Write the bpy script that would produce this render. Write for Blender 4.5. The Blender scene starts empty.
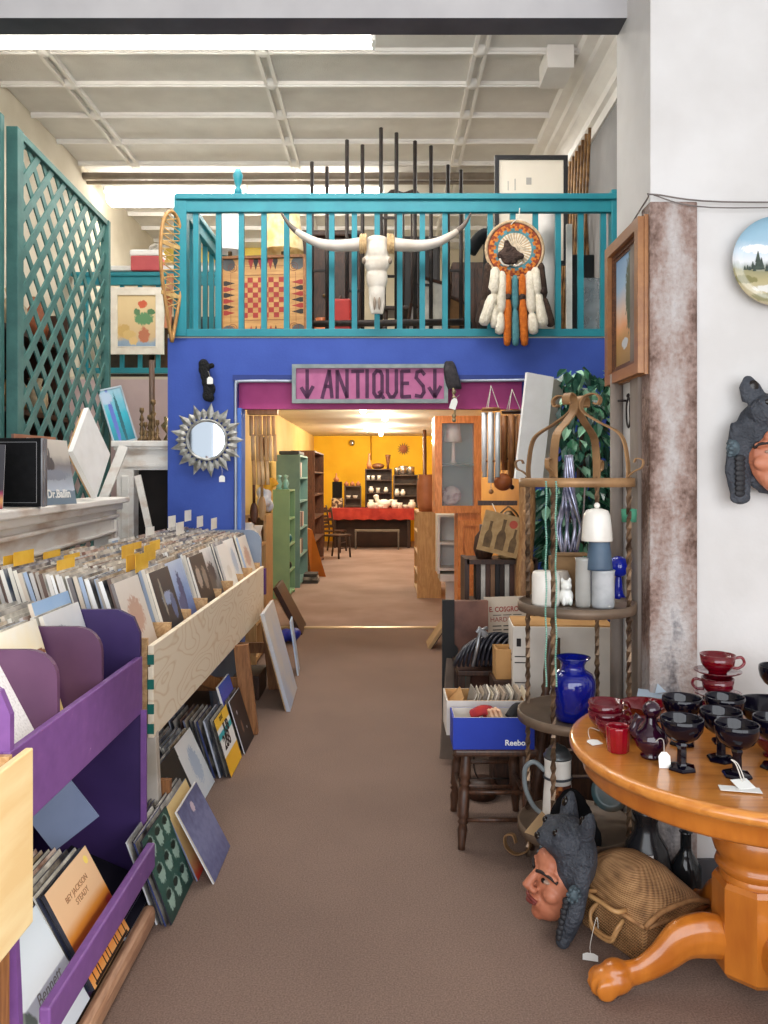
import bpy, bmesh, math, random
from mathutils import Vector, Matrix, Euler
from math import pi, sin, cos, radians as R
rnd = random.Random(11)
scene = bpy.context.scene
COL = scene.collection
F, CX, HY, H = 796.0, 386.0, 478.0, 1.6

def at(px, py, y):
    "world point that the photograph shows at pixel px, py when it lies y metres down the shop"
    return Vector(((px - CX) / F * y, y, H - (py - HY) / F * y))

def lin(c):
    return tuple((v / 255 / 12.92 if v / 255 <= .04045 else ((v / 255 + .055) / 1.055) ** 2.4) for v in c[:3]) + (1,)

# ---------------------------------------------------------------- materials
_mats = {}
class NT:
    def __init__(s, name):
        s.m = bpy.data.materials.new(name); s.m.use_nodes = True
        s.t = s.m.node_tree; s.b = s.t.nodes['Principled BSDF']
    def n(s, kind, **kw):
        nd = s.t.nodes.new(kind)
        for k, v in kw.items():
            if k.startswith('i_'):
                nd.inputs[k[2:].replace('_', ' ')].default_value = v
            else:
                setattr(nd, k, v)
        return nd
    def l(s, a, b): s.t.links.new(a, b)
    def ramp(s, stops, interp='LINEAR'):
        nd = s.n('ShaderNodeValToRGB'); cr = nd.color_ramp; cr.interpolation = interp
        while len(cr.elements) < len(stops): cr.elements.new(.5)
        for e, (p, c) in zip(cr.elements, stops):
            e.position = p; e.color = lin(c)
        return nd
    def math(s, op, a, b=None, c=None):
        nd = s.n('ShaderNodeMath', operation=op)
        for i, v in enumerate((a, b, c)):
            if v is None: continue
            if hasattr(v, 'is_output'): s.l(v, nd.inputs[i])
            else: nd.inputs[i].default_value = v
        return nd.outputs[0]
    def mix(s, fac, a, b):
        nd = s.n('ShaderNodeMix', data_type='RGBA')
        for idx, v in ((0, fac), (6, a), (7, b)):
            if hasattr(v, 'is_output'): s.l(v, nd.inputs[idx])
            else: nd.inputs[idx].default_value = v if idx == 0 else lin(v)
        return nd.outputs[2]

def mat(name, c, rough=.6, metal=0, c2=None, scale=6, thr=(.35, .65), bump=0, bscale=40, spec=.5, emit=0, trans=0,
        ior=1.45, stretch=(1, 1, 1), alpha=1, coat=0, detail=4, bdist=.01):
    if name in _mats: return _mats[name]
    g = NT(name); b = g.b
    b.inputs['Base Color'].default_value = lin(c)
    b.inputs['Roughness'].default_value = rough
    b.inputs['Metallic'].default_value = metal
    b.inputs['Specular IOR Level'].default_value = spec
    b.inputs['Transmission Weight'].default_value = trans
    b.inputs['IOR'].default_value = ior
    b.inputs['Alpha'].default_value = alpha
    b.inputs['Coat Weight'].default_value = coat
    b.inputs['Coat Roughness'].default_value = .08
    if emit:
        b.inputs['Emission Color'].default_value = lin(c)
        b.inputs['Emission Strength'].default_value = emit
    if c2 or bump:
        tc = g.n('ShaderNodeTexCoord'); mp = g.n('ShaderNodeMapping'); mp.inputs['Scale'].default_value = stretch
        g.l(tc.outputs['Object'], mp.inputs[0])
    if c2:
        nz = g.n('ShaderNodeTexNoise', i_Scale=scale, i_Detail=detail); g.l(mp.outputs[0], nz.inputs['Vector'])
        rp = g.ramp([(thr[0], c), (thr[1], c2)]); g.l(nz.outputs['Fac'], rp.inputs[0]); g.l(rp.outputs[0], b.inputs['Base Color'])
    if bump:
        nb = g.n('ShaderNodeTexNoise', i_Scale=bscale, i_Detail=3); g.l(mp.outputs[0], nb.inputs['Vector'])
        bp = g.n('ShaderNodeBump', i_Strength=bump, i_Distance=bdist); g.l(nb.outputs['Fac'], bp.inputs['Height']); g.l(bp.outputs[0], b.inputs['Normal'])
    _mats[name] = g.m
    return g.m

def wood(name, c, c2, scale=5, stretch=(1, 1, 8), rough=.5, coat=0, dist=2.5):
    "long wavy grain; a small stretch runs along the grain"
    if name in _mats: return _mats[name]
    g = NT(name); b = g.b
    tc = g.n('ShaderNodeTexCoord'); mp = g.n('ShaderNodeMapping'); mp.inputs['Scale'].default_value = stretch
    g.l(tc.outputs['Object'], mp.inputs[0])
    nz = g.n('ShaderNodeTexNoise', i_Scale=scale, i_Detail=6, i_Distortion=dist); g.l(mp.outputs[0], nz.inputs['Vector'])
    n2 = g.n('ShaderNodeTexNoise', i_Scale=scale * 9, i_Detail=2); g.l(mp.outputs[0], n2.inputs['Vector'])
    s = g.math('MULTIPLY_ADD', n2.outputs['Fac'], .25, g.math('MULTIPLY', nz.outputs['Fac'], .8))
    rp = g.ramp([(.38, c), (.62, c2)]); g.l(s, rp.inputs[0]); g.l(rp.outputs[0], b.inputs['Base Color'])
    b.inputs['Roughness'].default_value = rough; b.inputs['Coat Weight'].default_value = coat
    b.inputs['Coat Roughness'].default_value = .15
    _mats[name] = g.m
    return g.m

def plywood(name, c, c2, scale=1.6, rough=.6):
    "rotary-cut plywood: nested contour rings"
    if name in _mats: return _mats[name]
    g = NT(name); b = g.b
    tc = g.n('ShaderNodeTexCoord'); mp = g.n('ShaderNodeMapping'); mp.inputs['Scale'].default_value = (1, 1, 3.2)
    g.l(tc.outputs['Object'], mp.inputs[0])
    nz = g.n('ShaderNodeTexNoise', i_Scale=scale, i_Detail=1.5); g.l(mp.outputs[0], nz.inputs['Vector'])
    w = g.math('PINGPONG', g.math('MULTIPLY', nz.outputs['Fac'], 22), .5)
    rp = g.ramp([(0, c2), (.35, c), (1, c)]); g.l(g.math('MULTIPLY', w, 2), rp.inputs[0]); g.l(rp.outputs[0], b.inputs['Base Color'])
    b.inputs['Roughness'].default_value = rough
    _mats[name] = g.m
    return g.m

def art(name, stops, blobs=(), u='Y', v='Z', nscale=5, dist=.18, rough=.45, fine=.0, coat=0):
    "a printed or painted picture: vertical colour stops, broken up by noise, with soft patches (u, v, ru, rv, colour)"
    if name in _mats: return _mats[name]
    g = NT(name); b = g.b
    tc = g.n('ShaderNodeTexCoord'); sp = g.n('ShaderNodeSeparateXYZ'); g.l(tc.outputs['Generated'], sp.inputs[0])
    nz = g.n('ShaderNodeTexNoise', i_Scale=nscale, i_Detail=5); g.l(tc.outputs['Generated'], nz.inputs['Vector'])
    n0 = g.math('SUBTRACT', nz.outputs['Fac'], .5)
    U, V = sp.outputs[u], sp.outputs[v]
    rp = g.ramp(stops); g.l(g.math('MULTIPLY_ADD', n0, dist * 2, V), rp.inputs[0])
    c = rp.outputs[0]
    n2 = g.n('ShaderNodeTexNoise', i_Scale=nscale * 4, i_Detail=4); g.l(tc.outputs['Generated'], n2.inputs['Vector'])
    n3 = g.math('SUBTRACT', n2.outputs['Fac'], .5)
    for (bu, bv, ru, rv, bc) in blobs:
        du = g.math('DIVIDE', g.math('SUBTRACT', U, bu), ru); dv = g.math('DIVIDE', g.math('SUBTRACT', V, bv), rv)
        d = g.math('ADD', g.math('MULTIPLY', du, du), g.math('MULTIPLY', dv, dv))
        d = g.math('MULTIPLY_ADD', n3, 2.2, d)
        f = g.n('ShaderNodeMapRange', i_From_Min=1.15, i_From_Max=.75); g.l(d, f.inputs['Value'])
        c = g.mix(f.outputs[0], c, bc)
    if fine:
        n4 = g.n('ShaderNodeTexNoise', i_Scale=40, i_Detail=3); g.l(tc.outputs['Generated'], n4.inputs['Vector'])
        f4 = g.n('ShaderNodeMapRange', i_From_Min=.45, i_From_Max=.7, i_To_Max=fine); g.l(n4.outputs['Fac'], f4.inputs['Value'])
        c = g.mix(f4.outputs[0], c, (30, 28, 30))
    g.l(c, b.inputs['Base Color']); b.inputs['Roughness'].default_value = rough; b.inputs['Coat Weight'].default_value = coat
    _mats[name] = g.m
    return g.m

def per_object(name, cols, rough=.6, noise=None):
    "every object takes one of these colours by its own random number"
    if name in _mats: return _mats[name]
    g = NT(name); b = g.b
    oi = g.n('ShaderNodeObjectInfo')
    rp = g.ramp([(i / len(cols), c) for i, c in enumerate(cols)], 'CONSTANT'); g.l(oi.outputs['Random'], rp.inputs[0])
    c = rp.outputs[0]
    if noise:
        tc = g.n('ShaderNodeTexCoord')
        nz = g.n('ShaderNodeTexNoise', i_Scale=noise, i_Detail=4, noise_dimensions='4D'); g.l(tc.outputs['Generated'], nz.inputs['Vector'])
        g.l(g.math('MULTIPLY', oi.outputs['Random'], 91.7), nz.inputs['W'])
        r2 = g.ramp([(.38, (40, 42, 50)), (.5, (150, 140, 128)), (.62, (222, 216, 205))]); g.l(nz.outputs['Fac'], r2.inputs[0])
        c = g.mix(.55, c, r2.outputs[0])
    g.l(c, b.inputs['Base Color']); b.inputs['Roughness'].default_value = rough
    _mats[name] = g.m
    return g.m

# ---------------------------------------------------------------- mesh building
def rotm(rx=0, ry=0, rz=0):
    return Euler((rx, ry, rz)).to_matrix()

def spline(pts, k=6):
    P = [Vector(p) for p in pts]; out = []
    for i in range(len(P) - 1):
        a, b, c, d = P[max(i - 1, 0)], P[i], P[i + 1], P[min(i + 2, len(P) - 1)]
        for j in range(k):
            t = j / k
            out.append(.5 * ((2 * b) + (c - a) * t + (2 * a - 5 * b + 4 * c - d) * t * t + (3 * b - a - 3 * c + d) * t ** 3))
    out.append(P[-1])
    return out

class MB:
    def __init__(s): s.v = []; s.f = []; s.mi = []; s.sm = []
    def add(s, vs, fs, m=0, smooth=False):
        o = len(s.v); s.v.extend(Vector(p) for p in vs)
        for f in fs:
            s.f.append([o + i for i in f]); s.mi.append(m); s.sm.append(smooth)
        return s
    def box(s, c, size, rot=None, m=0, bev=0, mtop=None):
        c = Vector(c); hx, hy, hz = (d / 2 for d in size)
        if bev:
            bm = bmesh.new(); bmesh.ops.create_cube(bm, size=1)
            for v in bm.verts: v.co = Vector((v.co.x * size[0], v.co.y * size[1], v.co.z * size[2]))
            bmesh.ops.bevel(bm, geom=list(bm.edges), offset=bev, segments=2, affect='EDGES', profile=.5)
            bm.verts.index_update(); vs = [v.co.copy() for v in bm.verts]; fs = [[v.index for v in f.verts] for f in bm.faces]; bm.free()
        else:
            vs = [Vector((x, y, z)) for x in (-hx, hx) for y in (-hy, hy) for z in (-hz, hz)]
            fs = [(0, 1, 3, 2), (4, 6, 7, 5), (0, 4, 5, 1), (2, 3, 7, 6), (0, 2, 6, 4), (1, 5, 7, 3)]
        if rot is not None: vs = [rot @ v for v in vs]
        return s.add([v + c for v in vs], fs, m, False)
    def bar(s, a, b, w, t, m=0, up=(0, 0, 1), bev=0):
        "a straight rectangular bar from a to b, w across and t along up"
        a, b = Vector(a), Vector(b); d = b - a; L = d.length; z = d.normalized(); u = Vector(up)
        if abs(z.dot(u)) > .98: u = Vector((0, 1, 0))
        x = u.cross(z).normalized(); y = z.cross(x)
        return s.box((a + b) / 2, (w, t, L), Matrix((x, y, z)).transposed(), m, bev)
    def tube(s, pts, r, n=8, m=0, twist=0, sx=1, sy=1, closed=False, smooth=None, up=None, mfun=None):
        P = [Vector(p) for p in pts]; N = len(P)
        rs = r if isinstance(r, (list, tuple)) else [r] * N
        T = []
        for i in range(N):
            if closed: t = P[(i + 1) % N] - P[i - 1]
            else: t = P[min(i + 1, N - 1)] - P[max(i - 1, 0)]
            T.append(t.normalized() if t.length > 1e-9 else Vector((0, 0, 1)))
        u = Vector(up) if up else (Vector((1, 0, 0)) if abs(T[0].x) < .9 else Vector((0, 1, 0)))
        nrm = (u - T[0] * u.dot(T[0])).normalized(); vs = []; L = 0
        for i in range(N):
            if i:
                L += (P[i] - P[i - 1]).length
                nrm = nrm - T[i] * nrm.dot(T[i])
                nrm = nrm.normalized() if nrm.length > 1e-6 else T[i].orthogonal().normalized()
            bn = T[i].cross(nrm)
            for k in range(n):
                a = 2 * pi * k / n + (pi / n if n == 4 else 0) + twist * L
                vs.append(P[i] + rs[i] * (cos(a) * sx * nrm + sin(a) * sy * bn))
        fs = []; o = len(s.v); sm = (n > 5) if smooth is None else smooth
        for i in range(N if closed else N - 1):
            for k in range(n):
                a, b = i * n + k, i * n + (k + 1) % n; j = ((i + 1) % N) * n
                fs.append((a, b, j + (k + 1) % n, j + k))
        nside = len(fs)
        if not closed:
            fs.append(tuple(reversed(range(n)))); fs.append(tuple((N - 1) * n + k for k in range(n)))
        s.add(vs, fs, m, sm)
        if mfun:
            base = len(s.f) - len(fs)
            for i in range(nside): s.mi[base + i] = mfun((i // n) / max(1, N - 1))
        return s
    def lathe(s, prof, c=(0, 0, 0), n=24, m=0, M=None, smooth=True, a0=0, mf=None):
        c = Vector(c); vs = []; fs = []
        for (r, z) in prof:
            for k in range(n):
                a = a0 + 2 * pi * k / n
                vs.append(Vector((r * cos(a), r * sin(a), z)))
        for i in range(len(prof) - 1):
            for k in range(n):
                fs.append((i * n + k, i * n + (k + 1) % n, (i + 1) * n + (k + 1) % n, (i + 1) * n + k))
        if M is not None: vs = [M @ v for v in vs]
        b0 = len(s.f)
        s.add([v + c for v in vs], fs, m, smooth)
        if mf:
            for i in range(len(prof) - 1):
                for k in range(n): s.mi[b0 + i * n + k] = mf(i, k)
        return s
    def prism(s, poly, M=None, t=.01, m=0):
        "a flat polygon (local x, z) with thickness t towards +y"
        n = len(poly); vs = [Vector((x, 0, z)) for x, z in poly] + [Vector((x, t, z)) for x, z in poly]
        fs = [tuple(range(n)), tuple(reversed(range(n, 2 * n)))] + [(i, i + n, (i + 1) % n + n, (i + 1) % n) for i in range(n)]
        if M is not None: vs = [M @ v for v in vs]
        return s.add(vs, fs, m, False)
    def ball(s, c, r, seg=14, rings=9, rot=None, m=0):
        c = Vector(c); rr = r if isinstance(r, (tuple, list)) else (r, r, r); vs = [Vector((0, 0, -rr[2]))]; fs = []
        for i in range(1, rings):
            p = -pi / 2 + pi * i / rings
            for k in range(seg):
                a = 2 * pi * k / seg
                vs.append(Vector((rr[0] * cos(p) * cos(a), rr[1] * cos(p) * sin(a), rr[2] * sin(p))))
        vs.append(Vector((0, 0, rr[2])))
        for k in range(seg): fs.append((0, 1 + (k + 1) % seg, 1 + k))
        for i in range(rings - 2):
            for k in range(seg):
                a = 1 + i * seg
                fs.append((a + k, a + (k + 1) % seg, a + seg + (k + 1) % seg, a + seg + k))
        a = 1 + (rings - 2) * seg
        for k in range(seg): fs.append((a + k, a + (k + 1) % seg, len(vs) - 1))
        if rot is not None: vs = [rot @ v for v in vs]
        return s.add([v + c for v in vs], fs, m, True)
    def grid(s, fn, nu, nv, m=0, smooth=True, cu=False):
        vs = [Vector(fn(i / nu, j / nv)) for i in range(nu + (0 if cu else 1)) for j in range(nv + 1)]
        fs = []; w = nv + 1; nn = nu if cu else nu + 1
        for i in range(nu):
            for j in range(nv):
                i2 = (i + 1) % nn
                fs.append((i * w + j, i2 * w + j, i2 * w + j + 1, i * w + j + 1))
        return s.add(vs, fs, m, smooth)
    def frame(s, w, h, bw, d, c=(0, 0, 0), M=None, m=0):
        "a mitred rectangular frame, outer half sizes w and h in local x and z, bar width bw, depth d along y"
        y0, y1 = -d / 2, d / 2
        out = [(-w, -h), (w, -h), (w, h), (-w, h)]; inn = [(-w + bw, -h + bw), (w - bw, -h + bw), (w - bw, h - bw), (-w + bw, h - bw)]
        vs = [Vector((x, y, z)) for y in (y0, y1) for ring in (out, inn) for x, z in ring]
        fs = []
        for i in range(4):
            j = (i + 1) % 4
            fs += [(i, j, 4 + j, 4 + i), (8 + i, 12 + i, 12 + j, 8 + j), (i, 8 + i, 8 + j, j), (4 + i, 4 + j, 12 + j, 12 + i)]
        if M is not None: vs = [M @ v for v in vs]
        return s.add([v + Vector(c) for v in vs], fs, m)
    def xf(s, M):
        s.v = [M @ v for v in s.v]; return s
    def build(s, name, mats, parent=None, at_base=None, fix=True):
        "one mesh object; without a parent its origin goes to the middle of its base"
        if at_base is None: at_base = parent is None
        off = Vector((0, 0, 0))
        if at_base:
            lo = [min(v[i] for v in s.v) for i in range(3)]; hi = [max(v[i] for v in s.v) for i in range(3)]
            off = Vector(((lo[0] + hi[0]) / 2, (lo[1] + hi[1]) / 2, lo[2]))
        me = bpy.data.meshes.new(name)
        me.from_pydata([tuple(v - off) for v in s.v], [], s.f)
        me.validate()
        mats = mats if isinstance(mats, (list, tuple)) else [mats]
        for mm in mats: me.materials.append(mm)
        if len(me.polygons) == len(s.f):
            me.polygons.foreach_set('material_index', s.mi); me.polygons.foreach_set('use_smooth', s.sm)
        if fix:
            bm = bmesh.new(); bm.from_mesh(me); bmesh.ops.recalc_face_normals(bm, faces=bm.faces); bm.to_mesh(me); bm.free()
        o = bpy.data.objects.new(name, me); COL.objects.link(o); o.location = off
        if parent is not None: o.parent = parent
        return o

def tag(o, label=None, cat=None, group=None, kind=None):
    if label: o['label'] = label
    if cat: o['category'] = cat
    if group: o['group'] = group
    if kind: o['kind'] = kind
    return o

def thing(name, label, cat, loc=(0, 0, 0), rot=(0, 0, 0), group=None):
    o = bpy.data.objects.new(name, None); COL.objects.link(o); o.empty_display_size = .05
    o.location = loc; o.rotation_euler = rot if isinstance(rot, (tuple, list)) else (0, 0, rot)
    return tag(o, label, cat, group)

KIDS = {}
def copy_tree(o, label=None, loc=None, rot=None, group=None):
    "a thing, its parts and their sub-parts"
    kids = [k for k in bpy.data.objects if k.parent == o] if o.name not in KIDS else KIDS[o.name]
    KIDS[o.name] = kids
    c = o.copy(); COL.objects.link(c)
    if loc is not None: c.location = loc
    if rot is not None: c.rotation_euler = rot if isinstance(rot, (tuple, list)) else (0, 0, rot)
    if label: c['label'] = label
    if group: c['group'] = group
    for k in kids:
        d = k.copy(); COL.objects.link(d); d.parent = c
        if k.name not in KIDS: KIDS[k.name] = [q for q in bpy.data.objects if q.parent == k]
        for q in KIDS[k.name]:
            e = q.copy(); COL.objects.link(e); e.parent = d
    return c

def structure(name, mb, m):
    return tag(mb.build(name, m, at_base=False), kind='structure')

def slab(name, x0, x1, y0, y1, z0, z1, m):
    return structure(name, MB().box(((x0 + x1) / 2, (y0 + y1) / 2, (z0 + z1) / 2), (x1 - x0, y1 - y0, z1 - z0)), m)

def lettering(text, size, m, parent=None, loc=(0, 0, 0), rot=(pi / 2, 0, 0), name='lettering', extrude=.0006, align='CENTER', shear=0, xscale=1, offset=0):
    cu = bpy.data.curves.new('letters', 'FONT'); cu.body = text; cu.size = size; cu.extrude = extrude
    cu.align_x = align; cu.align_y = 'CENTER'; cu.shear = shear; cu.offset = offset; cu.resolution_u = 3
    t = bpy.data.objects.new('letters', cu); COL.objects.link(t)
    bpy.context.view_layer.update()
    me = bpy.data.meshes.new_from_object(t.evaluated_get(bpy.context.evaluated_depsgraph_get()))
    bpy.data.objects.remove(t); bpy.data.curves.remove(cu)
    me.materials.clear(); me.materials.append(m)
    o = bpy.data.objects.new(name, me); COL.objects.link(o)
    o.location = loc; o.rotation_euler = rot; o.scale = (xscale, 1, 1)
    if parent is not None: o.parent = parent
    return o

def fuse(mb, voxel=.006, smooth=6):
    "melt overlapping solids into one skin"
    me = bpy.data.meshes.new('fuse'); me.from_pydata([tuple(v) for v in mb.v], [], mb.f)
    t = bpy.data.objects.new('fuse', me); COL.objects.link(t)
    r = t.modifiers.new('r', 'REMESH'); r.mode = 'VOXEL'; r.voxel_size = voxel; r.use_smooth_shade = True
    s = t.modifiers.new('s', 'SMOOTH'); s.iterations = smooth; s.factor = .5
    bpy.context.view_layer.update()
    ev = t.evaluated_get(bpy.context.evaluated_depsgraph_get()).to_mesh()
    out = MB(); out.add([v.co.copy() for v in ev.vertices], [list(p.vertices) for p in ev.polygons], 0, True)
    bpy.data.objects.remove(t); bpy.data.meshes.remove(me)
    return out
# ================================================================ SETTING
M_white = mat('painted_plaster', (216, 214, 212), .75, c2=(205, 202, 199), scale=3, bump=.15, bscale=30)
M_grey = mat('grey_plaster', (146, 144, 144), .8, c2=(130, 128, 128), scale=2)
M_cream = mat('cream_plaster', (205, 196, 178), .8, c2=(190, 180, 160), scale=2)
M_yellow = mat('yellow_plaster', (255, 205, 44), .7, c2=(248, 192, 34), scale=2)
M_blue = mat('blue_paint', (54, 82, 168), .6, c2=(48, 75, 160), scale=4, bump=.1, bscale=50)
M_pinkwall = mat('pink_plaster', (198, 178, 178), .8, c2=(186, 166, 168), scale=3)
M_magenta = mat('magenta_paint', (192, 72, 138), .6, c2=(180, 62, 128), scale=5)
M_ceil = mat('tin_ceiling', (226, 223, 218), .6, c2=(214, 210, 205), scale=3, bump=.5, bscale=120, bdist=.02)
M_rib = mat('ceiling_rib', (236, 233, 229), .6, c2=(228, 224, 220), scale=4)
M_dark = mat('dark_steel_and_shade', (84, 84, 88), .5, c2=(66, 66, 70), scale=4)
M_teal = mat('teal_paint', (32, 132, 145), .45, c2=(28, 122, 137), scale=6, bump=.1)

g = NT('carpet')
tc = g.n('ShaderNodeTexCoord')
n1 = g.n('ShaderNodeTexNoise', i_Scale=1.1, i_Detail=4); g.l(tc.outputs['Object'], n1.inputs['Vector'])
n2 = g.n('ShaderNodeTexNoise', i_Scale=170, i_Detail=3); g.l(tc.outputs['Object'], n2.inputs['Vector'])
r1 = g.ramp([(.3, (112, 90, 78)), (.7, (138, 113, 99))]); g.l(n1.outputs['Fac'], r1.inputs[0])
r2 = g.ramp([(.3, (80, 64, 56)), (.7, (160, 134, 120))]); g.l(n2.outputs['Fac'], r2.inputs[0])
g.l(g.mix(.5, r1.outputs[0], r2.outputs[0]), g.b.inputs['Base Color']); g.b.inputs['Roughness'].default_value = .95
bp = g.n('ShaderNodeBump', i_Strength=.5, i_Distance=.01); g.l(n2.outputs['Fac'], bp.inputs['Height']); g.l(bp.outputs[0], g.b.inputs['Normal'])
M_carpet = g.m
M_carpet2 = mat('worn_carpet', (168, 144, 136), .95, c2=(148, 124, 116), scale=1.4, bump=.4, bscale=150)

slab('floor', -3.6, 3.6, -1.7, 8.49, -.06, 0, M_carpet)
slab('floor_back', -3.6, 3.6, 8.49, 20.3, -.06, 0, M_carpet2)
slab('trim_1', -1.79, 1.74, 8.46, 8.52, .0, .012, mat('brass_strip', (205, 180, 140), .35, .6))

# the tall side and front walls
slab('wall_left', -3.6, -3.5, -1.7, 12.6, 0, 5.25, M_cream)
slab('wall_right', 1.95, 2.05, 3.55, 20.2, 0, 5.25, M_grey)
slab('wall_pier', 1.03, 3.6, 3.1, 3.55, 0, 5.25, M_white)
slab('wall_front_right', 3.5, 3.6, -1.7, 3.1, 0, 5.25, M_white)
slab('wall_front', -3.6, 3.6, -1.8, -1.7, 0, .45, M_cream)
slab('wall_front_head', -3.6, 3.6, -1.8, -1.7, 3.7, 4.3, M_cream)
for i, x in enumerate((-3.5, -1.2, 1.2, 3.5)):
    slab('window_%d' % (i + 1), x - .06, x + .06, -1.8, -1.7, .45, 3.7, M_dark)
slab('ceiling_front', -3.6, 3.6, -1.8, 3.42, 4.2, 4.3, M_white)
b = MB().box((-1.285, 3.465, 4.41), (4.63, .13, 1.69))
for i, f in enumerate(b.f):
    if abs(sum(b.v[k].z for k in f) / 4 - 3.565) < .02: b.mi[i] = 1  # underside face coloured dark, its shade put into the material
structure('beam', b, [mat('beam_paint', (196, 194, 194), .7, c2=(182, 180, 181), scale=3), M_dark])

# blue end wall with the wide opening
OX0, OX1 = -1.16, 1.07
b = MB()
b.box(((-1.70 + OX0) / 2, 6.275, 1.35), (OX0 + 1.70, .15, 2.7))
b.box(((OX1 + 1.95) / 2, 6.275, 1.35), (1.95 - OX1, .15, 2.7))
b.box(((OX0 + OX1) / 2, 6.275, 2.53), (OX1 - OX0, .15, .34))
structure('wall_back', b, M_blue)
slab('trim_2', OX0, OX1, 6.28, 6.36, 2.145, 2.36, M_magenta)
slab('trim_3', OX0 + .0, OX0 + .035, 6.19, 6.36, 0, 2.145, mat('jamb_blue', (74, 120, 205), .5, c2=(66, 110, 196)))
slab('trim_4', OX0 - .03, OX1 + .03, 6.175, 6.2, 2.355, 2.40, mat('header_edge', (34, 56, 130), .5, c2=(30, 50, 120)))
structure('ceiling_passage', MB().box((.125, 13.28, 2.675), (3.65, 13.84, .03)).box((-1.80, 13.6, 2.675), (.2, 13.2, .03)), mat('passage_ceiling', (226, 220, 208), .7, c2=(212, 204, 190), scale=1.5))
b = MB(); b.box((.125, 9.4, 2.705), (3.65, 6.4, .03)); b.box((-2.625, 10.7, 2.705), (1.85, 3.8, .03))
structure('floor_loft', b, M_cream)
slab('wall_passage_left', -1.90, -1.82, 7.05, 20.2, 0, 2.66, mat('passage_wall', (236, 205, 135), .75, c2=(228, 190, 110), scale=1))
slab('wall_passage_right', 1.70, 1.78, 6.36, 20.2, 0, 2.66, mat('passage_wall_right', (206, 150, 70), .75, c2=(190, 135, 60), scale=1))
slab('wall_far', -1.9, 1.95, 20.1, 20.2, 0, 2.68, M_yellow)
slab('wall_loft_left', -3.5, -1.91, 8.8, 8.9, 0, 2.69, M_pinkwall)
slab('wall_loft_back', -3.5, 1.95, 12.5, 12.6, 2.72, 5.25, mat('loft_cream', (206, 196, 172), .75, c2=(192, 180, 156), scale=1))
slab('trim_11', -3.5, -1.6, 12.44, 12.5, 4.98, 5.2, mat('loft_yellow', (250, 222, 120), .7, c2=(244, 214, 104)))
slab('baseboard_pier', 1.21, 3.5, 3.085, 3.1, 0, .12, M_dark)

# pressed tin ceiling, ribs and cornice
slab('ceiling', -3.5, 1.95, 3.53, 12.6, 5.2, 5.25, M_ceil)
b = MB()
for y in (3.95, 4.55, 5.12, 5.70, 6.12, 6.68, 7.24, 7.86, 8.47, 9.06, 9.6, 10.2, 10.8, 11.4, 12.0):
    b.bar((-3.5, y, 5.185), (1.95, y, 5.185), .045, .03); b.bar((-3.5, y, 5.165), (1.95, y, 5.165), .02, .02)
for x in (-2.87, -1.04, .79):
    for dx in (-.045, .045): b.bar((x + dx, 3.53, 5.18), (x + dx, 12.5, 5.18), .03, .045)
    for y in (6.68, 7.24, 7.86, 8.47, 9.06): b.lathe([(0, -.05), (.05, -.045), (.075, -.02), (.075, 0)], (x, y, 5.2), 10)
structure('trim_5', b, M_rib)
b = MB()
prof = [(1.95, 4.78), (1.93, 4.78), (1.92, 4.86), (1.88, 4.87), (1.87, 4.93), (1.80, 5.0), (1.79, 5.05), (1.72, 5.08), (1.71, 5.13), (1.62, 5.15), (1.60, 5.2), (1.95, 5.2)]
n = len(prof); vs = [(x, y, z) for y in (3.56, 12.5) for x, z in prof]
b.add(vs, [(i, (i + 1) % n, n + (i + 1) % n, n + i) for i in range(n)])
structure('trim_6', b, M_rib)
structure('trim_7', MB().box((1.45, 6.78, 5.10), (.22, .36, .19)), M_rib)          # boxed duct at the ceiling corner
structure('trim_8', MB().tube([(-3.5, 9.2, 5.09), (1.9, 9.2, 5.09)], .04, 10).tube([(-3.5, 9.32, 5.06), (1.9, 9.32, 5.06)], .025, 8),
          mat('ceiling_pipe', (150, 138, 124), .6, c2=(130, 118, 105)))

# clad corner column and the strips behind it on the side of the pier
g = NT('peeling_cladding')
tc = g.n('ShaderNodeTexCoord'); mp = g.n('ShaderNodeMapping'); mp.inputs['Scale'].default_value = (1.6, 1.6, .7)
g.l(tc.outputs['Object'], mp.inputs[0])
n1 = g.n('ShaderNodeTexNoise', i_Scale=5, i_Detail=8, i_Roughness=.65); g.l(mp.outputs[0], n1.inputs['Vector'])
n2 = g.n('ShaderNodeTexNoise', i_Scale=55, i_Detail=6); g.l(tc.outputs['Object'], n2.inputs['Vector'])
n3 = g.n('ShaderNodeTexVoronoi', i_Scale=38); g.l(tc.outputs['Object'], n3.inputs['Vector'])
sx = g.n('ShaderNodeSeparateXYZ'); g.l(tc.outputs['Generated'], sx.inputs[0])
edge = g.math('ABSOLUTE', g.math('SUBTRACT', sx.outputs['X'], .5))
low = g.n('ShaderNodeMapRange', i_From_Min=.42, i_From_Max=.26, i_To_Max=.34); g.l(sx.outputs['Z'], low.inputs['Value'])
fac = g.math('ADD', g.math('SUBTRACT', n1.outputs['Fac'], g.math('MULTIPLY', edge, .55)), low.outputs[0])
fac = g.math('MULTIPLY_ADD', g.math('SUBTRACT', n2.outputs['Fac'], .5), .3, fac)
r1 = g.ramp([(.16, (92, 66, 54)), (.30, (146, 122, 112)), (.42, (168, 154, 148)), (.60, (188, 182, 180)), (.82, (96, 94, 98))])
g.l(fac, r1.inputs[0]); g.l(r1.outputs[0], g.b.inputs['Base Color']); g.b.inputs['Roughness'].default_value = .6
bp = g.n('ShaderNodeBump', i_Strength=.6, i_Distance=.02); g.l(n2.outputs['Fac'], bp.inputs['Height']); g.l(bp.outputs[0], g.b.inputs['Normal'])
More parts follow.
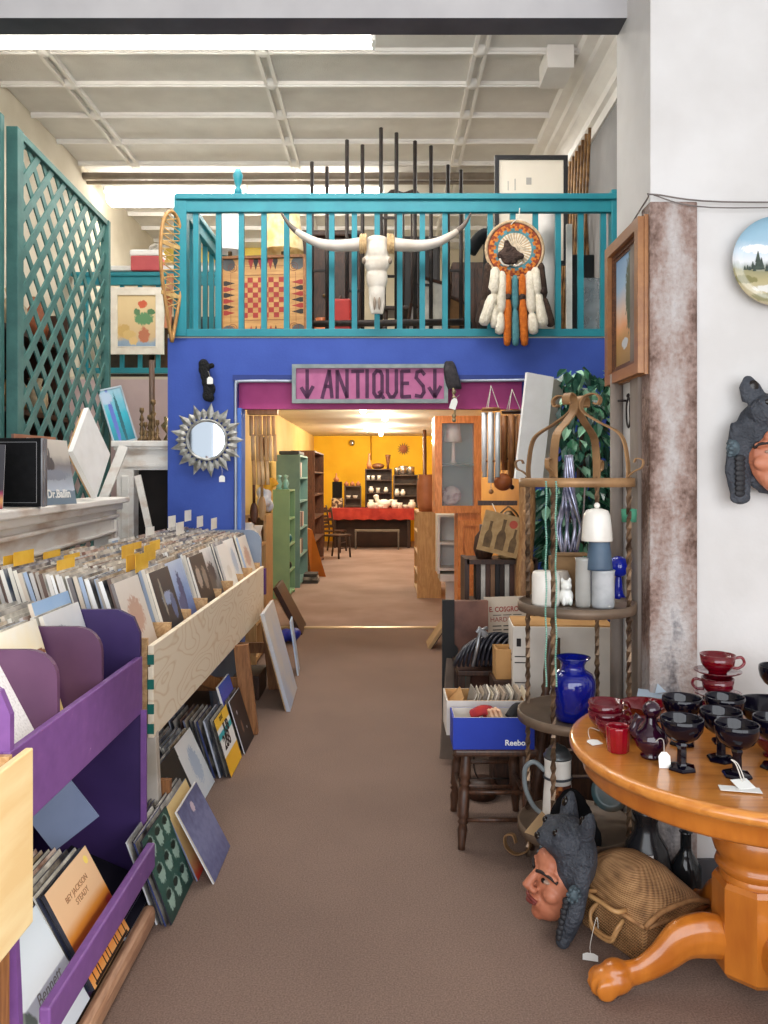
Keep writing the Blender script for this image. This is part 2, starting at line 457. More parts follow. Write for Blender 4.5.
structure('column', MB().box((1.1125, 3.13, 1.335), (.185, .105, 2.67), bev=.006), g.m)
M_cladside = mat('column_side', (150, 140, 132), .7, c2=(118, 104, 94), scale=7, bump=.3, stretch=(1, 1, .3))
structure('trim_9', MB().box((1.022, 3.235, 1.3), (.03, .10, 2.6)), M_cladside)
structure('trim_10', MB().tube([(1.005, 3.47, 0), (1.005, 3.47, 2.05)], .028, 12).tube([(1.015, 3.535, 0), (1.015, 3.535, 2.05)], .02, 10), M_cladside)

# ceiling fluorescents
M_tube = mat('lit_tube', (255, 250, 240), .4, emit=14)
M_fix = mat('fixture_white', (240, 240, 238), .5, c2=(230, 230, 228))
def fluorescent(label, x0, x1, y, z, group='fluorescent ceiling lights', big=0):
    t = thing('fluorescent_light', label, 'ceiling light', ((x0 + x1) / 2, y, z), group=group); L = x1 - x0
    b = MB(); b.box((0, 0, .05), (L, .16, .05), bev=.01)
    for s in (-1, 1): b.box((s * (L / 2 - .02), 0, .01), (.03, .15, .05))
    b.build('housing', M_fix, t)
    for s in (-1, 1):
        MB().tube([(-L / 2 + .03, s * .045, 0), (L / 2 - .03, s * .045, 0)], .019, 10).build('tube', M_tube, t)
    if big: MB().box((0, 0, -.085), (L - .08, .22, .17), bev=.05).build('tube_glare', M_tube, t)  # glowing box shaped like the blown-out glare of several tubes
    for s in (-.35, .35):
        MB().bar((s * L, 0, .07), (s * L, 0, 5.2 - z), .02, .02).build('hanger', M_fix, t)
fluorescent('long fluorescent light just behind the dark beam, highest in view', -3.3, -.08, 6.28, 5.03)
fluorescent('bright fluorescent light in a row across the loft, above the painting of flowers', -3.4, -1.72, 9.62, 5.06, big=1)
fluorescent('bright fluorescent light in a row across the loft, above the folded white cloth', -1.68, -.02, 9.62, 5.06, big=1)
for (x, y, z, sx_, e) in ((-1.7, 6.3, 4.95, 3.0, 45), (-1.6, 9.62, 4.8, 3.2, 50), (.6, 8.2, 5.0, 2, 35)):
    la = bpy.data.lights.new('loft_light', 'AREA'); la.shape = 'RECTANGLE'; la.size = sx_; la.size_y = .25; la.energy = e; la.color = (1, .97, .92)
    o = bpy.data.objects.new('loft_light', la); COL.objects.link(o); o.location = (x, y, z)

# cable strung over the column, conduit on the blue wall
M_wire = mat('grey_wire', (120, 112, 108), .6, c2=(100, 95, 92))
tag(MB().tube(spline([(1.022, 3.46, 2.63), (1.012, 3.09, 2.68), (1.03, 3.06, 2.69), (1.3, 3.07, 2.665), (2.1, 3.08, 2.67)], 6), .0035, 6)
    .tube(spline([(1.03, 3.065, 2.69), (1.25, 3.06, 2.64), (1.9, 3.075, 2.655)], 6), .0025, 6).build('cable', M_wire),
    'thin grey cable strung across the top of the clad column', 'cable')
M_cond = mat('conduit', (170, 178, 192), .4, .5, c2=(150, 158, 175))
zc = at(0, 381, 6.16).z
tag(MB().tube(spline([(-1.165, 6.17, .05), (-1.165, 6.17, 1.6), (-1.165, 6.17, zc - .06), (-1.15, 6.17, zc - .015), (-1.11, 6.17, zc), (-.72, 6.17, zc)], 5), .012, 8)
    .tube([(.47, 6.17, zc), (1.2, 6.17, zc + .01), (1.7, 6.17, zc + .01)], .012, 8).build('conduit_pipe', M_cond),
    'slim metal conduit running up the blue wall and over the opening', 'pipe')

# ---------------------------------------------------------------- teal railings of the loft
def railing(label, p0, p1, z0, z1, pitch, first=.1, posts=(0, 1), post_w=.09, post_up=(0, 0)):
    p0, p1 = Vector(p0), Vector(p1); d = (p1 - p0); L = d.length; a = math.atan2(d.y, d.x)
    t = thing('balcony_railing', label, 'railing', (p0.x, p0.y, z0), a)
    h = z1 - z0
    b = MB(); b.box((L / 2, 0, h - .02), (L + .06, .14, .045), bev=.006); b.box((L / 2, -.02, h - .085), (L, .05, .10), bev=.004); b.build('top_rail', M_teal, t)
    MB().box((L / 2, 0, .03), (L, .07, .06), bev=.004).build('bottom_rail', M_teal, t)
    for e, q in enumerate((0, L)):
        if e in posts: MB().box((q, 0, (h + post_up[e]) / 2), (post_w, post_w, h + post_up[e] - .001), bev=.005).build('post', M_teal, t)
    x = first
    while x < L - .05:
        MB().box((x, 0, (h - .04) / 2 + .02), (.042, .038, h - .12)).build('baluster', M_teal, t); x += pitch
    return t
x0 = at(181, 0, 6.2).x
railing('long teal railing across the front of the loft, above the purple sign', (x0, 6.22, 0), (1.80, 6.22, 0), 2.70, 3.80, .1765, first=.115, post_w=.1, post_up=(0, .04))
railing('teal railing running back along the left side of the loft', (x0 - .02, 6.36, 0), (x0 - .02, 8.7, 0), 2.72, 3.80, .26, first=.24, posts=(1,))
railing('short teal railing further back, behind the painting of flowers', (-3.45, 8.84, 0), (-1.78, 8.84, 0), 2.76, 3.87, .20, first=.12, posts=(1,))
tag(MB().lathe([(0, 0), (.035, 0), (.03, .04), (.015, .06), (.03, .10), (.04, .15), (.02, .2), (0, .21)], tuple(at(238, 195, 6.22)), 12).build('rail_finial', M_teal),
    'small teal turned finial standing on the top rail', 'finial')
# ================================================================ LEFT SIDE: trellis, mantels, record bins
M_trel = mat('trellis_green', (68, 114, 108), .55, c2=(56, 98, 94), scale=8, bump=.15)
def lattice(mb, u0, u1, w0, w1, pitch, width, thick, axis='Y', x=0):
    for s in (-1, 1):
        c = -(w1 - w0) if s > 0 else 0.0
        c0 = (u0 - w1) if s > 0 else (u0 + w0); c1 = (u1 - w0) if s > 0 else (u1 + w1)
        k = c0 + pitch * .4
        while k < c1:
            # line u - s*w = k clipped to the rectangle
            if s > 0: ua, ub = max(u0, k + w0), min(u1, k + w1)
            else: ua, ub = max(u0, k - w1), min(u1, k - w0)
            if ub - ua > .02:
                wa, wb = (ua - k, ub - k) if s > 0 else (k - ua, k - ub)
                off = x + s * thick * .5
                A, B = (off, ua, wa), (off, ub, wb)
                mb.bar(A, B, thick, width, up=(0, -s, 1) if s > 0 else (0, 1, 1))
            k += pitch
    return mb
def trellis(label, p0, p1, z0, z1):
    p0, p1 = Vector(p0), Vector(p1); d = p1 - p0; L = d.length
    t = thing('garden_trellis', label, 'trellis', (p0.x, p0.y, z0), math.atan2(d.y, d.x) - pi / 2); h = z1 - z0
    lattice(MB(), .03, L - .03, .03, h - .03, .23, .053, .009).build('lattice', M_trel, t)
    for q in (0, L): MB().box((0, q, h / 2), (.07, .09 if q == 0 else .05, h), bev=.004).build('post', M_trel, t)
    for q in (.02, h - .02): MB().box((0, L / 2, q), (.05, L, .045), bev=.004).build('rail', M_trel, t)
trellis('large teal wooden trellis panel standing behind the mantel', (-2.265, 4.86, 0), (-2.325, 6.6, 0), .3, 3.73)
trellis('teal trellis panel at the very edge, joined on in front of the large one', (-2.36, 3.1, 0), (-2.33, 4.765, 0), .3, 3.78)
M_darkwood = wood('dark_stained_wood', (74, 44, 28), (44, 26, 17), 4, (6, 6, 1))
# shelving and stock behind the trellis
t = thing('shelf_rack', 'dark shelf rack seen through the holes of the teal trellis', 'shelf', (-3.0, 5.6, 0))
for q in (-1.3, 0, 1.3): MB().box((0, q, 1.5), (.5, .04, 3.0)).build('upright', M_darkwood, t)
for z in (.25, .9, 1.5, 2.1, 2.7): MB().box((0, 0, z), (.5, 2.6, .04)).build('shelf', M_darkwood, t)
MB().box((-.26, 0, 1.5), (.02, 2.62, 3.0)).build('back_panel', M_darkwood, t)
cols = [((176, 128, 70), 'tan'), ((206, 184, 150), 'cream'), ((150, 80, 44), 'rust'), ((60, 66, 78), 'slate'), ((186, 150, 100), 'straw')]
rows = {.92: 'second', 1.52: 'third', 2.12: 'fourth', 2.72: 'top'}
for z, rw in rows.items():
    for k, y in enumerate((4.55, 5.0, 5.35, 5.9, 6.3, 6.7)):
        c, cn = cols[(k + int(z * 10)) % 5]; hh = .22 + .2 * rnd.random(); r = .09 + .04 * rnd.random()
        prof = [(0, 0), (r * .7, 0), (r, hh * .35), (r * .95, hh * .6), (r * .45, hh * .82), (r * .6, hh), (r * .5, hh), (0, hh * .9)]
        tag(MB().lathe(prof, (-2.95, y, z + .004), 14).build('pot', mat('pot_' + cn, c, .6, c2=tuple(int(v * .75) for v in c), scale=12)),
            'earthy pot on the dark shelf rack behind the teal trellis', 'pot', 'pots on the rack behind the trellis')

# ---- white distressed mantels
M_mantel = mat('distressed_white', (236, 231, 224), .65, c2=(190, 158, 130), scale=3.5, thr=(.5, .8), bump=.2, stretch=(1.5, .6, 2.5))
M_mantelside = mat('bare_mantel_wood', (176, 148, 128), .7, c2=(150, 122, 104), scale=5)
A, B2 = Vector((-1.627, 3.07, 0)), Vector((-1.96, 5.92, 0)); d = B2 - A; L = d.length
t = thing('fireplace_mantel', 'long white distressed mantel shelf behind the records, carrying album sleeves', 'mantel', tuple(A), math.atan2(d.y, d.x) - pi / 2)
MB().box((-.08, L / 2, 1.44), (.26, L + .04, .04), bev=.008).build('shelf', M_mantel, t)
b = MB(); b.box((-.09, L / 2, 1.395), (.19, L, .05), bev=.01); b.box((-.10, L / 2, 1.30), (.12, L, .22), bev=.004); b.box((-.09, L / 2, 1.325), (.16, L - .1, .022), bev=.006); b.box((-.09, L / 2, 1.215), (.15, L - .2, .02), bev=.006)
b.build('frieze', [M_mantel], t)
for q in (.09, L - .09):
    xo = -.05 if q < 1 else 0; b = MB(); b.box((-.10 + xo, q, .65), (.13, .17, 1.3), bev=.006); b.box((-.09 + xo, q, .7), (.15, .07, 1.2), bev=.01); b.box((-.10 + xo, q, .07), (.17, .2, .14), bev=.006)
    b.build('leg', M_mantel, t)
# the taller mantel behind, facing the room
t = thing('fireplace_mantel', 'taller white distressed mantel beside the blue wall, carrying brass pieces', 'mantel', (-1.96, 6.5, 0))
MB().box((.0, 0, 1.875), (.50, .22, .05), bev=.008).build('shelf', M_mantel, t)
b = MB(); b.box((0, .0, 1.76), (.46, .13, .19), bev=.004); b.box((0, -.01, 1.84), (.47, .17, .03), bev=.008); b.box((.02, -.06, 1.70), (.36, .03, .02)); b.build('frieze', M_mantel, t)
for q, w in ((-.15, .14), (.25, .10)):
    b = MB(); b.box((q, 0, .835), (w, .13, 1.67), bev=.005); b.box((q, -.06, .87), (w * .45, .03, 1.5), bev=.008); b.build('leg', M_mantel, t)
MB().box((.05, .09, .85), (.42, .02, 1.66)).build('back_panel', mat('opening_shade', (24, 20, 20), .8, c2=(34, 28, 26)), t)  # black sheet added for the darkness of the mantel opening
tag(MB().bar((-1.985, 6.36, 1.62), (-1.83, 6.3, 1.0), .05, .02, up=(0, 1, 0)).build('painted_board', M_mantel), 'white painted board leaning in the opening of the taller mantel', 'board')
tag(MB().bar(at(95, 520, 6.02), at(124, 446, 6.1), .07, .02, up=(0, 1, 0)).build('painted_board', M_mantel), 'pale board leaning between the two white mantels', 'board')
tag(MB().bar((-2.3, 6.75, .0), (-2.15, 6.75, 1.5), .05, .05).build('wood_post', M_mantelside), 'bare wood post behind the taller mantel', 'post')

# ---- record sleeves
PAPER = [(242, 238, 228), (226, 218, 204), (238, 230, 214), (250, 248, 244), (180, 170, 158), (222, 206, 186), (234, 228, 220), (130, 122, 120), (242, 236, 224), (206, 200, 194), (112, 90, 80), (234, 228, 212), (170, 186, 210), (252, 250, 248)]
M_edge = per_object('sleeve_edges', PAPER, .6)
M_edge_dark = per_object('sleeve_edges_dark', [(40, 40, 52), (70, 74, 96), (120, 126, 150), (28, 26, 34), (180, 186, 200), (58, 52, 50), (210, 212, 216), (52, 62, 110)], .5)
M_cov = per_object('sleeve_fronts', [(200, 196, 190), (60, 60, 70), (180, 150, 110), (210, 206, 196), (110, 130, 160), (150, 90, 70), (224, 220, 210), (50, 44, 44)], .4, 4)
_lpm = {}
def record(x, y, z, lean, label, group=None, front=None, edge=None, th=.014, rz=0, size=.315, hgt=None):
    "a sleeve standing at x, y, z (foot, middle), leaning back from the aisle"
    front = front or M_cov; edge = edge or M_edge; key = (front.name, edge.name, th, size)
    if key not in _lpm:
        b = MB().box((-th / 2, 0, size / 2), (th, size, size)); b.mi[1] = 1
        o = b.build('record_sleeve', [edge, front], at_base=False); _lpm[key] = o
    else:
        o = _lpm[key].copy(); COL.objects.link(o)
    if 'group' in o: del o['group']
    o.location = (x, y, z); o.rotation_euler = (0, -lean, rz)
    tag(o, label, 'record', group)
    return o
G = lambda n, *a, **k: art('cover_' + n, *a, **k)
C_bird = G('bird', [(0, (44, 46, 54)), (1, (60, 62, 68))], [(.55, .55, .28, .10, (150, 170, 205)), (.35, .6, .05, .3, (150, 150, 140)), (.75, .4, .12, .2, (90, 110, 150))], nscale=6, dist=.2)
C_tree = G('bluetree', [(0, (70, 92, 150)), (.4, (120, 150, 205)), (1, (196, 214, 240))], [(.5, .45, .14, .36, (70, 84, 130)), (.35, .3, .2, .14, (84, 96, 140))], nscale=4)
C_group = G('group', [(0, (30, 30, 34)), (1, (60, 58, 60))], [(.3, .6, .15, .2, (170, 160, 150)), (.7, .55, .15, .22, (140, 130, 120))])
C_rock = G('rock', [(0, (70, 66, 66)), (.45, (150, 150, 150)), (1, (236, 236, 236))], [(.5, .5, .3, .22, (70, 70, 76)), (.3, .3, .3, .2, (90, 86, 84))])
C_white = G('white', [(0, (232, 230, 226)), (1, (248, 246, 242))], [(.5, .4, .2, .15, (226, 222, 215))], dist=.1)
C_pale = G('pale', [(0, (220, 205, 190)), (1, (240, 232, 222))], [(.5, .5, .3, .25, (206, 170, 150))])
C_sketch = G('sketch', [(0, (120, 140, 150)), (.35, (180, 200, 216)), (.55, (236, 240, 242)), (1, (246, 246, 246))], [(.35, .75, .14, .08, (180, 184, 190)), (.6, .35, .3, .08, (96, 116, 130)), (.45, .5, .05, .2, (130, 170, 214))], dist=.3)
C_sky = G('skyart', [(0, (150, 110, 84)), (.3, (190, 210, 236)), (1, (160, 196, 236))], [(.4, .45, .1, .1, (60, 90, 60))])
C_gold = G('goldart', [(0, (240, 214, 140)), (.7, (250, 236, 200)), (1, (252, 246, 230))], [(.5, .35, .3, .25, (224, 178, 60)), (.5, .62, .36, .1, (208, 184, 140)), (.8, .65, .2, .05, (150, 100, 70))])
C_dot = G('dots', [(0, (240, 240, 240)), (1, (252, 252, 252))], [(.2, .3, .015, .02, (120, 116, 120)), (.4, .5, .015, .02, (120, 116, 120)), (.6, .35, .015, .02, (120, 116, 120)), (.3, .7, .015, .02, (120, 116, 120)), (.75, .6, .015, .02, (120, 116, 120))], dist=.05, fine=.25)
C_green = G('faces', [(0, (30, 60, 54)), (.5, (50, 92, 82)), (1, (40, 76, 68))], [(u + .02, v, .11, .12, (150, 178, 164)) for u in (.2, .5, .8) for v in (.2, .52, .84)] + [(u, v + .06, .09, .05, (20, 40, 36)) for u in (.2, .5, .8) for v in (.2, .52, .84)], nscale=7)
C_storm = G('storm', [(0, (90, 92, 130)), (.5, (120, 124, 160)), (1, (84, 88, 124))], [(.5, .85, .07, .07, (200, 180, 190))], nscale=9, dist=.5)
C_frost = G('frost', [(0, (206, 214, 222)), (1, (246, 246, 244))], [(.55, .5, .22, .3, (184, 198, 216))], nscale=6)
C_night = G('night', [(0, (26, 40, 40)), (1, (36, 44, 44))], [(.6, .55, .05, .05, (220, 150, 110)), (.4, .35, .2, .2, (60, 80, 76))])
C_black = G('black', [(0, (22, 20, 24)), (1, (36, 34, 38))], [(.4, .4, .06, .12, (130, 96, 80)), (.7, .3, .03, .03, (210, 210, 220)), (.3, .7, .04, .04, (200, 200, 210))])
C_violet = G('violet', [(0, (196, 96, 150)), (.5, (96, 76, 170)), (1, (52, 92, 190))], nscale=3)
C_straw = G('straw', [(0, (190, 40, 34)), (.3, (200, 160, 110)), (1, (222, 196, 140))], nscale=3)
C_yellow = G('yellow', [(0, (248, 190, 40)), (.32, (246, 186, 36)), (.34, (246, 246, 244)), (.62, (246, 246, 244)), (.64, (40, 176, 186)), (.72, (40, 176, 186)), (.74, (246, 246, 244)), (.80, (246, 246, 244)), (.82, (248, 200, 60)), (1, (248, 200, 60))], dist=.0)
C_sunset = G('sunset', [(0, (236, 176, 110)), (.12, (226, 140, 60)), (.3, (176, 84, 24)), (.42, (160, 70, 18)), (.5, (208, 134, 50)), (.6, (222, 180, 140)), (1, (226, 190, 152))], [(.92, .3, .1, .16, (150, 40, 40)), (.88, .9, .04, .04, (240, 214, 110))], nscale=1.5, dist=.03)
C_port = G('portrait', [(0, (206, 214, 226)), (.45, (224, 232, 240)), (1, (206, 218, 230))], [(.12, .35, .16, .12, (120, 132, 124)), (.1, .2, .07, .06, (30, 30, 34))], nscale=2, dist=.1)
C_city = G('city', [(0, (120, 140, 156)), (.2, (120, 140, 156)), (.22, (196, 206, 220)), (.45, (150, 156, 166)), (.6, (140, 136, 136)), (.75, (206, 198, 186)), (1, (222, 214, 202))], [(.45, .62, .12, .12, (96, 92, 92)), (.46, .74, .025, .12, (110, 104, 100)), (.5, .45, .4, .08, (140, 146, 158))], nscale=5, dist=.06)

# ---- pine bin with eight bays of records
M_ply = plywood('pine_plywood', (246, 230, 204), (230, 206, 172), 1.3)
M_pine = wood('pine_board', (214, 178, 130), (184, 142, 96), 3, (8, 1, 8))
M_pineleg = wood('pine_leg', (170, 116, 70), (132, 86, 50), 3, (8, 8, 1))
Y0, NB, P = 3.22, 8, .362
Y1 = Y0 + NB * P
t = thing('record_bin', 'long pine record bin full of sleeves, along the left side', 'record bin', (-1.3, Y0, 0)); ox = 1.3
MB().box((ox - .952, (Y1 - Y0) / 2, .735), (.024, Y1 - Y0, .375), bev=.003).build('front_board', M_ply, t)
MB().box((ox - 1.66, (Y1 - Y0) / 2, .80), (.02, Y1 - Y0, .5)).build('back_board', M_pine, t)
MB().box((ox - 1.30, (Y1 - Y0) / 2, .885), (.70, Y1 - Y0, .02), rot=rotm(0, R(6.5), 0)).build('bottom_board', M_pine, t)
for k in range(NB + 1):
    yk = min(max(k * P, .012), NB * P - .012)
    MB().box((ox - 1.307, yk, .755), (.68, .018, .39)).build('divider', M_pine, t)
M_tape = mat('teal_tape', (34, 116, 104), .5, c2=(30, 104, 94))
for z in (.865, .765, .665, .585): MB().box((ox - .952, .0, z), (.026, .006, .04)).build('tape_mark', M_tape, t)
for y in (.05, 1.75, 2.82):
    for s in (0, 1):
        xa, xb = ((ox - .905, ox - .842), (ox - 1.60, ox - 1.63))[s]
        if y < 1 and s == 0: xa, xb = ox - .985, ox - .96
        MB().bar((xa, y, .56 if s == 0 else .60), (xb, y, 0), .045, .09, up=(1, 0, 0), bev=.003).build('leg', mat('whitened_leg', (206, 196, 184), .6, c2=(180, 168, 152), scale=6) if y < 1 else M_pineleg, t)
    MB().bar((ox - .90, y + .06, .30), (ox - 1.70, y + .06, .30), .03, .08).build('stretcher', M_pineleg, t)
MB().bar((ox - .98, 1.70, .30), (ox - 1.25, 1.05, .62), .03, .07).build('brace', M_pineleg, t)
tag(MB().box((-1.12, 5.50, .265), (.02, .86, .53), rot=rotm(0, -.12, 0)).build('backing_sheet', mat('slate_sheet', (112, 128, 150), .6, c2=(98, 114, 138))), 'slate blue sheet standing under the pine bin', 'sheet')

LEAN = R(17)
fronts = {0: C_pale, 1: C_bird, 2: C_tree, 3: C_group, 4: C_rock, 5: C_white, 6: C_frost, 7: C_pale}
names = {0: 'cream record sleeve fronting the pine bin bay right behind the purple rack', 1: 'black record sleeve with a blue bird picture at the front of the pine bin',
         2: 'pale blue record sleeve with a tree picture at the front of the pine bin', 3: 'dark record sleeve with two faces at the front of the pine bin',
         4: 'record sleeve with a grey rock picture at the front of the pine bin', 5: 'plain white record sleeve at the front of the pine bin',
         6: 'frosty white record sleeve fronting the bay before the last one of the pine bin', 7: 'cream record sleeve at the front of the last bay by the blue wall'}
nrec = 0
for k in range(NB):
    yc = Y0 + (k + .5) * P; n = 24 if k > 1 else 28; x = -.985 - (.0 if k % 2 else .03); zf = lambda q: .868 + .11 * (-q - 1.0)
    for i in range(n):
        lean = LEAN + rnd.uniform(-.025, .025); z = zf(x) + .004 + rnd.uniform(0, .012); y = yc + rnd.uniform(-.012, .012)
        if i == 0: record(x, y, zf(x), LEAN, names[k], None, fronts[k])
        else: record(x, y, z, lean, 'record sleeve packed edge-on in a bay of the pine bin', 'records packed in the pine bin', th=rnd.choice((.008, .012, .016)) if k > 1 else .0165)
        x -= rnd.uniform(.018, .0245) if k > 1 else .0195; nrec += 1
M_tab = mat('yellow_card', (244, 196, 66), .5, c2=(236, 182, 46), scale=20, emit=0)
M_tabw = mat('white_card', (236, 234, 228), .5, c2=(226, 222, 214), scale=20)
def tab(px, py, y, label, m, group, w=.19):
    p = at(px, py, y)
    tag(MB().box((0, 0, .04), (.002, w, .08)).build('divider_card', m), label, 'divider card', group).location = (p.x, y, p.z - .022)
for (px, py, y) in ((14, 568, 3.40), (24, 564, 3.44), (52, 563, 3.76), (66, 572, 3.44), (72, 566, 3.76), (56, 584, 3.40), (128, 556, 4.0), (136, 553, 4.35), (150, 556, 4.0), (142, 566, 3.65), (133, 567, 3.65), (155, 551, 4.4)):
    tab(px, py, y, 'yellow divider card standing up between packed record sleeves', M_tab, 'yellow divider cards')
for (px, py, y) in ((114, 548, 4.75), (188, 518, 5.9), (172, 524, 5.6), (200, 524, 5.85), (214, 526, 5.8), (150, 536, 5.2), (180, 531, 5.25)):
    tab(px, py, y, 'white divider card standing up at the far end of the record bin', M_tabw, 'white divider cards')
b = MB(); w, h, r = .30, .40, .09
poly = [(-w, 0), (w, 0), (w, h - r)] + [(w - r + r * cos(a), h - r + r * sin(a)) for a in (R(20), R(45), R(70))] + [(w - r, h), (-w, h)]
b.prism(poly, Matrix.Translation((-1.26, Y1 + .012, .80)), .02)
tag(b.build('bin_end_board', mat('grey_panel', (136, 148, 166), .5, c2=(124, 136, 156))), 'grey rounded panel closing the far end of the record bin', 'panel')
tag(MB().box((-.945, Y1 + .055, .80), (.03, .05, .2)).box((-1.2, Y1 + .055, .70), (.5, .05, .03)).build('purple_tray', mat('purple_dim', (92, 52, 120), .5, c2=(82, 44, 108))), 'end of a purple tray just past the pine bin', 'tray')

# ---- purple two-tier rack
M_pur = mat('purple_paint', (134, 86, 156), .5, c2=(122, 76, 146), scale=5, bump=.1)
g = NT('worn_purple'); tc = g.n('ShaderNodeTexCoord'); nz = g.n('ShaderNodeTexNoise', i_Scale=22, i_Detail=6); g.l(tc.outputs['Object'], nz.inputs['Vector'])
r = g.ramp([(.0, (104, 66, 126)), (.60, (122, 80, 146)), (.70, (130, 86, 150)), (.735, (206, 188, 204))]); g.l(nz.outputs['Fac'], r.inputs[0]); g.l(r.outputs[0], g.b.inputs['Base Color']); g.b.inputs['Roughness'].default_value = .45
M_pur2 = g.m
M_purin = mat('purple_inside', (84, 58, 100), .55, c2=(74, 48, 92), scale=6)  # purple darkened for the shade inside the rack
RY0, RY1 = 1.975, 3.045
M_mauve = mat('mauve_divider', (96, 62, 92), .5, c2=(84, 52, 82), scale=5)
M_purdark = mat('purple_shade', (62, 42, 96), .5, c2=(54, 36, 86), scale=5)  # same purple with the shade of the far end panel put in
t = thing('record_rack', 'purple two-tier record rack with scuffed paint, nearest on the left', 'record rack', (-1.3, RY0, 0)); ox = 1.3; RL = RY1 - RY0
MB().box((ox - .942, RL / 2, .812), (.022, RL, .216), bev=.004).build('upper_lip', M_pur2, t)
MB().box((ox - .848, RL / 2 - .085, .24), (.03, RL - .17, .09), bev=.006).build('lower_bar', M_pur2, t)
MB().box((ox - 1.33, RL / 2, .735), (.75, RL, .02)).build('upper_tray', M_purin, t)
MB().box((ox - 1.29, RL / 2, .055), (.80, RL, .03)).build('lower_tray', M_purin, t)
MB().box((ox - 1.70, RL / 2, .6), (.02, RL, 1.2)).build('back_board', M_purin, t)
def rounded(x0, x1, z0, z1, rr):
    return [(x0, z0), (x1, z0), (x1, z1 - rr)] + [(x1 - rr + rr * cos(R(q)), z1 - rr + rr * sin(R(q))) for q in (15, 30, 45, 60, 75)] + [(x1 - rr, z1), (x0, z1)]
for yk in (RY0 + .005, RY1 - .022):
    b = MB().prism([(ox - 1.7, 0), (ox - .905, 0), (ox - .915, .3), (ox - .935, .72), (ox - .935, 1.01), (ox - .96, 1.07), (ox - 1.02, 1.1), (ox - 1.7, 1.1)], Matrix.Translation((0, yk - RY0, 0)), .022)
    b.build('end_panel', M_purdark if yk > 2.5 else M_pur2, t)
    if yk > 2.5: MB().box((ox - .9185, yk - RY0 - .004, .36), (.022, .010, .72)).build('worn_lit_edge', M_pur2, t)  # edge strip in the lit purple beside the panel coloured for shade
for yk in (2.312, 2.672):
    MB().prism(rounded(ox - 1.69, ox - .955, .74, 1.10, .085), Matrix.Translation((0, yk - RY0, 0)), .02).build('divider', M_mauve, t)
kick = MB().box((-.845, 2.28, .04), (.045, 1.15, .075), bev=.02)
tag(kick.build('floor_board', wood('floor_board_wood', (196, 152, 120), (164, 120, 92), 3, (8, 1, 8))), 'pale round-edged board lying on the floor in front of the purple rack', 'board')
tag(MB().box((-1.13, 2.78, .42), (.20, .006, .16), rot=rotm(0, R(-38), 0)).build('grey_card', mat('grey_blue_card', (124, 138, 172), .6, c2=(116, 130, 164))), 'grey-blue card inside the purple rack under its upper tray', 'card')

# a second pine bin begins nearer than the purple rack
t = thing('record_bin', 'sunlit pine record bin nearest to us, cut by the left edge of the view', 'record bin', (-1.3, .9, 0))
MB().box((.40, .555, .70), (.02, 1.11, .44), bev=.004).build('front_board', mat('sunlit_pine', (250, 226, 176), .5, c2=(240, 206, 150), scale=3, stretch=(6, 1, 6)), t)  # sunlight put into the board colour, paler than the other pine
MB().box((.0, 1.05, .70), (.76, .018, .44)).build('end_board', M_pine, t); MB().box((.0, .012, .70), (.76, .018, .44)).build('end_board', M_pine, t)
MB().box((-.37, .55, .75), (.02, 1.05, .5)).build('back_board', M_pine, t); MB().box((.0, .55, .60), (.74, 1.05, .02)).build('bottom_board', M_pine, t)
for sx in (-.36, .36):
    for y in (.05, 1.0): MB().box((sx, y, .29), (.045, .08, .58)).build('leg', M_pineleg, t)

pk = 'record sleeve packed edge-on in the upper tray of the purple rack'
for (ya, fr, lab, n) in ((2.495, C_gold, 'cream and gold record sleeve standing in the middle bay of the purple rack', 14), (2.86, C_sketch, 'white record sleeve with a sketched skyline in the far bay of the purple rack', 15)):
    x = -1.075
    for i in range(n):
        if i == 0: record(x, ya, .83, R(17), lab, None, fr)
        else: record(x, ya + rnd.uniform(-.012, .012), .82 + rnd.uniform(0, .015), R(17) + rnd.uniform(-.03, .03), pk, 'records packed in the upper purple tray', th=.014)
        x -= .034
record(-1.135, 2.90, .865, R(16), 'sky blue record sleeve rising behind the white sketched one', None, C_sky)
record(-.985, 2.154, .80, R(28), 'white dotted record sleeve leaning in the nearest bay of the purple rack', None, C_dot)
b = MB().prism(rounded(-.06, .06, 0, .25, .05), Matrix.Translation((0, 0, 0)), .004)
o = tag(b.build('plastic_sleeve', mat('cloudy_plastic', (176, 180, 184), .35, c2=(160, 166, 170), alpha=.85)), 'cloudy plastic sleeve standing in the far bay of the purple rack', 'sleeve'); o.location = (-1.045, 2.78, .75); o.rotation_euler = (0, -.25, R(60))
# lower tray
x = -.85
lo = 'record sleeve packed edge-on in the lower tray of the purple rack'
s0 = record(-.853, 2.49, .10, R(28), 'orange sunset record sleeve with dark figures in the lower tray', None, C_sunset, M_edge_dark)
for i in range(1, 17):
    record(-.853 - .021 * i, 2.50 + rnd.uniform(-.015, .02), .08 + rnd.uniform(0, .012), R(28) + rnd.uniform(-.02, .02), lo, 'records packed in the lower purple tray', None, M_edge_dark, th=rnd.choice((.006, .01)))
for i, zz in ((0, .075), (1, .078)):
    record(-.862 - .02 * i, 2.80, zz + .03 * i, R(66), 'black record sleeve half hidden behind the purple lower bar', 'black records behind the lower bar', mat('black_card', (20, 18, 30), .85, c2=(26, 24, 36), spec=.15), M_edge_dark)
record(-.862, 2.16, .085, R(30), 'pale blue record sleeve with a handwritten name nearest in the lower tray', None, C_port, M_edge_dark)
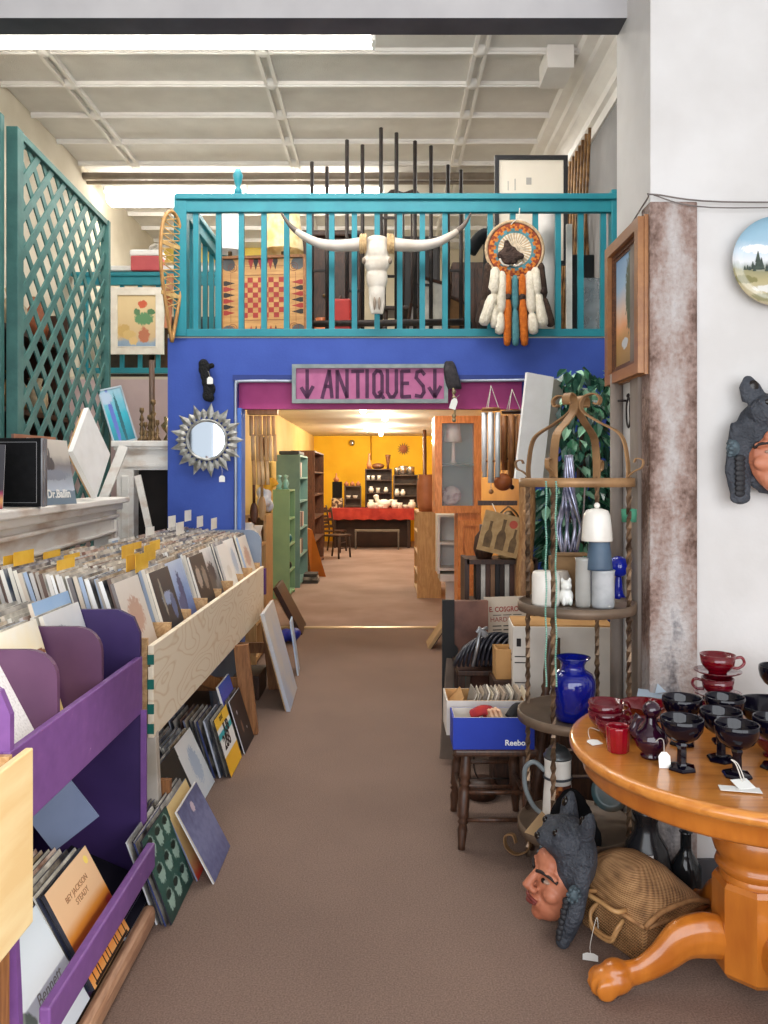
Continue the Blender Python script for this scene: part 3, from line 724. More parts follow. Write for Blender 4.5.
# printing on two of the covers
M_ink = mat('brown_ink', (158, 116, 84), .6, c2=(146, 104, 74)); M_inkdark = mat('dark_ink', (44, 22, 18), .6, c2=(36, 18, 14))
def printed(o, text, size, y, z, m, extra=0, shear=0, sx=1, off=.0):
    l = lettering(text, size, m, o, (.0012, y, z), (pi / 2, extra, pi / 2), 'printed_title', .0003, shear=shear, xscale=sx, offset=off); return l
printed(s0, 'BEY JACKSON', .026, .0, .245, M_ink); printed(s0, 'STEADY', .026, .01, .215, M_ink)
b = MB()
for (u, hh) in ((-.13, .05), (-.10, .062), (-.085, .05), (-.045, .066), (-.02, .072), (.0, .06), (.05, .078), (.065, .085), (.095, .07), (.13, .082)):
    zb = .0 + .01
    b.box((.0008, u, zb + hh / 2), (.001, .004, hh)); b.ball((.001, u, zb + hh + .008), (.001, .009, .011), 8, 6)
b.box((.0008, 0, .006), (.001, .28, .009)); b.build('printed_figures', M_inkdark, s0)
por = [o for o in bpy.data.objects if o.get('label', '').startswith('pale blue record sleeve with a handwritten')][0]
printed(por, 'Bennett', .046, .03, .13, mat('silver_ink', (140, 138, 140), .5, c2=(130, 128, 130)), 0, .35)

# ---- stacks on the floor under the pine bin
def stack(xf, y, lean, n, first, label, group, dy=0, th=(.006, .01), pitch=.017, edge=None, z=0, dark=True):
    fr = None
    for i in range(n):
        o = record(xf - i * pitch, y + (rnd.uniform(-.015, .015) if i else 0), z + .004, lean + (rnd.uniform(-.02, .02) if i else 0),
                   label if i == 0 else group[0], None if i == 0 else group[1], first if i == 0 else None, edge or (M_edge_dark if dark else M_edge), th=rnd.choice(th) if i else .006)
        if i == 0: fr = o
    return fr
stack(-.765, 3.0, R(20), 4, C_green, 'dark green record sleeve with a grid of faces, on the floor past the purple rack', ('record sleeve leaning behind the green one with faces', 'records behind the green sleeve'))
o = record(-.675, 3.295, .004, R(28), 'stormy violet record sleeve with a white border, nearest to the aisle on the floor', None, C_storm, M_edge, th=.005)
MB().box((-.0065, 0, .1575), (.004, .323, .323)).build('white_border', mat('card_white', (232, 230, 230), .5, c2=(224, 222, 222)), o)
stack(-.745, 3.31, R(24), 9, C_straw, 'straw coloured record sleeve with a red corner behind the stormy violet one', ('record sleeve in the floor stack behind the straw coloured one', 'records behind the straw sleeve'), pitch=.022)
stack(-.905, 3.72, R(24), 2, C_night, 'dark record sleeve with a small orange light on the floor under the bin', ('record sleeve behind the dark one with a small light', 'records behind the dark sleeve'))
stack(-.90, 4.03, R(25), 9, C_frost, 'white frosty record sleeve leaning on the floor under the bin', ('record sleeve in the floor stack behind the white frosty one', 'records behind the frosty sleeve'), pitch=.024, dark=False)
fy = stack(-.825, 4.40, R(17), 10, C_yellow, 'yellow and white record sleeve with black lettering on the floor under the bin', ('record sleeve in the floor stack behind the yellow one', 'records behind the yellow sleeve'), pitch=.027)
printed(fy, '288', .105, -.03, .165, M_inkdark, off=.003); printed(fy, 'JUB', .08, .03, .225, M_inkdark, sx=1.0, off=.003); printed(fy, 'and', .05, -.02, .295, M_inkdark)
stack(-.815, 4.76, R(17), 3, C_black, 'black record sleeve with small pale marks, last on the floor before the wooden leg', ('record sleeve behind the last black one on the floor', 'records behind the last black sleeve'), pitch=.03)
record(-.875, 4.74, .095, R(17), 'blue and pink record sleeve showing above the last black one', None, C_violet, M_edge)

# ---- things on the mantel
M_black = mat('black_leatherette', (16, 16, 18), .8, c2=(22, 22, 24), scale=30, bump=.1, spec=.2)
t = thing('boxed_set', 'large black boxed set standing on the white mantel', 'boxed set', (-1.80, 3.84, 1.462), R(-6))
MB().box((0, 0, .165), (.31, .05, .33), bev=.003).build('cover', M_black, t)
b = MB()
for s in (-1, 1): b.box((s * .135, -.026, .165), (.002, .001, .29)); b.box((0, -.026, .165 + s * .145), (.27, .001, .002))
b.build('silver_line', mat('silver_line', (170, 170, 172), .4, .3, c2=(150, 150, 152)), t)
for i in range(2): MB().box((.1575 - .0, -.012 + i * .026, .165), (.008, .022, .326), bev=.002).build('spine', mat('silver_spine', (150, 152, 156), .4, .4, c2=(96, 96, 100), scale=16, stretch=(1, 1, .4)), t)
record(-1.70, 4.13, 1.462, R(10), 'grey album with a misty city picture standing on the mantel', None, C_city, M_edge, rz=R(-10), th=.008, size=.345)
cb = [o for o in bpy.data.objects if o.get('label', '').startswith('grey album')][0]
printed(cb, 'Dr.Ballin', .06, .02, .055, mat('white_ink', (244, 244, 240), .5, c2=(236, 236, 232)), off=.002)
record(-1.80, 4.14, 1.462, R(4), 'brown album standing just behind the grey one on the mantel', None, G('brown', [(0, (120, 76, 56)), (.6, (100, 70, 60)), (1, (176, 120, 90))]), per_object('brown_edge', [(130, 96, 84)]), rz=R(-10), size=.36)
o = record(-1.86, 3.50, 1.462, R(22), 'dark album with a red and orange band leaning on the black boxed set', None, G('redband', [(0, (150, 40, 60)), (.12, (200, 150, 90)), (.24, (140, 40, 80)), (.3, (50, 48, 54)), (1, (60, 60, 66))], dist=.03), M_edge_dark, rz=R(-70))
# white canvas standing on one corner
t = thing('blank_canvas', 'blank white square canvas standing on one corner on the mantel', 'canvas', (-1.815, 4.95, 1.468), (0, R(-5), R(-2.5)))
b = MB(); b.box((0, 0, .288), (.03, .40, .40), rot=rotm(pi / 4, 0, 0)); b.build('canvas', mat('canvas_white', (244, 243, 240), .7, c2=(236, 234, 230), scale=8, bump=.1, bscale=150), t)
MB().box((-.02, 0, .288), (.018, .39, .39), rot=rotm(pi / 4, 0, 0)).build('stretcher', M_pine, t)
# turquoise glass frame and brass pieces on the taller mantel
M_tur = art('turquoise_glass', [(0, (20, 120, 140)), (.5, (40, 170, 190)), (1, (150, 190, 205))], [(.3, .5, .1, .6, (90, 110, 190)), (.6, .4, .08, .5, (20, 90, 100)), (.2, .85, .3, .12, (170, 190, 210))], u='X', nscale=6)
t = thing('picture_frame', 'turquoise glass panel leaning at the left end of the taller mantel', 'picture', (-2.13, 6.5, 1.902), (R(-8), R(-15), R(28)))
MB().box((0, 0, .22), (.17, .015, .44), bev=.003).build('glass_panel', M_tur, t)
MB().frame(.096, .232, .012, .03, (0, 0, .22)).build('frame', mat('frame_pale', (190, 200, 206), .5, c2=(150, 170, 180)), t)
M_brass = mat('old_brass', (142, 116, 80), .4, .6, c2=(88, 66, 44), scale=20)
def candlestick(label, x, y, z, h, r, k=0):
    t = thing('candlestick', label, 'candlestick', (x, y, z))
    MB().lathe([(0, 0), (r, 0), (r, .012), (r * .5, .03), (r * .3, .05)], n=16).build('base', M_brass, t)
    prof = [(r * .3, .04)]
    for i in range(1, 9): prof.append((r * (.22 + .26 * (i % 2) + .1 * ((i + k) % 3)), .04 + (h - .1) * i / 9))
    prof += [(r * .2, h - .05), (r * .55, h - .03), (r * .5, h), (0, h)]
    MB().lathe(prof, n=14).build('stem', M_brass, t)
candlestick('tall brass candlestick on the taller mantel next to the turquoise panel', -1.985, 6.47, 1.901, .27, .035)
candlestick('brass candlestick in the middle of the taller mantel', -1.91, 6.53, 1.901, .34, .04, 1)
candlestick('brass candlestick with a knobbed stem at the back of the taller mantel', -1.95, 6.58, 1.901, .22, .045, 2)
candlestick('slim brass candlestick at the front edge of the taller mantel', -1.94, 6.42, 1.901, .15, .03, 1)
candlestick('short brass candlestick on the taller mantel', -1.855, 6.46, 1.901, .17, .03, 2)
tag(MB().lathe([(0, 0), (.04, 0), (.035, .02), (.012, .06), (.045, .10), (.06, .13), (.03, .16), (.035, .20), (0, .2)], (-1.785, 6.52, 1.901), 16).build('brass_goblet', mat('bright_brass', (190, 170, 130), .25, .85, c2=(130, 110, 80))), 'bright brass goblet next to the blue wall on the taller mantel', 'goblet')
tag(MB().tube([(-2.02, 6.9, 0), (-2.03, 6.9, 2.62)], .025, 8).build('wood_pole', wood('pole_wood', (96, 70, 54), (70, 48, 36), 4, (8, 8, 1))), 'tall dark wooden pole standing behind the taller mantel', 'pole')
# ================================================================ BLUE WALL, RAILING HANGINGS, LOFT STOCK
# ---- ANTIQUES sign
c = at(370, 384, 6.15); w, h = .585, .135
t = thing('shop_sign', 'pink ANTIQUES sign with two arrows over the opening', 'sign', tuple(c), R(-.6))
MB().box((0, 0, 0), (2 * w, .015, 2 * h)).build('sign_board', mat('sign_pink', (182, 104, 146), .6, c2=(168, 90, 134), scale=9), t)
M_sframe = mat('sign_frame', (140, 150, 150), .5, c2=(118, 130, 132), scale=12)
b = MB()
b.frame(w + .015, h + .015, .03, .04, (0, -.012, 0))
b.build('sign_frame', M_sframe, t)
b = MB()
def stroke(pts, x, sc=1.0):
    P = [(x + u * .105 * sc, -.0095, (v - .5) * .215) for u, v in pts]
    for i in range(len(P) - 1):
        a, e = Vector(P[i]), Vector(P[i + 1]); d = (e - a).normalized() * .006
        b.bar(a - d, e + d, .027, .003, up=(0, 1, 0))
def arrow(x):
    stroke([(0, 1), (0, .04)], x); stroke([(-.42, .36), (0, .02), (.42, .40)], x)
arrow(-.485); arrow(.50)
stroke([(-.42, 0), (.1, .98), (.3, .02)], -.325); stroke([(-.22, .42), (.22, .40)], -.325)
stroke([(-.36, 0), (-.36, .97), (.36, .02), (.36, 1)], -.215)
stroke([(-.42, .95), (.42, .96)], -.095); stroke([(0, .96), (.02, .02)], -.095)
stroke([(0, 1), (0, .02)], -.022)
stroke([(-.3, .18), (-.3, .84), (-.1, .97), (.16, .95), (.3, .8), (.3, .2), (.1, .04), (-.14, .04), (-.3, .18)], .062); stroke([(.08, .22), (.42, -.02)], .062)
stroke([(-.34, 1), (-.34, .2), (-.14, .03), (.14, .04), (.32, .2), (.32, 1)], .17)
stroke([(.3, .96), (-.28, .95), (-.28, .03), (.34, .05)], .275); stroke([(-.28, .52), (.2, .52)], .275)
stroke([(.32, .84), (.1, .97), (-.2, .92), (-.28, .72), (.24, .42), (.3, .2), (.1, .04), (-.32, .08)], .385)
b.build('lettering', mat('sign_plum', (84, 36, 76), .6, c2=(70, 28, 64), scale=20), t)

# ---- sunburst mirror
c = at(207, 440, 6.16)
t = thing('sunburst_mirror', 'metal sunburst mirror with pointed rays on the blue wall', 'mirror', tuple(c))
M_tin = mat('ray_tin', (186, 186, 182), .35, .45, c2=(120, 118, 112), scale=18)
MB().lathe([(0, .012), (.145, .012), (.145, .0)], n=40, M=rotm(pi / 2, 0, 0), smooth=False).build('glass', mat('mirror_glass', (225, 230, 234), .03, 1), t)
MB().tube([(.152 * cos(a), -.014, .152 * sin(a)) for a in [2 * pi * i / 40 for i in range(40)]], .012, 8, closed=True).build('rim', M_tin, t)
for i in range(26):
    a = 2 * pi * i / 26; L = (.29 if i % 2 == 0 else .245); wd = .034
    ca, sa = cos(a), sin(a); P = lambda r, s, y: (r * ca - s * sa, y, r * sa + s * ca)
    b = MB().add([P(.15, 0, -.012), P(.205, wd, -.002), P(L, 0, -.004), P(.205, -wd, -.002), P(.2, 0, -.016)], [(0, 1, 4), (1, 2, 4), (2, 3, 4), (3, 0, 4)])
    b.build('ray', M_tin, t, fix=False)
M_tag = mat('tag_white', (240, 240, 236), .6, c2=(230, 230, 226)); M_string = mat('string', (214, 208, 198), .8, c2=(200, 194, 184))
def price_tag(label, p, size=(.03, .045), rot=(0, 0, 0), string=None, n_=1):
    t = thing('price_tag', label, 'price tag', tuple(p), rot)
    w, h = size
    MB().prism([(-w / 2, 0), (w / 2, 0), (w / 2, h * .75), (w * .22, h), (-w * .22, h), (-w / 2, h * .75)], None, .0012).build('card', M_tag, t)
    if string: MB().tube(spline(string, 5), .0011, 5).build('string', M_string, t)
price_tag('white price tag hanging under the sunburst mirror', at(222, 482, 6.14), (.045, .05), string=[(0, 0, .05), (0, 0, .1), (-.02, .005, .14)])
# black cloth thing with a tag
c = at(208, 398, 6.15)
b = MB()
for i, (dx, dz, r) in enumerate(((.0, .02, .045), (.01, .07, .05), (-.005, .12, .045), (-.02, .17, .04), (-.03, .22, .045), (-.035, .26, .04), (.03, .25, .02), (.02, .0, .03))): b.ball((dx, -.0, dz), (r, .03, r * 1.1))
b = fuse(b, .008, 3)
M_fur = mat('black_fuzz', (20, 20, 22), .95, c2=(34, 34, 36), scale=60, bump=1, bscale=90, bdist=.02)
tag(b.xf(Matrix.Translation(c)).build('black_pouch', M_fur), 'fuzzy black pouch hanging high on the blue wall above the sunburst mirror', 'pouch')
price_tag('white price tag on the fuzzy black pouch', at(210, 384, 6.11), (.045, .055), string=[(0, 0, .055), (-.01, 0, .09), (-.02, .01, .1)])
# dark bundle right of the sign with a tag
b = MB()
for i in range(7):
    a = i - 3; b.tube(spline([at(449 + a * .5, 362, 6.12), at(451 + a * 1.1, 374, 6.10), at(455 + a * 1.9, 389, 6.11)], 4), [.02, .026, .03, .03, .028, .026, .022, .016, .008][:9], 6)
tag(b.build('feather_bundle', mat('dark_feather', (70, 66, 70), .9, c2=(44, 42, 46), scale=30)), 'dark feathery bundle hanging at the right end of the sign', 'bundle')
b = MB().tube([at(453, 388, 6.10), at(455, 410, 6.10), at(454, 420, 6.10)], .007, 6)
for py in (392, 398, 404, 416, 420): b.ball(at(454, py, 6.10), .017)
tag(b.build('bead_hanger', mat('bead_mix', (188, 170, 128), .4, .3, c2=(120, 110, 90), scale=20)), 'string of metal beads hanging below the dark bundle', 'beads')
price_tag('white price tag on the bead string beside the sign', at(452, 409, 6.06), (.05, .085), rot=(0, R(18), 0), string=[(0, 0, .085), (.02, 0, .12)])

# ---- longhorn skull
t = thing('longhorn_skull', 'bleached longhorn skull with wide horns hung on the teal railing', 'skull', tuple(at(377, 240, 6.10)))
S = 6.10 / F
b = MB()
b.ball((0, -.03, -.10), (.092, .07, .12)); b.ball((0, -.02, -.02), (.10, .06, .05)); b.ball((0, -.035, -.19), (.098, .065, .09))
b.ball((0, -.03, -.30), (.084, .055, .12)); b.ball((0, -.03, -.40), (.066, .045, .11))
for s in (-1, 1):
    b.ball((s * .08, -.045, -.17), (.035, .03, .035)); b.tube([(s * .035, -.03, -.42), (s * .04, -.03, -.5), (s * .03, -.03, -.575)], [.028, .024, .017], 8)
b.ball((0, -.03, -.52), (.012, .02, .06))
M_bone = mat('bleached_bone', (208, 202, 191), .6, c2=(186, 175, 160), scale=9, bump=.25, bscale=30)
fuse(b, .007, 4).build('skull', M_bone, t)
for s in (-1, 1):
    MB().ball((s * .098, -.055, -.175), (.018, .026, .026)).build('eye_socket', mat('socket_shade', (150, 136, 120), .9, c2=(126, 112, 98)), t)  # hollows not carved: balls coloured for the shade inside them
    MB().ball((s * .018, -.065, -.50), (.010, .014, .05)).build('nostril', mat('socket_shade', (70, 58, 48)), t)
    pts = [(s * .10, -.03, -.035), (s * .20, -.05, -.055), (s * .34, -.06, -.06), (s * .46, -.06, -.035), (s * .58, -.05, .03), (s * .66, -.03, .10), (s * (.735 if s < 0 else .72), 0, .205)]
    P = spline(pts, 6); n = len(P)
    rr = [.050 * (1 - .86 * (i / (n - 1)) ** 1.5) for i in range(n)]
    MB().tube(P, rr, 14, mfun=lambda f: 1 if f > .72 else 0).build('horn', [mat('horn_white', (206, 199, 190), .45, c2=(184, 172, 158), scale=5), mat('horn_tip', (104, 92, 84), .4, c2=(76, 66, 62), scale=8)], t)
    b = MB()
    for k in range(6):
        q = .085 + k * .008; b.tube([(s * q, -.04 + .056 * cos(a), -.035 + .064 * sin(a) - (k % 2) * .01) for a in [2 * pi * i / 16 for i in range(16)]], .008, 6, closed=True)
    b.build('rope_wrap', mat('rope_tan', (206, 178, 134), .9, c2=(170, 140, 100), scale=40), t)

# ---- woven medallion with wool tassels
c = at(514.5, 250, 6.10)
t = thing('woven_medallion', 'round beaded medallion with a fur tuft and hanging wool tassels on the railing', 'wall hanging', tuple(c))
R0 = .218; M_y = lambda k: [(206, 176, 138), (150, 66, 34), (214, 126, 46), (86, 140, 150), (232, 222, 200), (120, 60, 40)][k]
mm = [mat('med%d' % i, M_y(i), .8, c2=tuple(int(v * .8) for v in M_y(i)), scale=40, bump=.4, bscale=90) for i in range(6)]
prof = [(0, -.008), (.02, -.01), (.128, -.012), (.145, -.014), (.162, -.014), (.18, -.014), (.197, -.012), (R0, -.01), (R0, .005)]
def mf(i, k):
    if i <= 1: return 4 if k % 2 else 0
    if i == 2: return 3
    if i == 3: return 2 if (k // 2) % 2 else 3
    if i == 4: return 2 if k % 2 else 1
    if i == 5: return 1 if (k // 2) % 2 else 2
    return 5
MB().lathe(prof, n=64, M=rotm(pi / 2, 0, 0) @ Matrix.Scale(-1, 3, (0, 0, 1)), mf=mf, smooth=False).build('woven_disc', mm, t)
MB().tube([(R0 * cos(a), -.005, R0 * sin(a)) for a in [2 * pi * i / 48 for i in range(48)]], .013, 8, closed=True).build('hoop', mm[0], t)
b = MB()
for (dx, dz, r) in ((-.07, -.03, .042), (-.10, -.05, .038), (-.04, -.06, .045), (.01, -.05, .036), (-.06, .02, .03), (-.02, -.01, .03), (-.06, -.09, .035), (-.01, -.09, .03), (-.065, .05, .02), (.045, -.055, .025)): b.ball((dx, -.03, dz), (r, .03, r))
fuse(b, .01, 2).build('fur_tuft', mat('brown_fur', (84, 66, 58), .95, c2=(50, 38, 34), scale=18, bump=1, bscale=60, bdist=.03), t)
b = MB()
for (x0, z0, x1, z1) in ((-.12, -.08, -.05, -.135), (-.01, -.125, .05, -.11)): b.tube(spline([(x0, -.045, z0), ((x0 + x1) / 2 - .01, -.06, (z0 + z1) / 2 - .02), (x1, -.05, z1)], 4), .008, 6)
b.build('bone_claw', M_bone, t)
cw, co, ct, cbn = (mat('wool_cream', (240, 232, 214), .95, c2=(222, 212, 190), scale=30, bump=.8, bscale=100, bdist=.02), mat('wool_orange', (208, 112, 34), .95, c2=(184, 92, 26), scale=30, bump=.8, bscale=100, bdist=.02),
                   mat('wool_teal', (86, 142, 150), .95, c2=(70, 122, 132), scale=30, bump=.8, bscale=100, bdist=.02), mat('wool_brown', (70, 52, 42), .95, c2=(52, 38, 30), scale=30, bump=.8, bscale=100, bdist=.02))
def tassel(x, z, dx, L, r, m, knot=.5, y=-.02):
    prof = [(.0, .5), (.06, .95), (.2, 1.05), (knot - .08, 1.1), (knot - .02, .7), (knot, .5), (knot + .03, .8), (knot + .15, 1.1), (.9, 1.15), (.98, .9), (1, .3)]
    P = [(x + dx * f * f, y - .006 * sin(f * 3), z - L * f) for f, _ in prof]
    MB().tube(P, [r * q for _, q in prof], 10, up=(1, 0, 0)).build('tassel', m, t)
tassel(-.205, -.10, -.075, .47, .030, cbn, .6, .0); tassel(.20, -.10, .085, .49, .032, cbn, .55, .0)
tassel(-.150, -.14, -.10, .44, .040, cw, .48); tassel(-.165, -.30, .015, .30, .032, cw, .4, -.012); tassel(-.100, -.17, -.02, .48, .034, cw, .66)
tassel(.115, -.17, .03, .48, .036, cw, .66); tassel(.155, -.14, .07, .45, .036, cw, .46); tassel(.19, -.33, .02, .26, .026, cw, .4, -.01)
tassel(-.052, -.19, -.008, .55, .026, co, .34); tassel(.0, -.20, .005, .54, .025, ct, .48); tassel(.055, -.19, .02, .55, .028, co, .34)
b = MB()
for x in (-.055, .055, -.19, .21): b.ball((x, -.035, -.365 if abs(x) < .1 else -.32), (.025, .02, .03))
fuse(b, .008, 2).build('fur_knot', mat('brown_fur', (84, 66, 58)), t)
MB().tube(spline([(-.03, -.015, .19), (0, -.02, .22), (.03, 0, .25), (.05, .06, .34)], 4), .004, 5).build('hanging_cord', M_string, t)

# ---- snowshoe at the left end of the railing
t = thing('snowshoe', 'old wooden snowshoe hanging at the left corner of the railing', 'snowshoe', tuple(at(172, 342, 6.1)), (0, 0, R(62)))
M_ash = wood('ash_bent', (190, 146, 84), (150, 104, 52), 4, (8, 8, 1))
loop = [(-.0, 0, 0), (-.05, 0, .2), (-.11, 0, .5), (-.12, 0, .75), (-.08, 0, .93), (0, 0, 1.0), (.08, 0, .93), (.12, 0, .75), (.11, 0, .5), (.05, 0, .2), (.0, 0, 0)]
MB().tube(spline(loop, 5), .014, 8).build('frame', M_ash, t)
b = MB()
for z in [i * .055 + .25 for i in range(13)]:
    wd = .045 + .07 * min(1, (z - .1) / .4) if z < .9 else .08
    b.tube([(-wd, 0, z), (wd, 0, z + .06)], .005, 5); b.tube([(wd, 0, z), (-wd, 0, z + .06)], .005, 5)
for z in (.36, .74): b.box((0, 0, z), (.22, .012, .03))
b.build('webbing', mat('rawhide', (206, 172, 110), .8, c2=(170, 130, 80), scale=20), t)
tag(MB().box((at(168, 300, 6.1) + Vector((-.0, .03, 0))), (.05, .02, .42), rot=rotm(0, .05, 0)).build('book_sleeve', mat('red_orange_spine', (206, 110, 60), .6, c2=(188, 150, 120), scale=7)), 'thin red and tan sleeve hanging behind the snowshoe', 'sleeve')

# ---- painting of flowers on the far railing, and the cooler above it
c = at(137, 321, 8.76)
t = thing('framed_painting', 'white framed still life of a red flower, hung on the far teal railing', 'painting', tuple(c)); w, h = .285, .355
MB().frame(w + .012, h + .012, .085, .035).frame(w - .06, h - .06, .014, .05).build('frame', mat('frame_cream', (240, 234, 222), .5, c2=(226, 218, 204), scale=10), t)
MB().box((0, .005, 0), (2 * w - .09, .01, 2 * h - .09)).build('canvas', art('flower_art', [(0, (120, 150, 180)), (.14, (150, 170, 190)), (.22, (214, 186, 140)), (1, (232, 208, 160))],
    [(.66, .54, .22, .11, (96, 146, 100)), (.82, .66, .10, .05, (80, 126, 84)), (.5, .66, .08, .06, (88, 130, 90)), (.62, .80, .11, .07, (206, 92, 60)), (.66, .25, .13, .14, (190, 116, 84)), (.2, .33, .16, .12, (206, 170, 104)), (.32, .25, .14, .1, (216, 184, 120)), (.42, .15, .10, .08, (224, 190, 130))], u='X', nscale=4, dist=.12), t)
t = thing('cooler', 'small red and white picnic cooler on top of the far railing', 'cooler', tuple(at(148, 273, 8.88) + Vector((0, 0, .0))))
MB().box((0, 0, .085), (.33, .2, .17), bev=.015).build('body', mat('cooler_red', (196, 88, 92), .4, c2=(186, 78, 84)), t)
MB().box((0, 0, .20), (.35, .22, .07), bev=.02).build('lid', mat('cooler_white', (244, 242, 240), .4, c2=(236, 234, 232)), t)
tag(MB().box((-2.55, 8.93, 3.93), (1.4, .2, .06), bev=.015).build('folded_cloth', mat('cloth_white', (238, 236, 232), .8, c2=(226, 224, 220), scale=14)), 'white folded cloth lying along the far railing behind the cooler', 'cloth')
b = MB()
for i in range(5): b.tube(spline([at(150 + i * 3, 252, 8.9), at(151 + i * 3.4, 247 - (i % 2) * 2, 8.88), at(156 + i * 3.4, 245, 8.86)], 3), .018, 6)
tag(b.build('ribbon_bow', mat('ribbon_grey', (206, 200, 190), .6, c2=(170, 164, 154), scale=20)), 'pale crumpled ribbon lying on the cooler lid', 'ribbon')
for i, (x, c_) in enumerate(((-3.0, (70, 58, 48)), (-2.45, (96, 66, 44)), (-1.95, (60, 54, 54)))):
    t = thing('storage_chest', ('dark trunk', 'brown trunk', 'charcoal trunk')[i] + ' stored on the loft behind the far teal railing', 'trunk', (x, 9.5, 2.72))
    m = mat('trunk%d' % i, c_, .6, c2=tuple(int(v * .7) for v in c_), scale=9)
    MB().box((0, 0, .3), (.5, .5, .6), bev=.015).build('body', m, t); MB().box((0, 0, .68), (.52, .52, .16), bev=.03).build('lid', m, t); MB().box((0, -.265, .6), (.06, .02, .1), bev=.004).build('latch', M_brass, t)

# ---- game board
c = at(263, 334, 6.42)
t = thing('game_board', 'square wooden carrom board with a red checkerboard leaning behind the teal balusters', 'game board', (c.x, 6.46, 2.735), (R(-7), R(-1.5), 0))
S2 = .68
M_game = wood('game_wood', (206, 156, 92), (182, 130, 70), 3, (1, 8, 8), dist=1)
MB().box((0, 0, S2 / 2), (S2, .015, S2)).build('playing_face', M_game, t)
MB().frame(S2 / 2 + .012, S2 / 2 + .012, .022, .045, (0, -.005, S2 / 2)).build('rim', wood('game_rim', (166, 108, 56), (136, 84, 40), 4, (4, 4, 4)), t)
b = MB(); y = -.0085; q = .0425
for i in range(8):
    for j in range(8):
        if (i + j) % 2 == 0: b.box(((i - 3.5) * q, y, S2 / 2 + (j - 3.5) * q), (q, .001, q), m=0)
for s in (-1, 1):
    b.box((s * .19, y, S2 / 2), (.004, .001, .385), m=2); b.box((0, y, S2 / 2 + s * .19), (.385, .001, .004), m=2)
    b.box((s * .265, y, S2 / 2), (.003, .001, .42), m=2); b.box((0, y, S2 / 2 + s * .265), (.42, .001, .003), m=2)
def pt(x, z, ang, m):
    b.prism([(-.018, .0), (.018, .0), (.021, .022), (.012, .05), (0, .095), (-.012, .05), (-.021, .022)], Matrix.Translation((x, y, z)) @ Matrix.Rotation(ang, 4, 'Y'), .001, m)
for k in range(6):
    o_ = (k - 2.5) * .05
    pt(-.325, S2 / 2 + o_, pi / 2, 1 if k % 2 else 0); pt(.325, S2 / 2 + o_, -pi / 2, 0 if k % 2 else 1); pt(o_ * .8, S2 - .012, pi, 1 if k % 2 else 0); pt(o_ * .8, .012, 0, 1 if k % 2 else 0)
for sx in (-1, 1):
    for sz in (-1, 1):
        b.tube([(sx * .25 + .035 * cos(a), y, S2 / 2 + sz * .255 + .035 * sin(a)) for a in [2 * pi * i / 20 for i in range(20)]], .0025, 4, 2, closed=True)
        b.tube([(sx * .25 + .018 * cos(a), y, S2 / 2 + sz * .255 + .018 * sin(a)) for a in [2 * pi * i / 14 for i in range(14)]], .0025, 4, 2, closed=True)
        b.lathe([(0, 0), (.055, 0)], (sx * .285, y - .001, S2 / 2 + sz * .285), 16, 3, rotm(pi / 2, 0, 0))
b.build('printed_pattern', [mat('game_red', (168, 44, 34), .5, c2=(150, 36, 28)), mat('game_black', (36, 26, 22), .5, c2=(26, 20, 18)), mat('game_line', (132, 64, 26), .5, c2=(112, 52, 20)), mat('pocket_grey', (110, 112, 112), .7, c2=(80, 80, 80))], t, fix=False)

# ---- other loft stock
def shade(label, px, py0, py1, y, w0, w1, c_, c2):
    a = at(px, py1, y); h = (py1 - py0) * y / F
    t = thing('lamp_shade_stand', label, 'lamp', (a.x, y, 2.722)); n = 20
    MB().lathe([(0, 0), (.12, 0), (.11, .02), (.03, .05), (.02, .2), (.018, a.z - 2.72)], n=14).build('stem', M_brass, t)
    MB().lathe([(w0, a.z - 2.722), (w1, a.z - 2.722 + h), (w1 - .008, a.z - 2.722 + h), (w0 - .008, a.z - 2.722)], n=n).build('lamp_shade', mat('shade%d' % px, c_, .8, c2=c2, scale=9), t)
shade('standing lamp with a plain white shade above the game board', 230, 214, 252, 6.95, .12, .075, (236, 234, 230), (214, 210, 206))
shade('standing lamp with a wide cream floral shade above the game board', 283, 212, 252, 7.3, .19, .15, (238, 222, 176), (206, 170, 110))
t = thing('wardrobe', 'dark wooden wardrobe standing on the loft behind the left horn', 'wardrobe', (at(330, 0, 8.0).x, 8.0, 2.72))
MB().box((0, 0, .62), (.62, .4, 1.24), bev=.01).build('body', M_darkwood, t)
for s in (-1, 1):
    d_ = MB().box((s * .15, -.21, .66), (.27, .02, 1.1), bev=.006).build('door', M_darkwood, t); MB().ball((s * .04, -.235, .66), .018).build('knob', M_brass, d_)
MB().box((0, -.01, 1.27), (.68, .46, .06), bev=.015).build('cornice', M_darkwood, t)
t = thing('suitcase', 'red suitcase standing on the loft beside the dark wardrobe', 'suitcase', (at(341, 0, 6.9).x, 6.9, 2.722))
MB().box((0, 0, .2), (.19, .32, .40), bev=.02).build('shell', mat('red_case', (178, 44, 36), .5, c2=(150, 34, 28), scale=6), t); MB().tube(spline([(-.0, -.06, .40), (0, -.05, .44), (0, .05, .44), (0, .06, .40)], 4), .01, 6).build('handle', M_darkwood, t)
tag(MB().lathe([(0, 0), (.09, 0), (.11, .05), (.12, .15), (.09, .24), (.05, .27), (.06, .3), (0, .3)], (at(322, 0, 7.1).x, 7.1, 2.722), 18).build('jar', mat('orange_jar', (214, 120, 60), .4, c2=(190, 96, 44))), 'orange jar on the loft floor to the left of the red suitcase', 'jar')
M_iron = mat('black_iron', (34, 30, 30), .5, .4, c2=(52, 44, 40), scale=20)
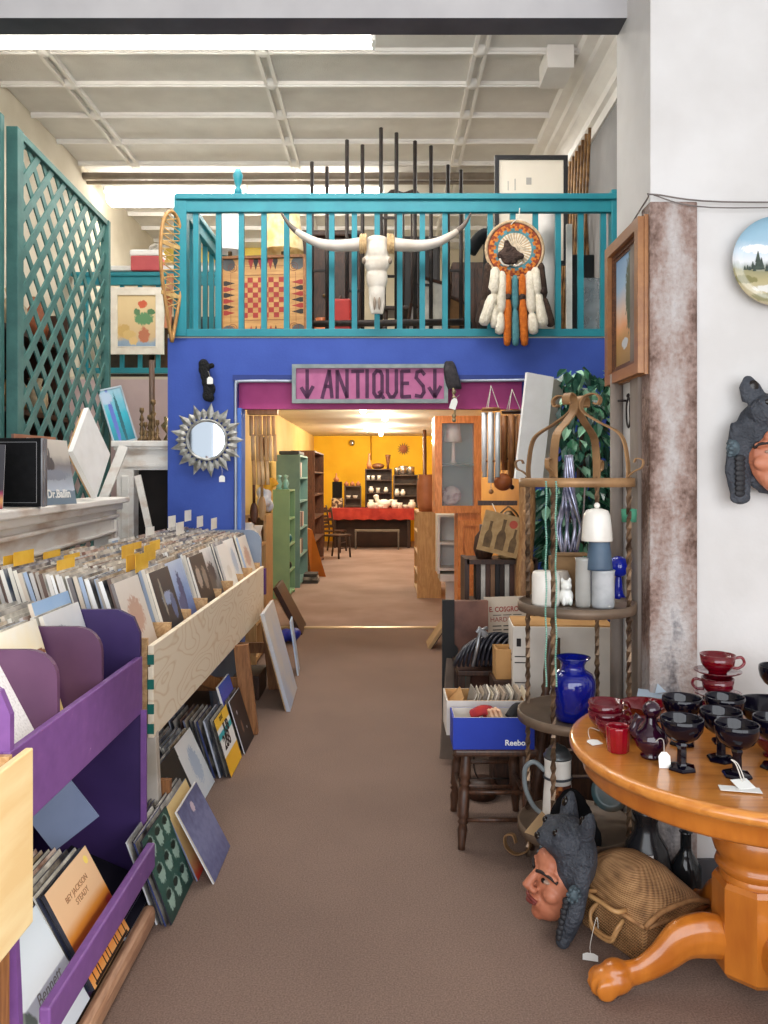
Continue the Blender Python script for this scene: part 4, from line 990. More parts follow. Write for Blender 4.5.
def posts(label, pxa, pxb, ptop_a, ptop_b, y, rung):
    a, b_ = at(pxa, ptop_a, y), at(pxb, ptop_b, y); zb = 2.722
    t = thing('iron_stand', label, 'iron stand', ((a.x + b_.x) / 2, y, zb), group=None)
    for p in (a, b_):
        MB().tube([(p.x - (a.x + b_.x) / 2, 0, 0), (p.x - (a.x + b_.x) / 2, 0, p.z - zb)], .017, 6).build('post', M_iron, t)
    for z in rung: MB().bar((a.x - (a.x + b_.x) / 2, 0, z), (b_.x - (a.x + b_.x) / 2, 0, z), .02, .02).build('rung', M_iron, t)
posts('shortest pair of black iron posts rising behind the railing, by the left horn', 312, 327, 162, 167, 7.0, (.1, .7))
posts('second pair of black iron posts from the left behind the railing', 347, 362.5, 140, 145, 6.9, (.1, .5, 1.0))
posts('tallest pair of black iron posts, straight above the skull', 381, 396.5, 128, 133, 6.8, (.1, .6, 1.1))
posts('pair of black iron posts just right of the tallest pair', 415, 431, 141, 146, 6.9, (.1, .55))
posts('pair of black iron posts nearest to the white framed print', 448, 461, 165, 170, 7.0, (.1, .7))
tag(MB().tube([at(312, 324, 6.75), at(470, 322, 6.75)], .03, 6).tube([at(312, 324, 6.75), at(312, 334, 6.75)], .02, 6).tube([at(470, 322, 6.75), at(470, 334, 6.75)], .02, 6).build('iron_rail', M_iron), 'low black iron rail along the loft floor behind the balusters', 'rail')
t = thing('bentwood_chair', 'dark chair with a curved back on the loft behind the skull', 'chair', (at(404, 0, 7.6).x, 7.6, 2.722))
M_bent = wood('bentwood', (60, 40, 30), (38, 26, 20), 5, (6, 6, 1))
MB().box((0, 0, .46), (.42, .42, .04), bev=.015).build('seat', M_bent, t)
for sx in (-1, 1):
    for sy in (-1, 1): MB().tube([(sx * .17, sy * .17, .45), (sx * .2, sy * .2, 0)], .018, 8).build('leg', M_bent, t)
zt = at(404, 186, 7.6).z - 2.722
MB().tube(spline([(-.19, .18, .46), (-.19, .2, .8), (-.16, .22, zt - .05), (0, .22, zt), (.16, .22, zt - .05), (.19, .2, .8), (.19, .18, .46)], 6), .02, 8).build('backrest', M_bent, t)
for s in (-.08, 0, .08): MB().tube([(s, .19, .46), (s, .22, zt - .02)], .010, 6).build('spindle', M_bent, t)
# dark furniture and leaning pieces right of the skull
def cupboard(label, px0, px1, py0, y, m, dep=.4):
    a, b_ = at(px0, py0, y), at(px1, py0, y); w = b_.x - a.x; hh = a.z - 2.722
    t = thing('cupboard', label, 'cupboard', ((a.x + b_.x) / 2, y + dep / 2, 2.722))
    MB().box((0, 0, hh / 2), (w, dep, hh), bev=.008).build('body', m, t)
    for s in (-1, 1): MB().box((s * w * .24, -dep / 2 - .008, hh * .5), (w * .42, .016, hh * .86), bev=.005).build('door', m, t)
cupboard('black cupboard on the loft right of the skull', 400, 440, 236, 7.9, mat('black_lacquer', (30, 26, 26), .5, c2=(40, 34, 32)))
cupboard('dark brown cupboard on the loft behind the medallion', 452, 500, 262, 7.6, M_darkwood)
for i, (px, py, c_, lab) in enumerate(((432, 272, (226, 220, 208), 'cream framed picture'), (420, 300, (196, 190, 186), 'grey framed picture'), (445, 285, (150, 110, 70), 'brown framed picture'))):
    a = at(px, py, 6.8)
    t = thing('leaning_picture', lab + ' leaning among the stored things right of the skull', 'picture', (a.x, 6.95 + i * .05, 2.722), (R(-6), R(8 + 4 * i), R(25)))
    hh = a.z - 2.722
    MB().frame(.155, hh / 2, .025, .02, (0, 0, hh / 2)).build('frame', M_darkwood, t); MB().box((0, .004, hh / 2), (.29, .006, hh - .03)).build('print', mat('print%d' % i, c_, .6, c2=tuple(int(v * .85) for v in c_), scale=8), t)
tag(MB().lathe([(0, 0), (.13, 0), (.16, .06), (.15, .16), (.11, .2), (0, .2)], (at(455, 0, 7.2).x, 7.25, 2.722), 18).build('basket', mat('dark_basket', (70, 52, 40), .8, c2=(46, 34, 28), scale=40, bump=.6)), 'dark basket on the loft floor behind the right horn', 'basket')
tag(MB().tube(spline([at(470, 252, 6.6), at(482, 236, 6.6), at(490, 245, 6.6), at(486, 330, 6.6)], 6), .055, 8).build('black_coat', mat('coat_black', (24, 24, 26), .8, c2=(36, 36, 38), scale=20)), 'black coat slung over the stored things left of the medallion', 'coat')
# framed white print, white roll, bamboo lattice
a, b_ = at(495, 155, 6.9), at(568, 240, 6.9)
t = thing('framed_print', 'large black framed white print standing high behind the railing', 'picture', ((a.x + b_.x) / 2, 6.92, 2.722)); w = (b_.x - a.x) / 2; zt = a.z - 2.722; zb = zt - .95
MB().frame(w, (zt - zb) / 2, .036, .035, (0, 0, (zt + zb) / 2)).build('frame', mat('frame_black', (40, 40, 44), .5, c2=(30, 30, 32)), t)
MB().box((0, .004, (zt + zb) / 2), (2 * w - .06, .012, zt - zb - .06)).build('print', mat('print_white', (240, 230, 214), .6, c2=(234, 224, 206), scale=2), t)
b = MB(); b.box((-.02, -.004, zt - .22), (.045, .002, .06)); b.box((-.14, -.004, zt - .25), (.01, .002, .1)); b.box((-.2, -.004, zt - .26), (.008, .002, .08)); b.build('printed_mark', mat('print_grey', (190, 184, 176), .6, c2=(170, 166, 160)), t)
MB().box((0, .03, zb / 2), (2 * w * .8, .03, zb)).build('easel_board', M_darkwood, t)
tag(MB().tube([(at(546, 0, 6.6).x, 6.62, 2.722), (at(547, 0, 6.6).x, 6.62, at(547, 212, 6.6).z)], .075, 16).build('paper_roll', mat('roll_white', (226, 222, 218), .6, c2=(206, 202, 198), scale=3)), 'thick white roll standing behind the railing beside the medallion', 'roll')
tag(MB().box((at(569, 0, 6.5).x, 6.5, 3.2), (.045, .03, .94)).build('white_batten', M_tabw), 'narrow white batten standing behind the railing', 'batten')
tag(MB().box((at(582, 0, 6.7).x, 6.75, 3.1), (.2, .15, .75), bev=.01).build('black_case', mat('case_black', (26, 26, 28), .5, c2=(36, 36, 38))), 'tall black case standing in the loft corner behind the railing', 'case')
tag(MB().box((at(592, 0, 6.45).x, 6.45, 2.98), (.14, .02, .5), rot=rotm(R(-8), 0, 0)).build('clear_sheet', mat('clear_plastic', (170, 180, 186), .2, c2=(130, 140, 146), alpha=.5)), 'clear plastic panel leaning in the right corner behind the railing', 'panel')
t = thing('bamboo_lattice', 'brown expanding willow lattice on the right loft wall, under the cornice', 'lattice', (1.90, 8.62, 3.4))
b = MB()
for k in range(19):
    yb = -1.1 + k * .13
    for s, x in ((1, 0), (-1, -.025)):
        b.tube([(x, yb - s * .2, -.6), (x, yb + s * .2, 1.42)], .015, 6)
b.build('lattice', mat('willow', (150, 112, 66), .6, c2=(92, 62, 34), scale=14), t)
# ================================================================ RIGHT SIDE: pier hangings, table, glass, etagere, boxes
# ---- framed landscape on the side of the pier
yc, zc, hw, hh = 3.335, 2.315, .235, .305
t = thing('framed_painting', 'brown framed landscape painting with a tall tree, on the side of the pier', 'painting', (1.003, yc, zc))
M_fr = wood('frame_walnut', (164, 112, 64), (142, 92, 50), 2, (4, 1, 4), coat=.2, dist=.5)
M_fr2 = wood('frame_walnut_dark', (116, 72, 42), (84, 50, 28), 4, (6, 1, 6))
Mz = Matrix.Rotation(pi / 2, 3, 'Z'); b = MB().frame(hw, hh, .045, .045, M=Mz).frame(hw + .006, hh + .006, .016, .02, (.012, 0, 0), Mz); b2 = MB().frame(hw - .045, hh - .045, .018, .022, (.008, 0, 0), Mz).frame(hw - .063, hh - .063, .012, .014, (.011, 0, 0), Mz)
b.build('frame', M_fr, t); b2.build('inner_frame', M_fr2, t)
MB().box((.012, 0, 0), (.008, 2 * hw - .13, 2 * hh - .13)).build('canvas', art('landscape', [(0, (150, 120, 70)), (.25, (186, 140, 80)), (.38, (226, 160, 110)), (.5, (220, 190, 170)), (.7, (150, 180, 206)), (1, (120, 160, 200))],
    [(.35, .62, .22, .36, (76, 82, 50)), (.3, .3, .1, .16, (84, 70, 40)), (.6, .2, .12, .05, (196, 200, 204))], u='Y', nscale=4, dist=.07), t)
# ---- horse bits on the white strip
t = thing('iron_tongs', 'black iron hand tools hanging on the white strip of the pier', 'tool', tuple(at(631, 412, 3.36)))
for dx, dy in ((-.0, -.02), (-.004, .015)):
    b = MB(); b.tube(spline([(dx, dy, .065), (dx, dy - .028, .03), (dx, dy - .022, -.04), (dx, dy, -.062), (dx, dy + .022, -.04), (dx, dy + .026, .03), (dx, dy, .065)], 5), .0065, 6); b.ball((dx, dy, .07), .011)
    b.build('bar', M_iron, t)
tag(MB().tube([(1.026, 3.40, 1.93), (.99, 3.40, 1.93)], .005, 6).build('nail', M_iron), 'small nail in the pier that holds the black iron tools', 'nail')

# ---- painted plate on the white wall
c = Vector((1.497, 3.06, at(772, 262, 3.06).z)); Rp = .172
t = thing('painted_plate', 'round plate painted with a mountain landscape on the white wall', 'plate', tuple(c))
b = MB().lathe([(0, -.004), (Rp * .62, -.004), (Rp * .75, .0), (Rp, .012), (Rp, .018), (Rp * .7, .006), (0, .003)], n=48, M=Matrix(((1, 0, 0), (0, 0, -1), (0, 1, 0))))
b.build('plate', art('plate_scene', [(0, (180, 170, 140)), (.12, (196, 184, 150)), (.3, (176, 164, 120)), (.40, (150, 146, 110)), (.45, (176, 182, 176)), (.5, (226, 228, 230)), (.6, (206, 220, 230)), (.75, (150, 186, 206)), (1, (130, 170, 190))],
    [(.5, .2, .25, .05, (222, 220, 212)), (.3, .64, .2, .05, (238, 240, 242)), (.15, .3, .15, .05, (130, 124, 76)), (.6, .34, .2, .05, (140, 132, 90)), (.4, .1, .2, .05, (150, 146, 110))], u='X', nscale=5, dist=.06, coat=.6, rough=.25), t)
b = MB(); rp_ = random.Random(9)
for i in range(26):
    x = -.135 + .27 * i / 25 + rp_.uniform(-.004, .004); hh_ = rp_.uniform(.02, .062) * (1.25 if i in (6, 7, 12, 13, 19) else .8); z0_ = -.030 + rp_.uniform(-.008, .004); wd_ = hh_ * .16 + .003
    b.prism([(x - wd_, z0_), (x + wd_, z0_), (x + wd_ * .5, z0_ + hh_ * .4), (x + wd_ * .7, z0_ + hh_ * .4), (x, z0_ + hh_), (x - wd_ * .7, z0_ + hh_ * .4), (x - wd_ * .5, z0_ + hh_ * .4)], Matrix.Translation((0, -.0085 - .002 * (i % 2) * .1, 0)), .0015)
b.build('painted_trees', mat('tree_paint', (66, 78, 66), .5, c2=(46, 58, 52), scale=60), t)

# ---- carved mask heads under animal-head hoods
M_skin = mat('mask_skin', (192, 124, 94), .5, c2=(160, 92, 66), scale=9, thr=(.35, .7))
M_hood = mat('mask_hood', (66, 70, 78), .6, c2=(44, 48, 56), scale=14, bump=.9, bscale=70, bdist=.012)
M_hoodblue = mat('hood_blue', (48, 62, 140), .6, c2=(40, 50, 110), scale=10)
M_eye = mat('eye_white', (168, 140, 122), .4, c2=(150, 122, 104)); M_iris = mat('iris', (26, 18, 14), .2, c2=(20, 14, 10))
M_brow = mat('brow_paint', (40, 30, 28), .7, c2=(30, 22, 20)); M_lip = mat('lip_paint', (134, 62, 52), .5, c2=(116, 50, 44))
def mask_head(label, loc, rot, depth=1.0):
    t = thing('carved_mask', label, 'mask', loc, rot)
    b = MB()
    b.ball((0, .0, .145), (.088, .085, .135)); b.ball((0, -.02, .065), (.062, .065, .062)); b.ball((0, -.052, .028), (.032, .028, .026))      # skull, jaw, chin
    for s in (-1, 1):
        b.ball((s * .048, -.045, .118), (.036, .034, .03)); b.tube([(s * .012, -.085, .186), (s * .05, -.078, .19), (s * .078, -.05, .18)], [.013, .014, .010], 8)
    b.tube([(0, -.082, .185), (0, -.104, .145), (0, -.118, .118), (0, -.098, .103)], [.012, .015, .019, .012], 8)
    for s in (-1, 1): b.ball((s * .017, -.098, .110), (.013, .015, .011))
    b.ball((0, -.083, .083), (.034, .018, .011)); b.ball((0, -.083, .066), (.03, .018, .010)); b.ball((0, -.06, .21), (.06, .035, .04))
    fuse(b, .0045, 5).build('face', M_skin, t)
    for s in (-1, 1):
        MB().ball((s * .037, -.069, .158), (.021, .016, .0085)).build('eye', M_eye, t)
        MB().ball((s * .037, -.080, .158), (.011, .008, .0085)).build('iris', M_iris, t)
        MB().tube(spline([(s * .014, -.100, .178), (s * .04, -.094, .188), (s * .066, -.072, .186), (s * .08, -.048, .174)], 4), .0062, 6).build('eyebrow', M_brow, t)
    b = MB().tube(spline([(-.036, -.086, .076), (-.018, -.101, .081), (0, -.102, .079), (.018, -.101, .081), (.036, -.086, .076)], 4), .006, 6).tube(spline([(-.03, -.088, .070), (0, -.102, .064), (.03, -.088, .070)], 4), .007, 6)
    b.build('lips', M_lip, t)
    b = MB()
    b.ball((0, .022, .235), (.120, .085, .132)); b.ball((0, -.01, .30), (.098, .09, .075)); b.ball((0, -.065, .295), (.052, .055, .040)); b.ball((0, -.095, .292), (.036, .028, .026))
    for s in (-1, 1):
        b.tube([(s * .095, .02, .26), (s * .108, .022, .18), (s * .112, .018, .09), (s * .106, .008, .01)], [.036, .031, .034, .028], 10)
        b.ball((s * .108, .0, -.005), (.028, .026, .026)); b.tube([(s * .066, .02, .345), (s * .082, .015, .40), (s * .086, .02, .435)], [.036, .028, .008], 10)
        b.ball((s * .052, -.058, .332), (.026, .026, .020))
    b.tube([(-.05, .055, .05), (.05, .055, .05)], .042, 8); b.ball((0, .045, .12), (.105, .045, .12))
    fuse(b, .006, 4).build('animal_hood', M_hood, t)
    for s in (-1, 1):
        MB().ball((s * .048, -.078, .335), (.012, .010, .012)).build('hood_eye', M_iris, t)
        bb = MB(); bb.ball((s * .128, -.010, .172), (.018, .020, .030))
        for q in range(8): bb.ball((s * .136, -.012 + .020 * cos(q * pi / 4), .172 + .024 * sin(q * pi / 4)), .008, 8, 6)
        bb.build('rosette', mat('rosette', (84, 100, 108), .6, c2=(50, 60, 66), scale=60), t)
        bb = MB()
        for q in range(8): bb.ball((s * .112, -.022 + .003 * (q % 2), .135 - q * .018), (.014, .012, .014), 8, 6)
        bb.build('braid', mat('braid_dark', (44, 44, 48), .6, c2=(30, 30, 34), scale=60), t)
        MB().ball((s * .074, -.004, .395), (.014, .010, .022)).build('inner_ear', M_iris, t)
    if loc[1] < 2.9:
        MB().tube(spline([(-.11, .03, .33), (-.125, .035, .26), (-.12, .03, .2)], 4), [.008] * 4 + [.012] * 4 + [.006], 8).build('blue_streak', M_hoodblue, t)
    MB().ball((0, -.118, .297), (.016, .01, .012)).build('hood_nose', M_iris, t)
    return t
mask_head('carved face mask under a dark wolf-head hood, standing on the floor beside the wicker hamper', (.585, 2.82, .035), (R(-11), R(4), R(-80)))
w = mask_head('carved face mask under a dark wolf-head hood, hung on the white wall below the plate', (1.497, 3.01, at(770, 496, 3.0).z), (0, 0, 0))
w.scale = (1.46, .6, 1.05)

# ---- round oak pedestal table
TX, TY = 1.16, 2.5
t = thing('pedestal_table', 'round golden oak pedestal table with paw feet, covered in dark glassware', 'table', (TX, TY, 0))
g = NT('golden_oak'); tc = g.n('ShaderNodeTexCoord'); mp = g.n('ShaderNodeMapping'); mp.inputs['Scale'].default_value = (1, 9, 9); mp.inputs['Rotation'].default_value = (0, 0, .5)
g.l(tc.outputs['Object'], mp.inputs[0]); nz = g.n('ShaderNodeTexNoise', i_Scale=3, i_Detail=7, i_Distortion=.6); g.l(mp.outputs[0], nz.inputs['Vector'])
r = g.ramp([(.3, (196, 120, 48)), (.5, (212, 138, 60)), (.72, (178, 102, 34))]); g.l(nz.outputs['Fac'], r.inputs[0]); g.l(r.outputs[0], g.b.inputs['Base Color'])
g.b.inputs['Roughness'].default_value = .28; g.b.inputs['Coat Weight'].default_value = .5; g.b.inputs['Coat Roughness'].default_value = .12
M_oak = g.m
M_oak2 = mat('golden_oak_turned', (200, 120, 42), .3, c2=(176, 98, 30), scale=5, stretch=(3, 3, .8), coat=.5)
MB().lathe([(0, .722), (.545, .722), (.562, .728), (.57, .740), (.568, .752), (.558, .760), (.545, .7605), (.54, .7595), (0, .7595)], n=96).build('tabletop', M_oak, t)
MB().lathe([(.0, .660), (.520, .660), (.527, .668), (.527, .676), (.532, .69), (.536, .715), (.545, .7225), (0, .7225)], n=96).build('apron', M_oak2, t)
MB().lathe([(0, .66), (.135, .66), (.135, .63), (.112, .615), (.106, .60), (.115, .588), (.120, .575), (.106, .558), (.097, .55), (.106, .53), (.125, .49), (.130, .46), (.121, .43), (.106, .412),
            (.116, .40), (.120, .388), (.107, .374), (.102, .366)], n=40).build('column', M_oak2, t)
MB().lathe([(.102, .37), (.110, .355), (.106, .34)], n=40).lathe([(.0, .35), (.118, .35), (.127, .335), (.127, .075), (.114, .058), (0, .055)], n=8, smooth=False, a0=pi / 8).build('pedestal_block', M_oak2, t)
for k in range(4):
    M = Matrix.Rotation(pi + k * pi / 2 + R(4), 4, 'Z')
    P = spline([(.10, 0, .160), (.17, 0, .172), (.235, 0, .160), (.30, 0, .108), (.37, 0, .070), (.44, 0, .058)], 5); n = len(P)
    rr = [.062, .066, .060, .046, .036, .038]
    rs = []
    for i in range(n):
        f = i / (n - 1) * 5; a = min(int(f), 4); rs.append(rr[a] + (rr[a + 1] - rr[a]) * (f - a))
    b = MB().tube(P, rs, 12, sx=1.08, sy=.72, up=(0, 0, 1))
    b.ball((.46, 0, .047), (.07, .052, .044)); b.ball((.45, 0, .078), (.045, .04, .028))
    for q in (-.032, -.011, .011, .032): b.ball((.505 - abs(q) * .5, q * 1.25, .036), (.036, .0145, .034))
    b.xf(M); fuse(b, .0055, 3).build('paw_leg', M_oak2, t)

TZ = .7605
def on_table(px, py):
    y = (H - TZ) * F / (py - HY); return at(px, py, y)
M_amethyst = mat('black_amethyst', (8, 6, 16), .07, spec=.45, c2=(12, 9, 26), scale=4)
M_ruby = mat('ruby_glass', (150, 6, 34), .05, trans=.55, ior=1.5, c2=(130, 2, 24), scale=4, coat=.4)
M_rubyd = mat('dark_ruby_glass', (128, 4, 32), .06, trans=.4, ior=1.5, c2=(104, 2, 24), scale=4, coat=.5)
M_plum = mat('plum_glass', (44, 10, 34), .08, c2=(30, 6, 24), scale=4, coat=.6)
gob = None
def goblet(label, px, py, s=1.0, p=None):
    global gob
    p = p or on_table(px, py)
    if gob is None:
        t = thing('goblet', label, 'goblet', tuple(p), group='black goblets on the oak table')
        MB().lathe([(0, .078), (.010, .078), (.028, .082), (.046, .096), (.057, .115), (.061, .135), (.060, .147), (.0585, .149), (.056, .146), (.054, .130), (.044, .105), (.025, .090), (0, .087)], n=36).build('bowl', M_amethyst, t)
        MB().lathe([(.019, .008), (.0145, .018), (.0135, .06), (.017, .07), (.015, .08)], n=6, smooth=False).build('stem', M_amethyst, t)
        MB().lathe([(0, 0), (.041, 0), (.042, .004), (.038, .010), (.018, .013), (0, .013)], n=6, smooth=False, a0=.2).build('foot', M_amethyst, t)
        gob = t
    else: t = copy_tree(gob, label, tuple(p), rnd.random())
    t.scale = (s, s, s); return t
goblet('black goblet at the front left, its foot close to the white tag of the decanter', 682, 769)
goblet('black goblet with a white tag tied round its stem, nearest to the table edge', 737, 776)
goblet('black goblet directly behind the front left one', 682, 744)
goblet('black goblet between the tagged goblet and the hindmost pair', 721, 760)
goblet('black goblet in front of the stacked red cups', 725, 743)
goblet('black goblet by the small dark red bowl, cut by the picture edge', 775, 768)
goblet('black goblet farthest back, in front of the white wall', 0, 0, p=Vector((1.40, 2.83, TZ)), s=1.15)
def cup_mesh(parent, z0, r=.052, h=.058, m=None):
    m = m or M_rubyd
    cb = MB().lathe([(0, z0), (r * .5, z0), (r * .52, z0 + .006), (r * .7, z0 + .014), (r * .92, z0 + h * .5), (r, z0 + h), (r * .965, z0 + h), (r * .86, z0 + h * .5), (r * .6, z0 + .018), (0, z0 + .014)], n=28).build('bowl', m, parent)
    MB().tube(spline([(r * .95, 0, z0 + h * .8), (r * 1.35, 0, z0 + h * .85), (r * 1.5, 0, z0 + h * .55), (r * 1.2, 0, z0 + h * .3), (r * .8, 0, z0 + h * .32)], 5), .0045, 8).build('handle', m, parent)
cupo = None
def cup(label, p, rz=0, s=1, m=None):
    t = thing('tea_cup', label, 'cup', tuple(p), rz); cup_mesh(t, 0, m=m); t.scale = (s, s, s); return t
def saucer(label, p, s=1):
    tag(MB().lathe([(0, 0), (.035, 0), (.036, .004), (.06, .010), (.078, .018), (.079, .021), (.058, .013), (0, .008)], n=36).build('saucer', M_rubyd, None, False), label, 'saucer').location = p
sp = Vector((1.150, 2.76, TZ))
for i, nm in enumerate(('bottom', 'middle', 'top')):
    saucer('dark red saucer, %s one of the stacked cups and saucers' % nm, sp + Vector((0, 0, i * .0765)))
    cup('ruby red cup, %s one of the stacked cups and saucers' % nm, sp + Vector((0, 0, i * .0765 + .0095)), R((200, 160, -5)[i]), 1.14 if i == 2 else 1.05, M_ruby if i == 2 else M_rubyd)
p = on_table(606, 729)
cup('dark red cup at the left rim of the table, lower of two nested ones', p, R(10), 1.15); cup('dark red cup nested on top of another at the left rim of the table', p + Vector((0, 0, .028)), R(14), 1.13)
cup('dark red cup between the nested pair and the ribbed tumbler', on_table(613, 737), R(60), 1.1)
cup('red cup behind the purple decanter', on_table(640, 738), R(120), 1.0)
# ribbed red tumbler
b = MB(); n = 48; prof = [(.030, 0), (.031, .004), (.0345, .07), (.036, .078), (.033, .079), (.0315, .07), (.028, .006), (0, .005)]
vs = []
for i, (r, z) in enumerate(prof):
    for k in range(n):
        q = r * (1 + (.07 if k % 4 < 2 and 0 < i < 4 else 0)); vs.append((q * cos(2 * pi * k / n), q * sin(2 * pi * k / n), z))
b.add(vs, [(i * n + k, i * n + (k + 1) % n, (i + 1) * n + (k + 1) % n, (i + 1) * n + k) for i in range(len(prof) - 1) for k in range(n)], 0, True); b.add([vs[k] for k in range(n)], [tuple(range(n))])
o = tag(b.build('tumbler', mat('bright_ruby', (176, 14, 40), .08, trans=.4, c2=(150, 8, 30), scale=4, coat=.5), None, False), 'small bright red ribbed glass tumbler at the left of the table', 'tumbler'); o.location = on_table(618, 751)
t = thing('glass_bowl', 'shallow red glass bowl behind the decanter and the goblets', 'bowl', tuple(on_table(645, 716)))
MB().lathe([(0, 0), (.035, 0), (.06, .018), (.084, .042), (.086, .046), (.082, .044), (.055, .022), (0, .010)], n=36).build('bowl', M_ruby, t)
t = thing('glass_bowl', 'wide black glass bowl at the back right of the table', 'bowl', (1.30, 2.66, TZ))
MB().lathe([(0, 0), (.05, 0), (.09, .03), (.12, .07), (.125, .085), (.12, .084), (.085, .036), (0, .014)], n=40).build('bowl', M_amethyst, t)
t = thing('glass_bowl', 'small dark red footed bowl at the right edge of the view', 'bowl', tuple(on_table(774, 756)))
MB().lathe([(0, 0), (.03, 0), (.032, .006), (.024, .012), (.045, .03), (.06, .055), (.062, .062), (.058, .06), (.04, .034), (0, .02)], n=30).build('bowl', M_rubyd, t)
tag(MB().lathe([(0, 0), (.022, 0), (.03, .02), (.024, .045), (.008, .065), (.012, .085), (0, .1)], (1.24, 2.45, TZ), 18).build('glass_bird', mat('pink_glass', (200, 130, 160), .1, trans=.5, c2=(180, 110, 140))), 'small pink glass ornament with a pointed top beside the black bowl', 'ornament')
# decanter with a ball stopper
p = on_table(651, 757)
t = thing('decanter', 'squat dark purple glass decanter with a round ball top and a side spout', 'decanter', tuple(p))
MB().lathe([(0, 0), (.03, 0), (.032, .008), (.024, .014), (.042, .03), (.050, .052), (.044, .076), (.026, .092), (.018, .105), (.016, .12)], n=32).build('body', M_plum, t)
MB().ball((.002, 0, .142), (.027, .027, .026), 20, 12).build('stopper', M_plum, t)
MB().tube(spline([(-.03, 0, .06), (-.055, -.005, .08), (-.045, -.005, .11), (-.035, -.005, .125)], 5), [.012] * 8 + [.012, .012, .013, .014, .015, .016, .016, .016][:8], 10).build('spout', M_plum, t)
MB().tube(spline([(.03, 0, .07), (.05, 0, .085), (.04, 0, .105), (.02, 0, .11)], 5), .006, 8).build('handle', M_plum, t)
# tags and paper on the table
price_tag('white price tag leaning between the decanter and the front left goblet', on_table(664, 767) + Vector((0, -.01, 0)), (.034, .045), rot=(R(-12), 0, 0), string=[(0, 0, .045), (.004, .01, .075), (-.004, .02, .08), (-.012, .03, .07)])
price_tag('white price tag lying at the left rim of the table, tied to the red cups', on_table(598, 745) + Vector((0, 0, .002)), (.042, .038), rot=(R(-84), 0, R(25)), string=[(0, .0, .038), (.0, -.02, .05), (.03, -.02, .075), (.055, -.012, .06)])
t = thing('price_tag', 'white folded price tags lying at the front edge of the table, tied to a goblet', 'price tag', tuple(on_table(740, 790) + Vector((0, 0, .0015))), (0, 0, R(-12)))
MB().box((0, 0, .001), (.105, .038, .0012)).build('card', M_tag, t); MB().box((.012, .022, .008), (.05, .04, .0012), rot=rotm(R(16), 0, R(25))).build('card', M_tag, t)
MB().tube(spline([(.012, .03, .010), (.0, .045, .05), (-.012, .05, .062), (.006, .05, .05), (.02, .035, .012)], 5), .0016, 6).build('string', M_string, t)
p = on_table(655, 697)
t = thing('folded_paper', 'pale blue folded paper with one raised corner at the back of the table', 'paper', tuple(p + Vector((0, 0, .001))))
MB().add([(-.08, -.03, .004), (.09, -.035, .001), (.08, .05, .004), (-.05, .045, .02)], [(0, 1, 2, 3)]).add([(-.0, .0, .012), (.06, .03, .012), (.035, .05, .075)], [(0, 1, 2)]).build('sheet', mat('pale_blue_paper', (196, 212, 226), .6, c2=(182, 200, 216)), t, fix=False)

# ---- wicker basket
M_wick = mat('wicker', (176, 130, 84), .7, c2=(128, 88, 52), scale=26, bump=.0)
g = NT('wicker_weave'); tc = g.n('ShaderNodeTexCoord'); sp_ = g.n('ShaderNodeSeparateXYZ'); g.l(tc.outputs['Object'], sp_.inputs[0])
wx = g.math('SINE', g.math('MULTIPLY', g.math('ADD', sp_.outputs['X'], sp_.outputs['Y']), 420)); wz = g.math('SINE', g.math('MULTIPLY', g.math('ADD', sp_.outputs['Z'], g.math('MULTIPLY', sp_.outputs['Y'], .6)), 620))
hgt = g.math('MULTIPLY', wx, wz); nz = g.n('ShaderNodeTexNoise', i_Scale=14, i_Detail=3); g.l(tc.outputs['Object'], nz.inputs['Vector'])
f = g.math('MULTIPLY_ADD', hgt, .22, nz.outputs['Fac']); r = g.ramp([(.2, (112, 76, 44)), (.5, (172, 126, 80)), (.8, (196, 150, 102))]); g.l(f, r.inputs[0]); g.l(r.outputs[0], g.b.inputs['Base Color'])
bp = g.n('ShaderNodeBump', i_Strength=.8, i_Distance=.004); g.l(hgt, bp.inputs['Height']); g.l(bp.outputs[0], g.b.inputs['Normal']); g.b.inputs['Roughness'].default_value = .65
M_weave = g.m
Bc = Vector((.897, 2.79, 0)); ang = math.atan2(.14, .258)
t = thing('wicker_basket', 'tan wicker hamper with a domed lid on the floor under the table', 'basket', tuple(Bc), ang); lx, ly = .29, .30
MB().box((0, 0, .068), (lx, ly, .134), bev=.012).build('body', M_weave, t)
def dome(u, v):
    x = (u - .5) * (lx + .02); y = (v - .5) * (ly + .02); e = max(0, 1 - abs(2 * u - 1) ** 2.6); k = .035 + .075 * min(1, v * 2.2) ** .8 * (1 if v < .8 else 1 - (v - .8) * 1.6)
    return (x, y, .148 + k * e)
b = MB().grid(dome, 16, 16); b.box((0, 0, .143), (lx + .02, ly + .02, .014), bev=.005)
b.add([dome(i / 16, 0) for i in range(17)] + [(-(lx + .02) / 2 + i / 16 * (lx + .02), -(ly + .02) / 2, .145) for i in range(17)], [(i, i + 1, i + 18, i + 17) for i in range(16)])
b.add([dome(i / 16, 1) for i in range(17)] + [(-(lx + .02) / 2 + i / 16 * (lx + .02), (ly + .02) / 2, .145) for i in range(17)], [(i, i + 1, i + 18, i + 17) for i in range(16)])
b.build('lid', M_weave, t)
b = MB().tube([Vector(dome(i / 16, 0)) + Vector((0, -.004, 0)) for i in range(17)], .009, 8).tube([(-lx / 2 - .008, -ly / 2 - .012, .143), (lx / 2 + .008, -ly / 2 - .012, .143)], .007, 8).tube([(-lx / 2 - .01, -ly / 2 - .008, .143), (-lx / 2 - .01, ly / 2 + .008, .143)], .007, 8)
b.build('braided_edge', M_wick, t)
M_cane = mat('cane', (196, 152, 100), .5, c2=(166, 122, 76), scale=12)
